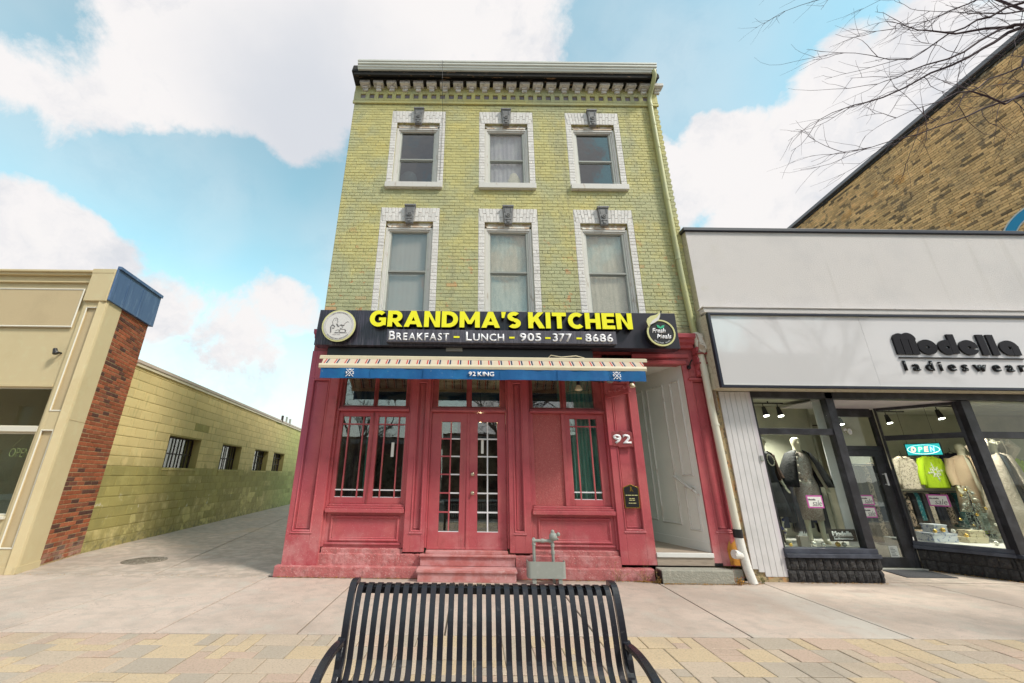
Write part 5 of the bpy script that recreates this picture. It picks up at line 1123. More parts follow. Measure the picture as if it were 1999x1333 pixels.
# block flank
C0 = (-7.45, 8.43); bx = plane_xf(C0, (-.147, 1)); BL = 26
wn_ = [(1.94, 3.55), (4.97, 6.52), (7.86, 9.42), (10.14, 11.72)]
hl = [(a, b, 1.575, 2.39) for a, b in wn_]
m = MB(bx); grid_wall(m, 0, BL, -.1, 3.78, hl, .012, .32); m.build('flank_wall', 'block_joint', lb_)
def bl(u, z):
    for a, b in wn_:
        if a < u < b and 1.575 < z < 2.39: return None
    return 'block'
def bcut2(z): return [c for a, b in wn_ for c in (a, b)] if 1.5 < z < 2.45 else []
P = courses(0, BL, -.02, 3.78, .2035, .405, .010, bl, cutfn=bcut2, pri=lambda u, z: u)
def old(u, z):
    iu, iz = int(u/.8), int(z/.2035); h = math.sin(iu*12.9898+iz*4.1)*43758.5; h -= math.floor(h)
    if z > 1.6: return h > .985
    band = .55+.45*math.sin(iu*.9+1.2)*math.sin(iz*1.3)
    if u < 1.3 and z > .4: return True
    if z < .75: return h < .25 and z > .25
    return h < .55+.4*band
P = [(a, b, c, d, 'block_old' if old((a+b)/2, (c+d)/2) else m, p) for a, b, c, d, m, p in P]
lay(P, lb_, bx @ Matrix.Translation((0, .012, 0)), None, partname='concrete_block', stuffname='blockwork', proud=.009)
MB(bx).box(-.02, BL, -.05, .40, 3.785, 3.86).build('roof_edge', 'coping_pink', lb_, bevel=.006)
MB(bx).box(0, BL, -.03, .0, 3.72, 3.784).build('edge_board', 'cream_metal', lb_)
MB().prismz([(-7.55, 8.51), (-11.3, 33.9), (-24, 33.9), (-14, 8.51)], 3.6, 3.78).build('roof', 'tin', lb_)
for k, (a, b) in enumerate(wn_):
    wf = MB(bx).frame(a+.001, b-.001, 1.576, 2.389, .035, .20, .25).build('window', 'iron', lb_)
    n = 5; g2 = MB(bx)
    for i in range(1, n): x = a+(b-a)*i/n; g2.box(x-.011, x+.011, .17, .20, 1.60, 2.36)
    for z in ((1.96,) if k < 2 else (1.90, 2.18)): g2.box(a+.04, b-.04, .165, .19, z-.012, z+.012)
    g2.build('bar', 'iron', wf)
    MB(bx).box(a+.036, b-.036, .222, .226, 1.611, 2.354).build('pane', 'glass_up', wf)
    MB(bx).box(a-.1, b+.1, .34, .36, 1.5, 2.45).build('curtain', 'curtain', wf)
    MB(bx).box(a+.0, b, -.012, .199, 1.545, 1.5745).build('sill', 'block', lb_)
rp = thing('roof_pipe', (-9.0, 18.6, 3.86), 'short dark vent pipe on the far end of the olive block roof', 'pipe')
MB().tube([(-8.93, 18.7, 3.8), (-8.93, 18.7, 4.08)], .055, 8).build('stack', 'iron', rp)
rp = thing('roof_pipe', (-9.2, 19.5, 3.86), 'grey pair of vent pipes right of the short dark one on the block roof', 'pipe')
MB().tube([(-9.05, 19.4, 3.8), (-9.05, 19.4, 4.12)], .045, 8).tube([(-9.10, 19.9, 3.8), (-9.10, 19.9, 4.08)], .05, 8).build('stack', 'gasgrey', rp)
lw = MB(bx).ball((20.5, -.09, 2.9), .09); tag(recenter(lw.build('security_lamp', 'white_bar')), 'small white globe lamp far along the olive block wall', 'lamp')

# ================================================================== WHITE SHOP ON THE RIGHT (90)
SY = 6.77
rb = thing('dress_shop', (9.2, 6.85, 0), 'white stucco single storey clothing shop with black framed display windows', 'building')
MB().box(4.245, 14.15, SY, SY+.25, 4.40, 6.19).build('wall', 'stucco', rb)
MB().add([(4.243, SY-.001, 2.6), (4.243, SY+.4, 2.6), (4.200, SY+.4, 6.19), (4.243, SY-.001, 6.19), (4.244, SY, 2.6), (4.3, SY+.4, 2.6), (4.3, SY+.4, 6.19), (4.244, SY, 6.19)], [(0, 3, 2, 1), (4, 5, 6, 7), (1, 2, 6, 5), (3, 7, 6, 2), (0, 1, 5, 4)]).build('side_return', 'stucco_side', rb)
MB().box(4.19, 14.17, SY-.05, SY+.30, 6.195, 6.265).build('roof_cap', 'cap_black', rb, bevel=.006)
MB().box(4.3, 14.15, SY+.26, 16.5, 5.9, 6.0).box(4.25, 4.30, SY+.41, 16.5, 2.6, 6.19).build('roof', 'tin', rb)
MB().box(4.22, 14.1, 6.62, SY-.001, 4.37, 4.455).box(4.20, 7.72, 6.60, 6.79, 4.456, 4.48).box(7.73, 10.2, 6.60, 6.79, 4.456, 4.48).build('sign_flashing', 'stucco', rb, bevel=.004)
MB().box(4.25, 14.1, 6.88, 7.05, 2.96, 4.39).build('bulkhead', 'frame_black', rb)
# sign cabinet
ws = thing('dress_shop_sign', (7.9, 6.6, 2.95), 'long glossy white sign box with raised black lettering over the dress shop', 'sign')
MB().box(4.19, 13.2, 6.56, 6.88, 2.955, 4.30).build('cabinet', 'stucco_side', ws)
MB().frame(4.19, 13.2, 2.945, 4.312, .045, 6.49, 6.559).build('frame', 'cap_black', ws, bevel=.004)
MB().frame(4.236, 13.154, 2.991, 4.266, .012, 6.515, 6.559).build('inner_frame', 'gutter', ws)
for a, b in ((4.249, 6.915), (6.919, 9.9), (9.904, 13.14)): MB().box(a, b, 6.53, 6.5585, 3.004, 4.253).build('sign_panel', 'sign_white', ws)
# lettering built from simple shapes
bz0, bz1 = 3.565, 3.805; y0, y1 = 6.500, 6.5295
_S = Matrix.Translation((7.375, 0, 3.565)) @ Matrix.Diagonal((1.24, 1, 1.16, 1)) @ Matrix.Translation((-7.375, 0, -3.565))
def L_M(x):
    m = MB(_S); w = .098; t = .345
    for k in range(3): m.box(x+k*(w+.010), x+k*(w+.010)+w, y0, y1, bz0, bz0+.235)
    m.ring(x+w, bz0+.2355, w, .001, y0, y1, 0, 180, n=16); m.ring(x+w*2+.02+.0, bz0+.2355, w+.010, .001, y0-.0015, y1, 0, 180, n=16)
    return m
def dsc(m, cx, r=.132, hole=.024, a0=0, a1=360): return m.ring(cx, bz0+.118, r, hole, y0, y1, a0, a1, n=32, ez=.9)
L_M(7.375).build('raised_letter', 'black_gloss', ws); MS = lambda: MB(_S)
dsc(MS(), 7.83).build('raised_letter', 'black_gloss', ws)
dsc(MS(), 8.115).box(8.155, 8.25, y0-.002, y1, bz0+.02, bz0+.325).build('raised_letter', 'black_gloss', ws)
dsc(MS(), 8.41, a0=18, a1=338).box(8.44, 8.535, y0-.002, y1, bz0+.112, bz0+.150).build('raised_letter', 'black_gloss', ws)
MS().box(8.575, 8.672, y0, y1, bz0, bz0+.325).build('raised_letter', 'black_gloss', ws)
MS().box(8.715, 8.812, y0, y1, bz0, bz0+.325).build('raised_letter', 'black_gloss', ws)
dsc(MS(), 8.98).box(9.010, 9.112, y0-.002, y1, bz0, bz0+.15).build('raised_letter', 'black_gloss', ws)
MB().box(7.385, 9.56, y0, y1, 3.500, 3.514).build('underline', 'black_gloss', ws)
letters('ladieswear', 7.42, 9.50, 3.275, 3.45, y0, y1, 'small_letter', 'black_gloss', ws, .010, gap=.40)
# siding
for i in range(6):
    a = 4.345+i*.0925; z0 = .07 if i > 1 else (.13 if i else .17)
    MB().box(a+.002, a+.0895, 6.855, 6.88, z0, 2.944).build('siding_board', 'siding', rb, bevel=.004)
MB().box(4.25, 4.90, 6.8805, 6.95, .05, 2.95).build('siding_backing', 'rubble', rb)
MB().box(4.36, 4.88, 6.86, 6.93, -.01, .068).build('exposed_base', 'rubble', rb, bevel=.01)
tag(recenter(MB().box(4.83, 4.87, 6.83, 6.854, 1.77, 1.86).tube([(4.85, 6.84, 1.80), (4.86, 6.82, 1.77), (4.87, 6.84, 1.79)], .006, 6).build('hose_tap', 'gasgrey')), 'small grey hook fitting on the white siding', 'hook')
# plinth of split face blocks
def splitblock(par, xf, u0, u1, z0, z1):
    m = MB(xf); r = rnd.uniform; d = .022
    gx, gz = 4, 4; vs = []
    for j in range(gz+1):
        for i in range(gx+1):
            e = (i in (0, gx)) or (j in (0, gz)); yy = -(.004 if e else d*r(.45, 1.25))
            vs.append((u0+.005+(u1-u0-.01)*i/gx, yy, z0+.005+(z1-z0-.01)*j/gz))
    fs = [(j*(gx+1)+i, j*(gx+1)+i+1, (j+1)*(gx+1)+i+1, (j+1)*(gx+1)+i) for j in range(gz) for i in range(gx)]
    n0 = len(vs); a, b, c, e = u0+.005, u1-.005, z0+.005, z1-.005
    vs += [(a, .02, c), (b, .02, c), (b, .02, e), (a, .02, e)]
    k = gx+1; cor = (0, gx, gz*k+gx, gz*k)
    fs += [(cor[0], n0, n0+1, cor[1]), (cor[1], n0+1, n0+2, cor[2]), (cor[2], n0+2, n0+3, cor[3]), (cor[3], n0+3, n0, cor[0])]
    m.add(vs, fs); return m.build('split_face_block', 'splitface', par)
def base_run(o, d, L, ph):
    xf = plane_xf(o, d); MB(xf).box(0, L, .021, .12, -.05, .342).build('block_mortar', 'black', rb)
    for r_ in range(2):
        u = -(.127*((r_+ph) % 2)/2)
        while u < L-.02:
            a, b = max(0, u), min(L, u+.127)
            if b-a > .03: splitblock(rb, xf, a, b, .003+r_*.171, .168+r_*.171)
            u += .127
base_run((4.87, 6.84), (1, 0), 1.45, 0)
base_run((6.32, 6.84), (.68, .95), 1.17, 0)
base_run((7.97, 7.83), (.66, -.83), 1.06, 1)
base_run((8.63, 6.99), (1, 0), 4.9, 0)
# frames
def F(x0, x1, y0_, y1_, z0, z1, nm='frame', mat='frame_black'): return MB().box(x0, x1, y0_, y1_, z0, z1).build(nm, mat, rb, bevel=.004)
F(4.88, 6.34, 6.79, 6.98, .345, .40, 'sill', 'frame_navy'); F(4.88, 6.33, 6.82, 6.98, .4005, .475, 'sill', 'frame_navy')
F(4.886, 4.93, 6.86, 6.96, .476, 2.95); F(6.195, 6.33, 6.84, 6.97, .476, 2.95); F(4.931, 6.194, 6.86, 6.95, 2.215, 2.32); F(4.2+.7, 13.2, 6.84, 6.97, 2.84, 2.954, 'header')
MB().box(4.932, 6.193, 6.905, 6.909, .477, 2.213).build('pane', 'glass_shop', rb); MB().box(4.932, 6.193, 6.905, 6.909, 2.322, 2.838).build('pane', 'glass_shop', rb)
# left return glass of the recess
lx_ = plane_xf((6.33, 6.94), (.66, .90)); LL = 1.10
MB(lx_).box(0, LL, .0, .06, .345, .475).build('sill', 'frame_navy', rb); MB(lx_).box(0, LL, 0, .05, 2.21, 2.31).build('frame', 'frame_black', rb); MB(lx_).box(0, LL, 0, .05, 2.76, 2.84).build('frame', 'frame_black', rb); MB(lx_).box(.0, LL, .02, .024, .476, 2.209).build('pane', 'glass_shop', rb); MB(lx_).box(0, LL, .02, .024, 2.311, 2.759).build('pane', 'glass_shop', rb)
# right angled window
ax_ = plane_xf((7.985, 7.83), (.655, -.83)); AL = 1.057
MB(ax_).box(-.04, AL+.03, -.055, .08, .345, .40).box(-.03, AL+.03, -.03, .08, .4005, .465).build('sill', 'frame_navy', rb, bevel=.004)
MB(ax_).box(0, AL, 0, .07, 2.215, 2.31).build('frame', 'frame_black', rb); MB(ax_).box(0, AL, 0, .07, 2.79, 2.84).build('frame', 'frame_black', rb)
MB(ax_).box(0, .035, -.02, .07, .466, 2.84).build('post', 'frame_black', rb); MB(ax_).box(AL-.035, AL, -.02, .07, .466, 2.84).build('post', 'frame_black', rb)
MB(ax_).box(.036, AL-.036, .03, .034, .466, 2.214).build('pane', 'glass_shop', rb); MB(ax_).box(.036, AL-.036, .03, .034, 2.311, 2.789).build('pane', 'glass_shop', rb)
F(8.635, 8.80, 6.90, 7.06, .40, 2.839, 'post'); F(8.801, 13.2, 6.93, 7.02, 2.2, 2.31)
F(8.62, 13.2, 6.86, 7.06, .345, .40, 'sill', 'frame_navy'); F(8.801, 13.2, 6.90, 7.04, .4005, .46, 'sill', 'frame_navy')
F(10.9, 11.0, 6.92, 7.03, .461, 2.199, 'post'); F(10.9, 11.0, 6.92, 7.03, 2.311, 2.839, 'post')
for a, b in ((8.802, 10.898), (11.002, 13.2)):
    MB().box(a, b, 6.97, 6.974, .461, 2.199).build('pane', 'glass_shop', rb); MB().box(a, b, 6.97, 6.974, 2.311, 2.839).build('pane', 'glass_shop', rb)
# soffit boards of the recess
for i in range(12): MB().box(6.2, 8.85, 6.975+i*.08, 6.975+i*.08+.075, 2.842, 2.856).build('soffit_board', 'siding', rb)
# door and its overlight
DY = 7.85
F(7.14, 7.185, DY, DY+.08, .0, 2.82, 'door_frame'); F(7.93, 7.985, DY, DY+.08, 0, 2.82, 'door_frame'); F(7.186, 7.929, DY, DY+.08, 2.045, 2.12, 'door_frame'); F(7.186, 7.929, DY, DY+.08, 2.68, 2.84, 'door_frame'); F(7.0, 7.139, DY, DY+.08, 0, 2.84, 'door_frame')
MB().box(7.187, 7.928, DY+.03, DY+.034, 2.121, 2.679).build('pane', 'glass_shop', rb)
dr_ = MB().frame(7.187, 7.928, .03, 2.044, .06, DY+.01, DY+.06, wb=.16, wt=.12).build('door', 'frame_black', rb, bevel=.004)
MB().box(7.75, 7.868, DY+.009, DY+.06, .19, 1.924).build('lock_stile', 'frame_black', dr_)
MB().box(7.248, 7.749, DY+.03, DY+.034, .191, 1.923).build('pane', 'glass', dr_)
MB().tube([(7.80, DY-.05, 1.40), (7.80, DY-.05, 1.62)], .014, 8).tube([(7.80, DY-.05, 1.42), (7.80, DY+.01, 1.42)], .008, 6).tube([(7.80, DY-.05, 1.60), (7.80, DY+.01, 1.60)], .008, 6).build('door_handle', 'white_bar', dr_)
MB().box(7.205, 7.225, DY-.03, DY+.009, 1.27, 1.54).build('push_plate', 'white_bar', dr_)
letters('90', 7.305, 7.465, 2.335, 2.452, DY+.012, DY+.028, 'house_number', 'white_letter', rb, .07, gap=.06)
F(7.1, 8.0, DY-.09, DY-.001, .0, .028, 'threshold', 'kerb')
MB().prismz([(6.34, 6.91), (8.62, 6.91), (7.97, 7.80), (7.0, 7.80)], -.02, .004).build('entry_floor', 'concrete', rb)
em = MB().prismz([(7.05, 7.22), (7.88, 7.22), (7.92, 7.74), (7.17, 7.74)], .004, .016); tag(recenter(em.build('door_mat', 'mat')), 'grey ribbed rubber mat in front of the dress shop door', 'door mat')
# interior shell
MB().box(4.4, 13.3, 12.2, 12.3, 0, 3.1).box(4.30, 4.40, 7.05, 12.2, 0, 3.1).box(13.3, 13.4, 7.1, 12.2, 0, 3.1).build('inner_wall', 'shop_wall', rb)
MB().box(4.4, 13.3, 7.06, 12.2, 2.93, 2.955).build('ceiling', 'shop_ceiling', rb)
MB().box(4.4, 13.3, 7.06, 12.2, -.05, .0).build('shop_floor', 'shop_floor', rb)
MB().prismz([(4.40, 6.99), (6.34, 6.99), (7.0, 7.93), (7.0, 8.15), (4.40, 8.15)], .30, .46).prismz([(8.0, 7.93), (8.70, 7.07), (13.2, 7.07), (13.2, 8.6), (8.0, 8.6)], .30, .46).build('display_floor', 'white_wood', rb)
MB().box(4.45, 6.9, 8.16, 8.2, .3, 2.92).build('display_back', 'shop_wall', rb)
MB(lx_).box(.12, .24, .10, .22, .47, 2.92).build('white_column', 'white_bar', rb)
MB().box(8.3, 13.2, 9.10, 9.14, .3, 2.92).build('display_back', 'shop_wall', rb)
MB().box(6.95, 7.0, 8.2, 11, 0, 2.9).build('partition', 'shop_wall', rb)
# ceiling battens
m = MB()
for i in range(14): m.box(4.42, 13.28, 7.3+i*.35, 7.308+i*.35, 2.924, 2.9299)
m.build('ceiling_joint', 'shop_wall', rb)
# track lights
def track(x0, x1, y, spots, lab):
    t = thing('track_light', ((x0+x1)/2, y, 2.6), lab, 'track light', 'track lights in the dress shop windows')
    MB().box(x0, x1, y-.015, y+.015, 2.87, 2.895).tube([((x0+x1)/2, y, 2.89), ((x0+x1)/2, y, 2.925)], .012, 6).build('track', 'black', t)
    for x in spots:
        MB().tube([(x, y, 2.87), (x, y, 2.80)], .008, 6).tube([(x, y, 2.81), (x, y-.03, 2.64)], [.03, .05], 12).build('spot_head', 'black', t)
        MB().tube([(x, y-.031, 2.639), (x, y-.033, 2.632)], .047, 12).build('lens', 'lamp_lit', t)
        l = bpy.data.lights.new('spot', 'SPOT'); l.energy = 60 if x < 7 else (12 if x < 8.3 else 42); l.spot_size = R(110); l.spot_blend = .8; l.color = (1, .96, .86); l.shadow_soft_size = .05
        lo = bpy.data.objects.new('spot', l); COL.objects.link(lo); lo.parent = t; lo.location = (x-t.location.x, -.036, .02); lo.rotation_euler = (R(8), 0, 0)
track(5.45, 6.02, 7.6, (5.63, 5.91), 'two head black track light high in the left display window')
track(7.7, 8.2, 8.7, (8.05,), 'single black track light behind the number 90 glass')
track(9.0, 9.7, 7.7, (9.1, 9.6), 'black track light above the fur coat display')
track(8.6, 9.2, 8.4, (8.8,), 'black track light above the green sweater')
track(5.4, 6.6, 10.2, (5.6, 6.4), 'black track light deep in the left of the shop')
track(8.5, 12.0, 10.8, (9.0, 10.5, 11.8), 'long black track light deep in the right of the shop')
# cards
def card(x0, x1, y, z0, z1, nm, lab, xf=None, sale=True):
    t = thing(nm, (x0, y, z0) if xf is None else tuple(xf @ Vector((x0, y, z0))), lab, 'sale card')
    MB(xf).box(x0, x1, y-.002, y+.002, z0, z1).build('border', 'pink', t)
    e = .022; MB(xf).box(x0+e, x1-e, y-.004, y-.0021, z0+e, z1-e).build('card', 'paper', t)
    w_, h_ = x1-x0, z1-z0
    solid_text('Modella', x0+e+.02*w_, x0+w_*.55, z0+h_*.60, z0+h_*.74, y-.006, y-.0041, 'card_word', 'ink', t, .04, xf=xf)
    solid_text('sale', x0+w_*.30, x1-e-.01, z0+h_*.17, z0+h_*.62, y-.006, y-.0041, 'card_word', 'ink', t, -.004, shear=.3, xf=xf)
card(5.475, 5.735, 6.90, 1.05, 1.245, 'sale_card', 'pink edged sale card taped to the left display window')
card(7.243, 7.503, DY+.026, 1.052, 1.228, 'sale_card', 'upper of two pink edged sale cards on the shop door')
card(7.25, 7.49, DY+.026, .838, 1.026, 'sale_card', 'lower of two pink edged sale cards on the shop door')
card(.325, .585, .028, 1.065, 1.262, 'sale_card', 'pink edged sale card on the angled right window', xf=ax_)
hc = thing('hours_card', (7.6, DY, .2), 'small white notice low on the dress shop door glass', 'notice')
MB().box(7.52, 7.672, DY+.024, DY+.027, .194, .375).build('card', 'paper', hc)
m = MB()
for k in range(6): m.box(7.54, 7.64-.02*(k % 3), DY+.0225, DY+.0238, .215+k*.024, .223+k*.024)
m.build('print', 'ink', hc)
mc = thing('name_card', (6.0, 7.0, .56), 'black card with white Modella ladieswear lettering low in the left display window', 'sign')
MB().box(5.765, 6.205, 6.985, 6.99, .555, .735).build('card', 'black', mc)
solid_text('Modella', 5.82, 6.14, .635, .705, 6.981, 6.9845, 'card_word', 'white_letter', mc, .05); MB().box(5.83, 6.15, 6.981, 6.9845, .622, .626).build('line', 'white_letter', mc)
solid_text('ladieswear', 5.835, 6.15, .580, .612, 6.981, 6.9845, 'card_word', 'white_letter', mc, .02)
on = thing('open_sign', tuple(ax_ @ Vector((.40, .05, 1.9))), 'lit teal OPEN sign hanging in the angled right window', 'sign')
XO = (.255, .715)
MB(ax_).box(XO[0], XO[1], .045, .085, 1.925, 2.150).build('frame', 'black', on, bevel=.003); MB(ax_).box(XO[0]+.015, XO[1]-.015, .040, .0449, 1.94, 2.135).build('panel', 'neon_bg', on)
m = MB(ax_); m.ring((XO[0]+XO[1])/2, 2.037, .205, .197, .036, .0399, n=36, ez=.40); m.build('ellipse', 'neon_b', on)
m = MB(ax_); m.ring((XO[0]+XO[1])/2+.0, 2.037, .195, .188, .036, .0399, 200, 330, n=20, ez=.40); m.build('swoosh', 'neon_a', on)
for ch, a, mt in (('O', .33, 'neon_a'), ('P', .415, 'neon_c'), ('E', .49, 'neon_a'), ('N', .565, 'neon_d')):
    solid_text(ch, a, a+.062, 1.995, 2.085, .034, .0395, 'letter', mt, on, .03, shear=.2, xf=ax_)
MB(ax_).tube([(.3, .065, 2.15), (.3, .065, 2.8)], .003, 4).tube([(.67, .065, 2.15), (.67, .065, 2.8)], .003, 4).build('chain', 'ink', on)
# ---- mannequins
def skinned(name, pts, edges, rad, mat, par, root=0, sub=2):
    me = bpy.data.meshes.new(name); me.from_pydata(pts, edges, []); o = bpy.data.objects.new(name, me); COL.objects.link(o)
    md = o.modifiers.new('skin', 'SKIN'); 
    for i, r in enumerate(rad): me.skin_vertices[0].data[i].radius = r if isinstance(r, tuple) else (r, r); me.skin_vertices[0].data[i].use_root = (i == root)
    s = o.modifiers.new('sub', 'SUBSURF'); s.levels = sub; s.render_levels = sub
    bpy.context.view_layer.update()
    m2 = bpy.data.meshes.new_from_object(o.evaluated_get(bpy.context.evaluated_depsgraph_get())); bpy.data.objects.remove(o); m2.name = name
    m2.materials.clear(); m2.materials.append(MT[mat]); m2.polygons.foreach_set('use_smooth', [True]*len(m2.polygons))
    return link(name, m2, par)
def mannequin(x, y, z, h, turn, lab, arms='down', tilt=0.):
    t = thing('mannequin', (x, y, z), lab, 'mannequin', 'mannequins in the shop windows'); k = h/1.75
    c, s_ = math.cos(turn), math.sin(turn)
    def T(p): return (x+(p[0]*c-p[1]*s_)*k, y+(p[0]*s_+p[1]*c)*k, z+p[2]*k)
    ar = {'down': ((.17, .02, 1.40), (.23, .0, 1.14), (.25, -.07, .93), (.25, -.11, .85)), 'hip': ((.17, .02, 1.40), (.28, .04, 1.16), (.16, -.06, 1.02), (.10, -.09, .98)), 'up': ((.17, .02, 1.40), (.30, -.02, 1.55), (.14, -.06, 1.66), (.06, -.08, 1.64))}
    P = [(0, 0, .92), (0, .01, 1.08), (0, .0, 1.25), (0, .01, 1.38), (0, .0, 1.47), (0, -.005, 1.54), (0, -.012, 1.60), (0, -.015, 1.66), (0, -.01, 1.715)]
    rr = [(.15, .11), (.115, .09), (.14, .10), (.13, .085), (.052, .052), (.055, .06), (.073, .085), (.078, .092), (.05, .062)]
    E = [(i, i+1) for i in range(8)]
    for sgn, st in ((1, arms if arms != 'hip' else 'down'), (-1, arms)):
        b = len(P); q = ar[st]; P += [(sgn*a, b_, c_) for a, b_, c_ in q]; rr += [.05, .038, .027, .024]; E += [(3, b), (b, b+1), (b+1, b+2), (b+2, b+3)]
    for sgn in (1, -1):
        b = len(P); P += [(sgn*.09, 0, .84), (sgn*.095, -.01, .50), (sgn*.10, .02, .12), (sgn*.10, .01, .03), (sgn*.11, -.11, .02)]; rr += [.085, .055, .034, .036, (.035, .02)]; E += [(0, b), (b, b+1), (b+1, b+2), (b+2, b+3), (b+3, b+4)]
    skinned('body', [T(p) for p in P], E, [tuple(v*k for v in (r if isinstance(r, tuple) else (r, r))) for r in rr], 'mannequin', t)
    f = MB(); f.add([T(p) for p in ((-.014, -.102, 1.60), (.014, -.102, 1.60), (0, -.125, 1.605), (-.006, -.098, 1.655), (.006, -.098, 1.655))], [(0, 1, 2), (0, 2, 3), (1, 4, 2), (2, 4, 3)]); f.build('nose', 'mannequin', t)
    hm = MB()
    for sgn, st in ((1, arms if arms != 'hip' else 'down'), (-1, arms)):
        q = ar[st][3]; q0 = ar[st][2]; d = Vector(q)-Vector(q0); d.normalize()
        for j in range(4):
            o_ = Vector((sgn*q[0], q[1], q[2]))+Vector(((j-1.5)*.014, 0, 0)); dd = Vector((d.x*sgn, d.y, d.z)); L_ = (.07, .08, .078, .06)[j]
            hm.tube([T(o_), T(o_+dd*L_*.5+Vector((0, -.004, 0))), T(o_+dd*L_+Vector((0, -.014, 0)))], [.008*k, .007*k, .005*k], 6)
        o_ = Vector((sgn*q[0]-sgn*.02, q[1], q[2]+.02)); hm.tube([T(o_), T(o_+Vector((-sgn*.02, -.03, -.03)))], [.009*k, .006*k], 6)
    hm.build('finger', 'mannequin', t)
    return t, T, k
def garment(T, prof, mat, par, nm, n=26, fold=.02, seed=1, open_=0., yo=0., sides=1.):
    """rings of (z, rx, ry); optional front opening angle"""
    r = random.Random(seed); ph = [r.uniform(0, 6.28) for _ in range(4)]; m = MB(); vs = []; k = n+(1 if open_ else 0)
    for i, (z, rx_, ry_) in enumerate(prof):
        for j in range(k):
            a = R(-90+open_/2)+(2*math.pi-R(open_))*j/(n if open_ else n)
            ff = 1+fold*(i/len(prof))*(math.sin(a*7+ph[0]+i*.2)+.6*math.sin(a*13+ph[1]))
            vs.append(T((rx_*ff*math.cos(a)*sides, ry_*ff*math.sin(a)+yo, z)))
    fs = []
    for i in range(len(prof)-1):
        for j in range(n if open_ else n):
            a, b = i*k+j, i*k+(j+1) % k
            if open_ and j == n: continue
            fs.append((a, b, b+k, a+k))
    m.add(vs, fs, True); o = m.build(nm, mat, par); sd_ = o.modifiers.new('s', 'SOLIDIFY'); sd_.thickness = .012; return o
def sleeve(T, pts, rs, mat, par, k, nm='sleeve'): 
    m = MB(); m.tube([T(p) for p in pts], [r*k for r in rs], 10); return m.build(nm, mat, par)
t, T, k = mannequin(5.245, 7.38, .46, 1.80, R(18), 'white mannequin in brown fur jacket and pearls, left edge of the left window', 'down')
garment(T, [(1.46, .07, .065), (1.42, .15, .10), (1.30, .18, .13), (1.10, .15, .12), (.95, .17, .14)], 'velvet', t, 'top'); garment(T, [(1.0, .16, .13), (.85, .19, .15), (.6, .24, .19), (.42, .27, .21)], 'velvet', t, 'skirt', fold=.05, seed=2)
garment(T, [(1.47, .09, .08), (1.43, .19, .12), (1.30, .22, .155), (1.1, .21, .155), (.98, .23, .17)], 'fur_brown', t, 'fur_jacket', open_=70, fold=.04)
for s_ in (1, -1): sleeve(T, [(s_*.18, .0, 1.40), (s_*.235, 0, 1.16), (s_*.25, -.05, 1.0)], [.075, .075, .07], 'fur_brown', t, k)
m = MB(); ps = [T((.075*math.sin(a), -.115-.03*math.cos(a/2), 1.40-.10*(1+math.cos(a))*.9)) for a in [R(-170+i*17) for i in range(21)]]
for p in ps: m.ball(p, .011, 6, 4)
m.build('pearl_necklace', 'pearl', t)
t, T, k = mannequin(5.93, 7.42, .46, 1.80, R(-12), 'white mannequin in black fur cape and sequin skirt in the left window', 'hip')
garment(T, [(1.46, .06, .06), (1.42, .14, .10), (1.28, .165, .125), (1.08, .14, .11), (.96, .16, .13)], 'sequin', t, 'top'); garment(T, [(1.02, .15, .12), (.90, .18, .14), (.62, .165, .13), (.36, .15, .12)], 'sequin', t, 'skirt', fold=.01)
garment(T, [(1.49, .09, .08), (1.44, .20, .13), (1.25, .30, .19), (1.0, .40, .24), (.88, .45, .27)], 'fur_black', t, 'fur_cape', open_=55, fold=.05)
m = MB()
for i in range(4): m.ball(T((-.10-.028*i, -.16-.03*i, 1.36-.13*i)), .013, 6, 4)
m.build('button', 'pearl', t)
t, T, k = mannequin(9.98, 7.78, .46, 1.85, R(-8), 'mannequin in hooded cream faux fur coat at the right edge', 'up')
garment(T, [(1.47, .08, .07), (1.42, .22, .14), (1.2, .27, .19), (.9, .31, .22), (.5, .36, .26), (.12, .40, .29)], 'fur_cream', t, 'fur_coat', open_=30, fold=.05)
garment(T, [(1.45, .07, .07), (1.40, .15, .11), (1.1, .15, .12), (.6, .2, .16), (.2, .2, .16)], 'dark_cloth', t, 'dress')
garment(T, [(1.82, .06, .05), (1.78, .15, .14), (1.65, .18, .16), (1.50, .20, .15), (1.44, .19, .13)], 'fur_cream', t, 'hood', open_=80, fold=.03, yo=.02)
for s_ in (1, -1): sleeve(T, [(s_*.19, .02, 1.40), (s_*.32, -.02, 1.56), (s_*.17, -.06, 1.67)], [.10, .09, .07], 'fur_cream', t, k)
t, T, k = mannequin(9.98, 8.3, .46, 1.80, R(-25), 'mannequin in a long beige coat behind the Christmas tree', 'down')
garment(T, [(1.49, .09, .08), (1.43, .20, .13), (1.2, .22, .16), (.8, .25, .19), (.45, .29, .21)], 'camel', t, 'coat', open_=20, fold=.02)
for s_ in (1, -1): sleeve(T, [(s_*.19, .0, 1.42), (s_*.24, 0, 1.16), (s_*.25, -.05, .92)], [.08, .07, .065], 'camel', t, k)
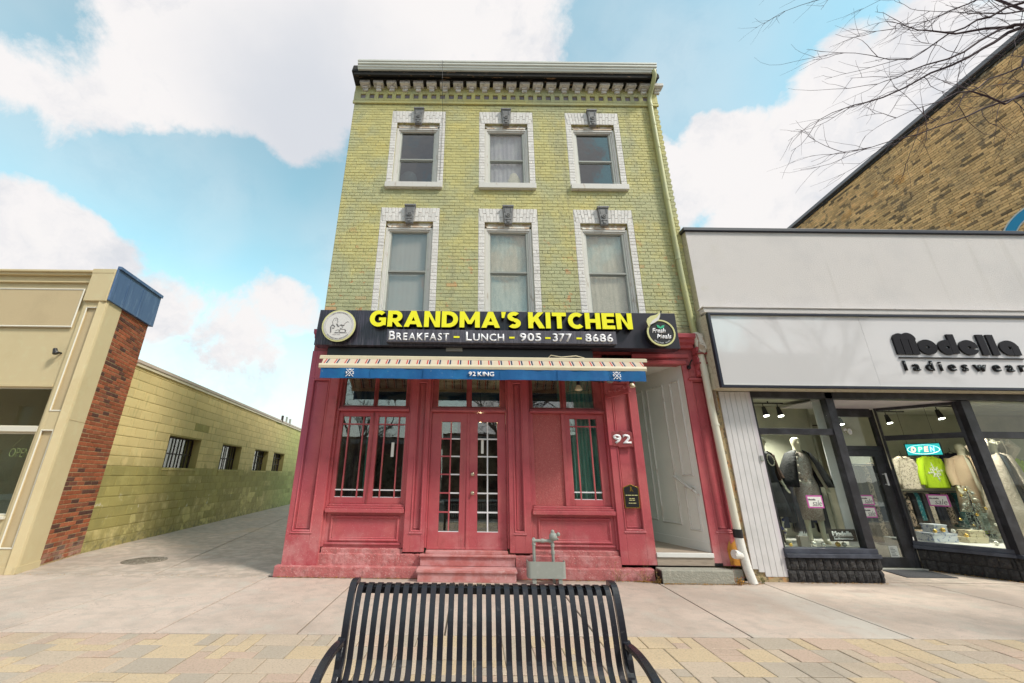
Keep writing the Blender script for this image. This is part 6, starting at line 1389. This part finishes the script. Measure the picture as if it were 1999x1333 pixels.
# hanging knitwear (thin but padded bodies with sleeves)
def top(x, y, z1, w, h, mat, lab, nm='sweater', deco=None, ln_=.9):
    t = thing(nm, (x, y, z1-h), lab, nm); m = MB(); d = .045
    po = [(-w*.48, 0), (w*.48, 0), (w*.44, h*.62), (w*.46, h*.80), (w*.30, h*.95), (w*.14, h), (w*.08, h*.955), (-w*.08, h*.955), (-w*.14, h), (-w*.30, h*.95), (-w*.46, h*.80), (-w*.44, h*.62)]
    m.prism([(x+a, z1-h+b) for a, b in po], y-d, y+d); o = m.build('torso', mat, t, bevel=.025)
    for s_ in (1, -1):
        m = MB(); m.tube([(x+s_*w*.34, y, z1-h*.12), (x+s_*w*.52, y-.01, z1-h*.4), (x+s_*w*.62, y-.02, z1-h*ln_)], [.065, .06, .042], 10); m.build('sleeve', mat, t)
    m = MB(); m.ring(x, z1-h*.03, w*.11, w*.08, y-d-.01, y+d, 180, 360, n=10, ez=.5); m.build('collar', mat, t)
    m = MB(); m.tube([(x-w*.2, y, z1-.02), (x, y, z1+.03), (x+w*.2, y, z1-.02)], .006, 6).tube([(x, y, z1+.03), (x, y, z1+.10)], .004, 5); m.build('hanger', 'black', t)
    if deco: deco(t, x, y-d-.001, z1-h/2)
    return t
def flake(t, x, y, z):
    m = MB()
    for i in range(8):
        a = R(45*i+10); L_ = .19 if i % 2 == 0 else .13; c, s_ = math.cos(a), math.sin(a); n_ = .012
        m.prism([(x+c*.03-s_*n_, z+s_*.03+c*n_), (x+c*L_, z+s_*L_), (x+c*.03+s_*n_, z+s_*.03-c*n_)], y-.006-.0004*i, y)
        for q in (.45, .7): 
            px, pz = x+c*L_*q, z+s_*L_*q
            m.prism([(px-s_*.035, pz+c*.035), (px+c*.015, pz+s_*.015), (px+s_*.035, pz-c*.035), (px-c*.004, pz-s_*.004)], y-.004-.0004*i, y)
    m.build('snowflake', 'dots', t)
def dots(t, x, y, z):
    r = random.Random(4)
    for a, b in ((-.12, .2), (.03, .12), (.15, .17), (-.05, .0), (.12, -.06), (-.14, -.12), (.05, -.17), (.16, .03)):
        m = MB(); m.ring(x+a, z+b, .033, .001, y-.004, y, n=9, ez=.85); m.build('motif', 'dots', t)
    MB().box(x-.2, x+.2, y-.004, y, z-.275, z-.255).build('hem_stripe', 'dots', t)
top(9.05, 8.6, 1.98, .42, .66, 'print', 'cream blouse with black line print, leftmost garment on the wall', 'blouse', ln_=.85)
top(9.55, 8.55, 1.99, .48, .64, 'lime', 'lime green sweater with white snowflake in the angled window', deco=flake)
top(10.12, 8.6, 2.06, .50, .68, 'navy', 'navy sweater with round white motifs right of the lime one', deco=dots)
top(10.62, 8.5, 1.95, .46, .66, 'print', 'cream and black printed top at the right of the sweaters', 'blouse')
top(11.2, 8.5, 1.98, .46, .66, 'lime', 'second lime sweater far right behind the fur coat')
top(8.72, 8.95, 1.86, .36, .55, 'camel', 'beige knit hanging deep behind the cream blouse', 'cardigan')
fs_ = thing('folded_stack', (9.9, 9.0, .46), 'low shelf of folded coloured knitwear behind the gift boxes', 'clothes stack')
for i in range(9):
    for j in range(2): MB().box(8.75+i*.2, 8.92+i*.2, 8.45, 8.62, .465+j*.055, .515+j*.055).build('folded_knit', ('navy', 'leopard', 'camel', 'tealcloth', 'velvet', 'print', 'lime')[(i*3+j*2) % 7], fs_, bevel=.012)
# dark garments on a rail
rk = thing('clothes_rail', (9.4, 8.9, .46), 'rail of dark garments and scarves below the sweaters', 'clothes rail')
MB().tube([(8.62, 8.85, 1.28), (10.4, 8.85, 1.28)], .012, 8).tube([(8.62, 8.85, .46), (8.62, 8.85, 1.28)], .012, 8).tube([(10.4, 8.85, .46), (10.4, 8.85, 1.28)], .012, 8).build('rail', 'tin', rk)
for i in range(15):
    x = 8.68+i*.115; mt = ('dark_cloth', 'navy', 'dark_cloth', 'leopard', 'velvet', 'tealcloth', 'dark_cloth', 'print', 'velvet', 'dark_cloth', 'leopard', 'dark_cloth', 'tealcloth', 'navy', 'dark_cloth')[i]
    m = MB(); m.prism([(x-.05, .60+.06*(i % 3)), (x+.05, .60+.06*(i % 3)), (x+.045, 1.18), (x+.015, 1.26), (x-.015, 1.26), (x-.045, 1.18)], 8.70+.02*(i % 2), 8.92); m.build('garment', mt, rk, bevel=.02)
rk = thing('clothes_rail', (5.6, 8.05, .46), 'rail of black coats behind the left window mannequins', 'clothes rail')
MB().tube([(4.7, 8.05, 1.62), (6.7, 8.05, 1.62)], .012, 8).build('rail', 'tin', rk)
for i in range(13):
    x = 4.78+i*.15; m = MB(); m.prism([(x-.07, .55+.09*(i % 3)), (x+.07, .55+.09*(i % 3)), (x+.06, 1.5), (x+.02, 1.6), (x-.02, 1.6), (x-.06, 1.5)], 7.95, 8.13); m.build('garment', ('velvet', 'dark_cloth', 'velvet', 'navy')[i % 4], rk, bevel=.02)
rk = thing('clothes_rail', (8.1, 8.5, 0), 'added rail of dark blue and black garments darkening the view through the shop door', 'clothes rail')  # added rail; its dark garments stand in for the dim interior behind the door
MB().tube([(7.6, 8.5, 1.80), (8.62, 8.5, 1.80)], .012, 8).build('rail', 'tin', rk)
for i in range(10):
    x = 7.66+i*.098; m = MB(); m.prism([(x-.075, .35+.12*(i % 3)), (x+.075, .35+.12*(i % 3)), (x+.06, 1.67), (x+.02, 1.78), (x-.02, 1.78), (x-.06, 1.67)], 8.42, 8.6); m.build('garment', ('velvet', 'navy', 'dark_cloth', 'velvet', 'leopard', 'navy')[i % 6], rk, bevel=.02)
# gifts, balls, bag
def gift(x0, x1, y0_, y1_, z0, z1, mat, lab):
    t = thing('gift_box', ((x0+x1)/2, (y0_+y1_)/2, z0), lab, 'gift box'); MB().box(x0, x1, y0_, y1_, z0, z1-.03).build('box', mat, t, bevel=.004)
    MB().box(x0-.008, x1+.008, y0_-.008, y1_+.008, z1-.029, z1).build('lid', mat, t, bevel=.004); return t
gift(8.22, 8.66, 7.72, 8.0, .462, .605, 'gift_white', 'wide silver patterned gift box in the angled window'); gift(8.34, 8.57, 7.76, 7.98, .606, .745, 'gift_white', 'small silver gift box stacked on the wide one')
gift(8.76, 9.12, 7.66, 7.9, .462, .55, 'gift_gold', 'low gold patterned gift box right of the silver ones'); gift(8.86, 9.13, 7.69, 7.87, .551, .66, 'gift_gold', 'small cream gift box on the gold one')
def ball_(x, y, z, r, mat, lab): 
    t = MB().ball((x, y, z), r, 14, 9).tube([(x, y, z+r*.95), (x, y, z+r*1.12)], r*.2, 8); tag(recenter(t.build('bauble', mat)), lab, 'bauble', 'baubles in the shop windows')
ball_(8.45, 7.73, .66, .035, 'gold', 'gold bauble in front of the small silver box'); ball_(8.27, 7.70, .645, .03, 'gold', 'gold bauble at the left of the wide silver box lid'); ball_(8.62, 7.72, .645, .034, 'silver', 'pale bauble at the right of the wide silver box lid')
ball_(8.79, 7.69, .58, .03, 'gold', 'gold bauble on the low gold box'); ball_(8.95, 7.42, .497, .035, 'silver', 'silver bauble on the floor right of the gold box'); ball_(9.12, 7.36, .497, .035, 'gold', 'gold bauble near the corner post')
ball_(5.05, 7.06, .495, .033, 'silver', 'silver bauble at the far left of the left window floor'); ball_(5.16, 7.05, .49, .027, 'gold', 'gold bauble beside the leftmost silver one')
ball_(5.56, 7.08, .505, .042, 'silver', 'large silver bauble right of the taupe bag'); ball_(5.70, 7.06, .497, .035, 'silver', 'pale bauble by the mannequin foot'); ball_(5.95, 7.08, .499, .037, 'gold', 'gold bauble below the black name card'); ball_(6.05, 7.08, .498, .035, 'silver', 'silver bauble at the right below the name card')
bg = thing('gift_bag', (5.40, 7.08, .46), 'taupe paper bag with silver tissue on the left window floor', 'bag')
MB().box(5.32, 5.47, 7.03, 7.12, .462, .62).build('bag', 'bag', bg, bevel=.003)
r = random.Random(2); m = MB()
for i in range(14):
    x, y = 5.33+r.random()*.13, 7.05+r.random()*.05; m.add([(x-.02, y, .60), (x+.02, y+.01, .60), (x+r.uniform(-.03, .03), y-.01, .66+r.random()*.04)], [(0, 1, 2)])
m.build('tissue', 'tissue', bg)
m = MB(); r = random.Random(8); nbx = thing('bauble_tree', (5.22, 7.30, .46), 'small dark stand hung with blue and white baubles behind the taupe bag', 'ornament')
MB().tube([(5.26, 7.30, .46), (5.26, 7.30, .98)], .012, 6).lathe([(.07, .0), (.07, .01), (.01, .02)], (5.26, 7.30, .461), 14).build('stand', 'black', nbx)
for i in range(12):
    a = r.uniform(0, 6.28); q = r.uniform(.03, .09); MB().ball((5.26+q*math.cos(a), 7.29+q*math.sin(a), .58+i*.032), .026, 8, 6).build('bauble_piece', ('bluball', 'silver', 'bluball', 'pearl')[i % 4], nbx)
# frosted tree
ct = thing('christmas_tree', (9.40, 7.95, .46), 'small frosted Christmas tree with gold baubles in the angled window', 'christmas tree')
MB().tube([(9.40, 7.95, .46), (9.40, 7.95, 1.40)], [.02, .006], 6).build('trunk', 'bark', ct)
r = random.Random(12); m = MB()
for i in range(2600):
    q = r.random()**.7; z = 1.42-q*.92; rad = .03+.26*q; a = r.uniform(0, 6.28); rr_2 = rad*r.uniform(.5, 1.05); x, y = 9.40+rr_2*math.cos(a), 7.95+rr_2*math.sin(a)
    d = Vector((math.cos(a+r.uniform(-.5, .5)), math.sin(a+r.uniform(-.5, .5)), -.25+r.uniform(-.3, .3)))*.045; s_ = Vector((-math.sin(a), math.cos(a), 0))*.005
    p = Vector((x, y, z)); m.add([p-s_, p+s_, p+d], [(0, 1, 2)])
m.build('needles', 'needle', ct, kind='stuff')
for i in range(16):
    q = (i+.5)/16; z = 1.36-q*.84; a = i*2.4+3.6; rad = .05+.24*q; MB().ball((9.40+rad*math.cos(a), 7.95+rad*math.sin(a), z), .025, 8, 6).build('bauble_piece', ('gold', 'silver', 'gold', 'pearl')[i % 4], ct)

# ================================================================== TALL BUFF BRICK BUILDING
TX = 14.2
tb = thing('tall_brick_building', (19, 7, 0), 'tall sooty buff brick building rising behind the white dress shop', 'building')
MB().prismx([(6.9, 0), (30, 0), (30, 11.4), (6.9, 12.50)], TX+.02, TX+.35).build('wall', 'mortar_dark', tb)
MB().box(TX+.36, 26, 6.95, 30, 0, 11.3).build('rear_block', 'mortar_dark', tb)
tx_ = Matrix(((0, -1, 0, TX+.02), (-1, 0, 0, 0), (0, 0, 1, 0), (0, 0, 0, 1)))
tx_ = Matrix(((0, 1, 0, TX+.02), (-1, 0, 0, 17.0), (0, 0, 1, 0), (0, 0, 0, 1)))    # local x = 17 - y, local -y faces -x
ztop = lambda y: 12.50-(y-6.9)*.0476
P = courses(0, 10.08, 5.2, 12.5, .0785, .235, .010, lambda u, z: 'brick_buff' if z < ztop(17-u)-.03 else None, wob=.008, pri=lambda u, z: -u*1.0+abs(z-9.5)*.5)
lay(P, tb, tx_, None, proud=.014)
MB().prismx([(6.85, 12.50), (30, 11.4), (30, 11.53), (6.85, 12.63)], TX-.10, TX+.4).build('roof_flashing', 'tin', tb, bevel=.01)
MB().prismx([(6.85, 12.38), (30, 11.28), (30, 11.395), (6.85, 12.495)], TX-.03, TX+.0).build('verge_board', 'blackwood', tb)
# sprayed blue tag
gf = MB(Matrix(((0, 1, 0, TX), (-1, 0, 0, 17.0), (0, 0, 1, 0), (0, 0, 0, 1))))
def on(y, z): return (17-y, z)
cxg, czg = 17-12.05, 8.55
gf = MB(tx_); gf.ring(17-8.30, 7.38, .80, .58, -.022, -.017, 40, 190, n=24, ez=1.0)
gf.ring(17-7.7, 7.7, .50, .28, -.0225, -.017, 60, 290, n=16); gf.build('graffiti', 'graf', tb)
gf = MB(tx_); gf.ring(17-8.30, 7.38, .84, .805, -.022, -.017, 40, 190, n=24); gf.ring(17-8.30, 7.38, .575, .545, -.022, -.017, 40, 190, n=24); gf.build('graffiti_edge', 'graf_w', tb)

# ================================================================== BENCH
bn = thing('bench', (.08, 2.4, 0), 'black slatted metal bench with looped armrests facing the street, in the foreground', 'bench')
BY, BZ = -.062, -.004
prof = [(2.885, .825), (2.86, .850), (2.825, .856), (2.79, .842), (2.765, .80), (2.735, .72), (2.715, .64), (2.70, .56), (2.685, .50), (2.655, .455), (2.61, .428), (2.55, .418), (2.45, .425), (2.35, .436), (2.25, .44), (2.20, .43), (2.175, .40), (2.17, .36)]
prof = [(a+BY, b+BZ) for a, b in prof]
def crs(P, n):   # Catmull-Rom
    out = []
    for i in range(len(P)-1):
        p0, p1, p2, p3 = P[max(i-1, 0)], P[i], P[i+1], P[min(i+2, len(P)-1)]
        for j in range(n):
            t = j/n; out.append(tuple(.5*((2*b)+(-a+c)*t+(2*a-5*b+4*c-d)*t*t+(-a+3*b-3*c+d)*t**3) for a, b, c, d in zip(p0, p1, p2, p3)))
    return out+[P[-1]]
pf = crs(prof, 3); W2 = .0165
vs = []; n = len(pf)
for i, (y, z) in enumerate(pf):
    a = pf[max(i-1, 0)]; b = pf[min(i+1, n-1)]; d = Vector((b[0]-a[0], b[1]-a[1])).normalized(); nn_ = Vector((-d.y, d.x))*.004
    for sx_, sn in ((-1, 1), (1, 1), (1, -1), (-1, -1)): vs.append((sx_*W2, y+nn_.x*sn, z+nn_.y*sn))
fs = [(4*i+k, 4*i+(k+1) % 4, 4*i+4+(k+1) % 4, 4*i+4+k) for i in range(n-1) for k in range(4)]+[(0, 3, 2, 1), (4*n-4, 4*n-3, 4*n-2, 4*n-1)]
sme = bpy.data.meshes.new('slat'); sme.from_pydata(vs, [], fs); sme.materials.append(MT['bench'])
import bmesh
_b = bmesh.new(); _b.from_mesh(sme); bmesh.ops.recalc_face_normals(_b, faces=_b.faces); _b.to_mesh(sme); _b.free()
SX0, SX1, NS = -.664, .826, 28
for i in range(NS):
    o = bpy.data.objects.new('slat', sme); COL.objects.link(o); o.parent = bn; o.location = Vector((SX0+(SX1-SX0)*i/(NS-1), 0, 0))-bn.location
    b = o.modifiers.new('b', 'BEVEL'); b.width = .0015; b.segments = 1; b.limit_method = 'ANGLE'
MB().box(-.69, .85, 2.835+BY, 2.870+BY, .796, .838).build('top_rail', 'bench', bn, bevel=.006)
MB().tube([(-.69, 2.675+BY, .415), (.85, 2.675+BY, .415)], .011, 10).build('cross_rod', 'bench', bn)
MB().box(-.69, .85, 2.19, 2.235, .385, .42).box(-.69, .85, 2.40, 2.44, .38, .41).build('seat_rail', 'bench', bn, bevel=.005)
for X in (-.709, .871):
    fr = MB(); bpts = [(y+.01, z) for y, z in prof[1:11]]; bp = crs([(2.895+BY, .854)]+[(y+.006, z+.006) for y, z in prof[2:10]]+[(2.60, .43), (2.61, .30), (2.66, .12), (2.70, .03), (2.76, .015)], 3)
    def flat(mb, pts, w, t):
        vs = []; n = len(pts)
        for i, (y, z) in enumerate(pts):
            a = pts[max(i-1, 0)]; b = pts[min(i+1, n-1)]; d = Vector((b[0]-a[0], b[1]-a[1])).normalized(); q = Vector((-d.y, d.x))*t/2
            for sx_, sn in ((-1, 1), (1, 1), (1, -1), (-1, -1)): vs.append((X+sx_*w/2, y+q.x*sn, z+q.y*sn))
        mb.add(vs, [(4*i+k, 4*i+(k+1) % 4, 4*i+4+(k+1) % 4, 4*i+4+k) for i in range(n-1) for k in range(4)]+[(0, 3, 2, 1), (4*n-4, 4*n-3, 4*n-2, 4*n-1)])
    flat(fr, bp, .038, .030); fr.build('end_frame', 'bench', bn, bevel=.007)
    X += -.012 if X < 0 else .012
    fr = MB(); ap = crs([(2.655, .605), (2.63, .592), (2.57, .598), (2.46, .600), (2.34, .585), (2.24, .55), (2.185, .50), (2.17, .44), (2.18, .36), (2.17, .22), (2.12, .08), (2.06, .02)], 4); flat(fr, ap, .044, .026); fr.build('armrest', 'bench', bn, bevel=.007)
    fr = MB(); fr.add([], []); flat(fr, crs([(2.65, .58), (2.62, .53), (2.60, .46), (2.54, .41), (2.36, .39), (2.16, .385)], 4), .034, .024); fr.build('seat_bearer', 'bench', bn, bevel=.006)
bo_ = MB()
for i in range(NS): x = SX0+(SX1-SX0)*i/(NS-1)
for i in range(NS-1):
    x = SX0+(SX1-SX0)*(i+.5)/(NS-1); bo_.box(x-.009, x+.009, 2.846+BY, 2.862+BY, .8381, .846)
bo_.build('rail_boss', 'bench', bn, kind='stuff')
# ================================================================== TREES
def twigtree(name, mat, parent, seeds, rs, gen, maxlen, droop=0., seed=1, nseg=4, lim=9000, partname='twigs', rmin=.006):
    r = random.Random(seed); m = MB(); stack = list(seeds); cnt = 0
    while stack and cnt < lim:
        p, d, L_, rad, g_ = stack.pop(0); pts = [p]; q = p; dd = d.normalized(); n = nseg if g_ < 3 else 3
        for i in range(n):
            dd = (dd+Vector((r.uniform(-1, 1), r.uniform(-1, 1), r.uniform(-1, 1)))*.24+Vector((0, 0, -droop))).normalized(); q = q+dd*L_/n; pts.append(q)
        m.tube(pts, [rad*(1-.55*i/n) for i in range(n+1)], 6 if rad > .03 else (4 if rad > .008 else 3), cap=False); cnt += 1
        if g_ < gen:
            for k in range(r.choice((3, 4, 4, 5)) if g_ < gen-1 else r.choice((2, 3, 4))):
                t = r.uniform(.25, 1.); i = min(int(t*n), n-1); b = pts[i].lerp(pts[i+1], t*n-i)
                ax = Vector((r.uniform(-1, 1), r.uniform(-1, 1), r.uniform(-1, 1))).cross(dd)
                nd = Matrix.Rotation(R(r.uniform(18, 46)), 3, ax.normalized()) @ dd
                stack.append((b, nd, L_*r.uniform(.42, .72), max(rad*.55, rmin), g_+1))
    return m
# street tree whose branches enter at the upper right
st = thing('bare_tree', (8.6, 3.0, 0), 'bare street tree reaching dark branches in over the tall brick wall at upper right', 'tree')
MB().tube([(8.6, 3.0, -.05), (8.62, 3.02, 1.6), (8.55, 3.05, 3.4), (8.45, 3.1, 4.6)], [.19, .15, .13, .11], 12).build('trunk', 'bark', st)
LIMBS = {'A':[(8.45,3.1,4.6),(7.9,3.15,6.0),(7.2,3.18,6.7),(6.82,3.2,6.78),(6.59,3.22,6.72),(6.28,3.24,6.63),(5.75,3.26,6.3),(5.28,3.29,6.08),(4.89,3.31,5.91),(4.65,3.33,5.85)],
'B':[(8.45,3.1,4.6),(7.95,3.25,6.1),(6.9,3.25,6.8),(6.68,3.27,6.75),(6.26,3.3,6.5),(5.92,3.33,6.32),(5.36,3.35,6.03),(4.73,3.38,5.7),(4.35,3.4,5.58),(3.92,3.43,5.36)],
'C':[(6.49,3.25,6.72),(5.77,3.27,6.6),(5.2,3.19,6.55),(4.81,3.1,6.54)],
'D':[(8.3,3.1,5.4),(7.4,3.1,6.9),(6.79,3.11,6.98),(6.64,3.16,7.0),(6.22,3.21,6.83),(5.92,3.26,6.72),(5.59,3.32,6.55),(5.23,3.37,6.28),(4.86,3.42,6.41),(4.58,3.48,6.58)],
'E':[(8.5,3.1,4.2),(7.2,3.2,5.4),(6.3,3.2,5.63),(6.01,3.18,5.52),(5.7,3.16,5.36),(5.36,3.14,5.48),(4.96,3.11,5.32),(4.34,3.09,5.03)],
'F':[(6.7,3.3,5.8),(6.31,3.5,5.77),(5.82,3.52,5.59),(5.17,3.54,5.31),(4.56,3.56,5.13),(4.12,3.57,5.05)],
'G':[(8.3,3.2,5.0),(6.96,3.43,6.37),(6.71,3.45,6.3),(6.24,3.47,6.11),(5.84,3.48,5.86),(5.61,3.5,5.6),(5.18,3.52,5.39)],
'H':[(8.2,3.2,5.6),(7.27,3.36,7.28),(6.88,3.31,7.1),(6.31,3.27,6.98),(5.84,3.22,6.93),(5.33,3.18,6.85)],
'I':[(8.2,3.2,5.6),(7.16,3.35,7.59),(6.81,3.43,7.58),(6.6,3.51,7.54),(6.23,3.59,7.45),(5.95,3.67,7.36),(5.44,3.75,7.34)],
'J':[(8.2,3.2,5.6),(7.0,3.6,8.0),(6.3,3.7,8.3),(5.6,3.7,8.25),(5.0,3.75,8.05),(4.4,3.8,7.85)]}
r = random.Random(21)
for nm, pts in LIMBS.items():
    pts = [Vector(p) for p in pts]; n = len(pts); lim_ = crs([tuple(p) for p in pts], 2); r0 = {'A': .034, 'B': .034, 'E': .026, 'D': .024, 'F': .016, 'J': .02}.get(nm, .018)
    m = MB(); N_ = len(lim_); big = n > 8 or nm in 'EGHIJ'
    jit = [Vector(p)+Vector((r.uniform(-.02, .02), 0, r.uniform(-.028, .028))) for p in lim_]
    m.tube(jit, [max(.0028, r0*(1-.93*(i/(N_-1))**.8)) for i in range(N_)], 7); o = m.build('limb', 'bark', st)
    seeds = []
    for i in range(2, N_-1):
        for _ in range(1):
            d = (jit[i+1]-jit[i]).normalized(); s_ = r.choice((-1, 1)); a = R(r.uniform(10, 34))*s_
            nd = Matrix.Rotation(a, 3, Vector((0, 1, 0))) @ d; nd = (nd+Vector((0, r.uniform(-.35, .35), 0))).normalized()
            seeds.append((jit[i].lerp(jit[i+1], r.random()), nd, r.uniform(.30, .80), .0042, 1))
    seeds.append((jit[-1], (jit[-1]-jit[-2]).normalized(), .45, .003, 1))
    tm = twigtree('twigs', 'bark', o, seeds, None, 2, 1, droop=.008, seed=r.randint(1, 999), lim=420, rmin=.0016); tm.build('twig', 'bark', o, kind='stuff')
# trees across the street, seen mirrored in the glass
for (x, y, s_, sd_, lab) in ((2.2, -11.6, 9, 31, 'bare tree on the far pavement opposite the red doors'), (-7.5, -11.8, 8, 33, 'bare tree on the far pavement opposite the lane'), (9.5, -11.5, 9.5, 37, 'bare tree on the far pavement opposite the dress shop'), (13.2, -2.0, 9.5, 41, 'bare kerbside tree behind the viewer, mirrored in the white sign')):
    t = thing('bare_tree', (x, y, 0), lab, 'tree', 'street trees behind the viewer')
    MB().tube([(x, y, -.1), (x+.05, y, s_*.2), (x, y+.04, s_*.34)], [s_*.024, s_*.018, s_*.015], 10).build('trunk', 'bark', t)
    rr_3 = random.Random(sd_); seeds = []
    for k in range(6):
        a = k*1.05+rr_3.random(); seeds.append((Vector((x, y, s_*.32)), Vector((math.cos(a)*.75, math.sin(a)*.75, 1)), s_*.38, s_*.010, 0))
    twigtree('b', 'bark', t, seeds, None, 4, 1, seed=sd_, lim=2600).build('branch', 'bark', t)
# houses across the street (they only show as reflections)
for i, (x0, x1, h, mt, lab) in enumerate(((-60, -12, 11, 'far_brick', 'long dark building across the street opposite the lane'), (-11.9, -2.2, 4.1, 'far_brick', 'low dark brick building across the street'), (-2.1, 7.5, 4.4, 'far_brick', 'brown brick building across the street opposite the doors'), (7.6, 26, 10.5, 'far_tan', 'tall tan building across the street opposite the dress shop'))):
    t = thing('street_building', ((x0+x1)/2, -15, 0), lab, 'building'); n = int((x1-x0)/2.4); hs = []
    for k in range(n):
        a = x0+.7+k*(x1-x0-.8)/n
        hs.append((a, a+(x1-x0)/n*.62, .7, 2.9)); 
        if h > 7: hs.append((a+.3, a+1.3, 4.3, 6.0))
    m = MB(); grid_wall(m, x0, x1, 0, h, hs, -15.3, -15.0); m.build('wall', mt, t)
    MB().box(x0, x1, -24, -15.31, h-.3, h-.1).box(x0, x1, -15.31+.32, -14.9, h-.5, h-.2).build('roof', 'tin', t)
    for a, b, c, d in hs: MB().box(a, b, -15.2, -15.19, c, d).build('window', 'far_glass', t)
# ================================================================== WEEDS AND LEAVES
def weed(x, y, h, n, mat, lab, seed, nm='weed'):
    r = random.Random(seed); m = MB()
    for i in range(n):
        a = r.uniform(0, 6.28); L_ = h*r.uniform(.5, 1.1); p = Vector((x+r.uniform(-.03, .03), y+r.uniform(-.02, .02), 0)); pts = [p]
        d = Vector((math.cos(a)*.5, math.sin(a)*.35-.15, 1)).normalized()
        for k in range(4): d = (d+Vector((r.uniform(-.3, .3), r.uniform(-.3, .2), -.10))).normalized(); p = p+d*L_/4; pts.append(p)
        m.tube(pts, [.0026, .0022, .0018, .0014, .0008], 3, cap=False)
        for k in range(5):
            q = pts[r.randint(1, 4)]; e = Vector((r.uniform(-1, 1), r.uniform(-1, 1), r.uniform(-.3, .8))).normalized()*.035; s_ = Vector((r.uniform(-1, 1), r.uniform(-1, 1), 0)).normalized()*.006
            m.add([q, q+e*.5+s_, q+e, q+e*.5-s_], [(0, 1, 2, 3)])
    o = recenter(m.build(nm, mat)); tag(o, lab, 'weed')
weed(2.23, 6.79, .30, 9, 'straw', 'dry weed at the red wall just right of the gas fitting', 3); weed(2.63, 6.79, .28, 10, 'straw', 'dry weed at the foot of the right red pilaster', 4)
weed(2.80, 6.70, .10, 16, 'straw', 'low straw tuft beside the left end of the stone step', 5); weed(3.98, 6.66, .12, 16, 'leafdry', 'orange tuft between the stone step and the white pipe', 6)
weed(4.40, 6.76, .14, 10, 'weedgreen', 'green and rust weed at the crumbling base under the siding', 7); weed(4.02, 6.80, .22, 4, 'redsprig', 'thin red sprigs in front of the orange bare wood', 8)
def litter(nm, pts, n, lab, seed, mat='leafdry', s=.02):
    r = random.Random(seed); m = MB()
    for i in range(n):
        (x0, y0_), (x1, y1_) = r.choice(pts); t = r.random(); x, y = x0+(x1-x0)*t+r.gauss(0, .02), y0_+(y1_-y0_)*t-abs(r.gauss(0, .022)); a = r.uniform(0, 6.28); q = s*r.uniform(.3, 1.2); z = .004+r.random()*.012
        m.add([(x+q*math.cos(a), y+q*math.sin(a), z), (x+q*.4*math.cos(a+1.8), y+q*.4*math.sin(a+1.8), z+.004), (x-q*math.cos(a), y-q*math.sin(a), z), (x+q*.4*math.cos(a-1.8), y+q*.4*math.sin(a-1.8), z+.006*r.random())], [(0, 1, 2, 3)])
    o = m.build(nm, mat, kind='stuff'); o['label'] = lab; o['category'] = 'leaf litter'
litter('leaf_litter', [((-2.95, 6.80), (-.82, 6.80)), ((.72, 6.80), (2.8, 6.78)), ((2.85, 6.65), (3.9, 6.65)), ((2.5, 6.79), (2.85, 6.72))], 900, 'dry leaf crumbs along the foot of the red shopfront', 1, s=.014)
litter('leaf_litter', [((3.93, 6.68), (4.35, 6.72)), ((4.9, 6.80), (6.33, 6.80)), ((8.0, 7.75), (8.6, 6.97)), ((8.65, 6.93), (10.5, 6.93))], 700, 'dry leaf crumbs along the foot of the dress shop', 2, s=.013)
litter('leaf_litter', [((-6.95, 6.76), (-7.12, 7.4)), ((-7.12, 7.4), (-7.44, 8.5)), ((-7.5, 6.8), (-3.1, 6.81))], 260, 'brown crumbs along the cream shop and the pavement joint', 3, s=.011)
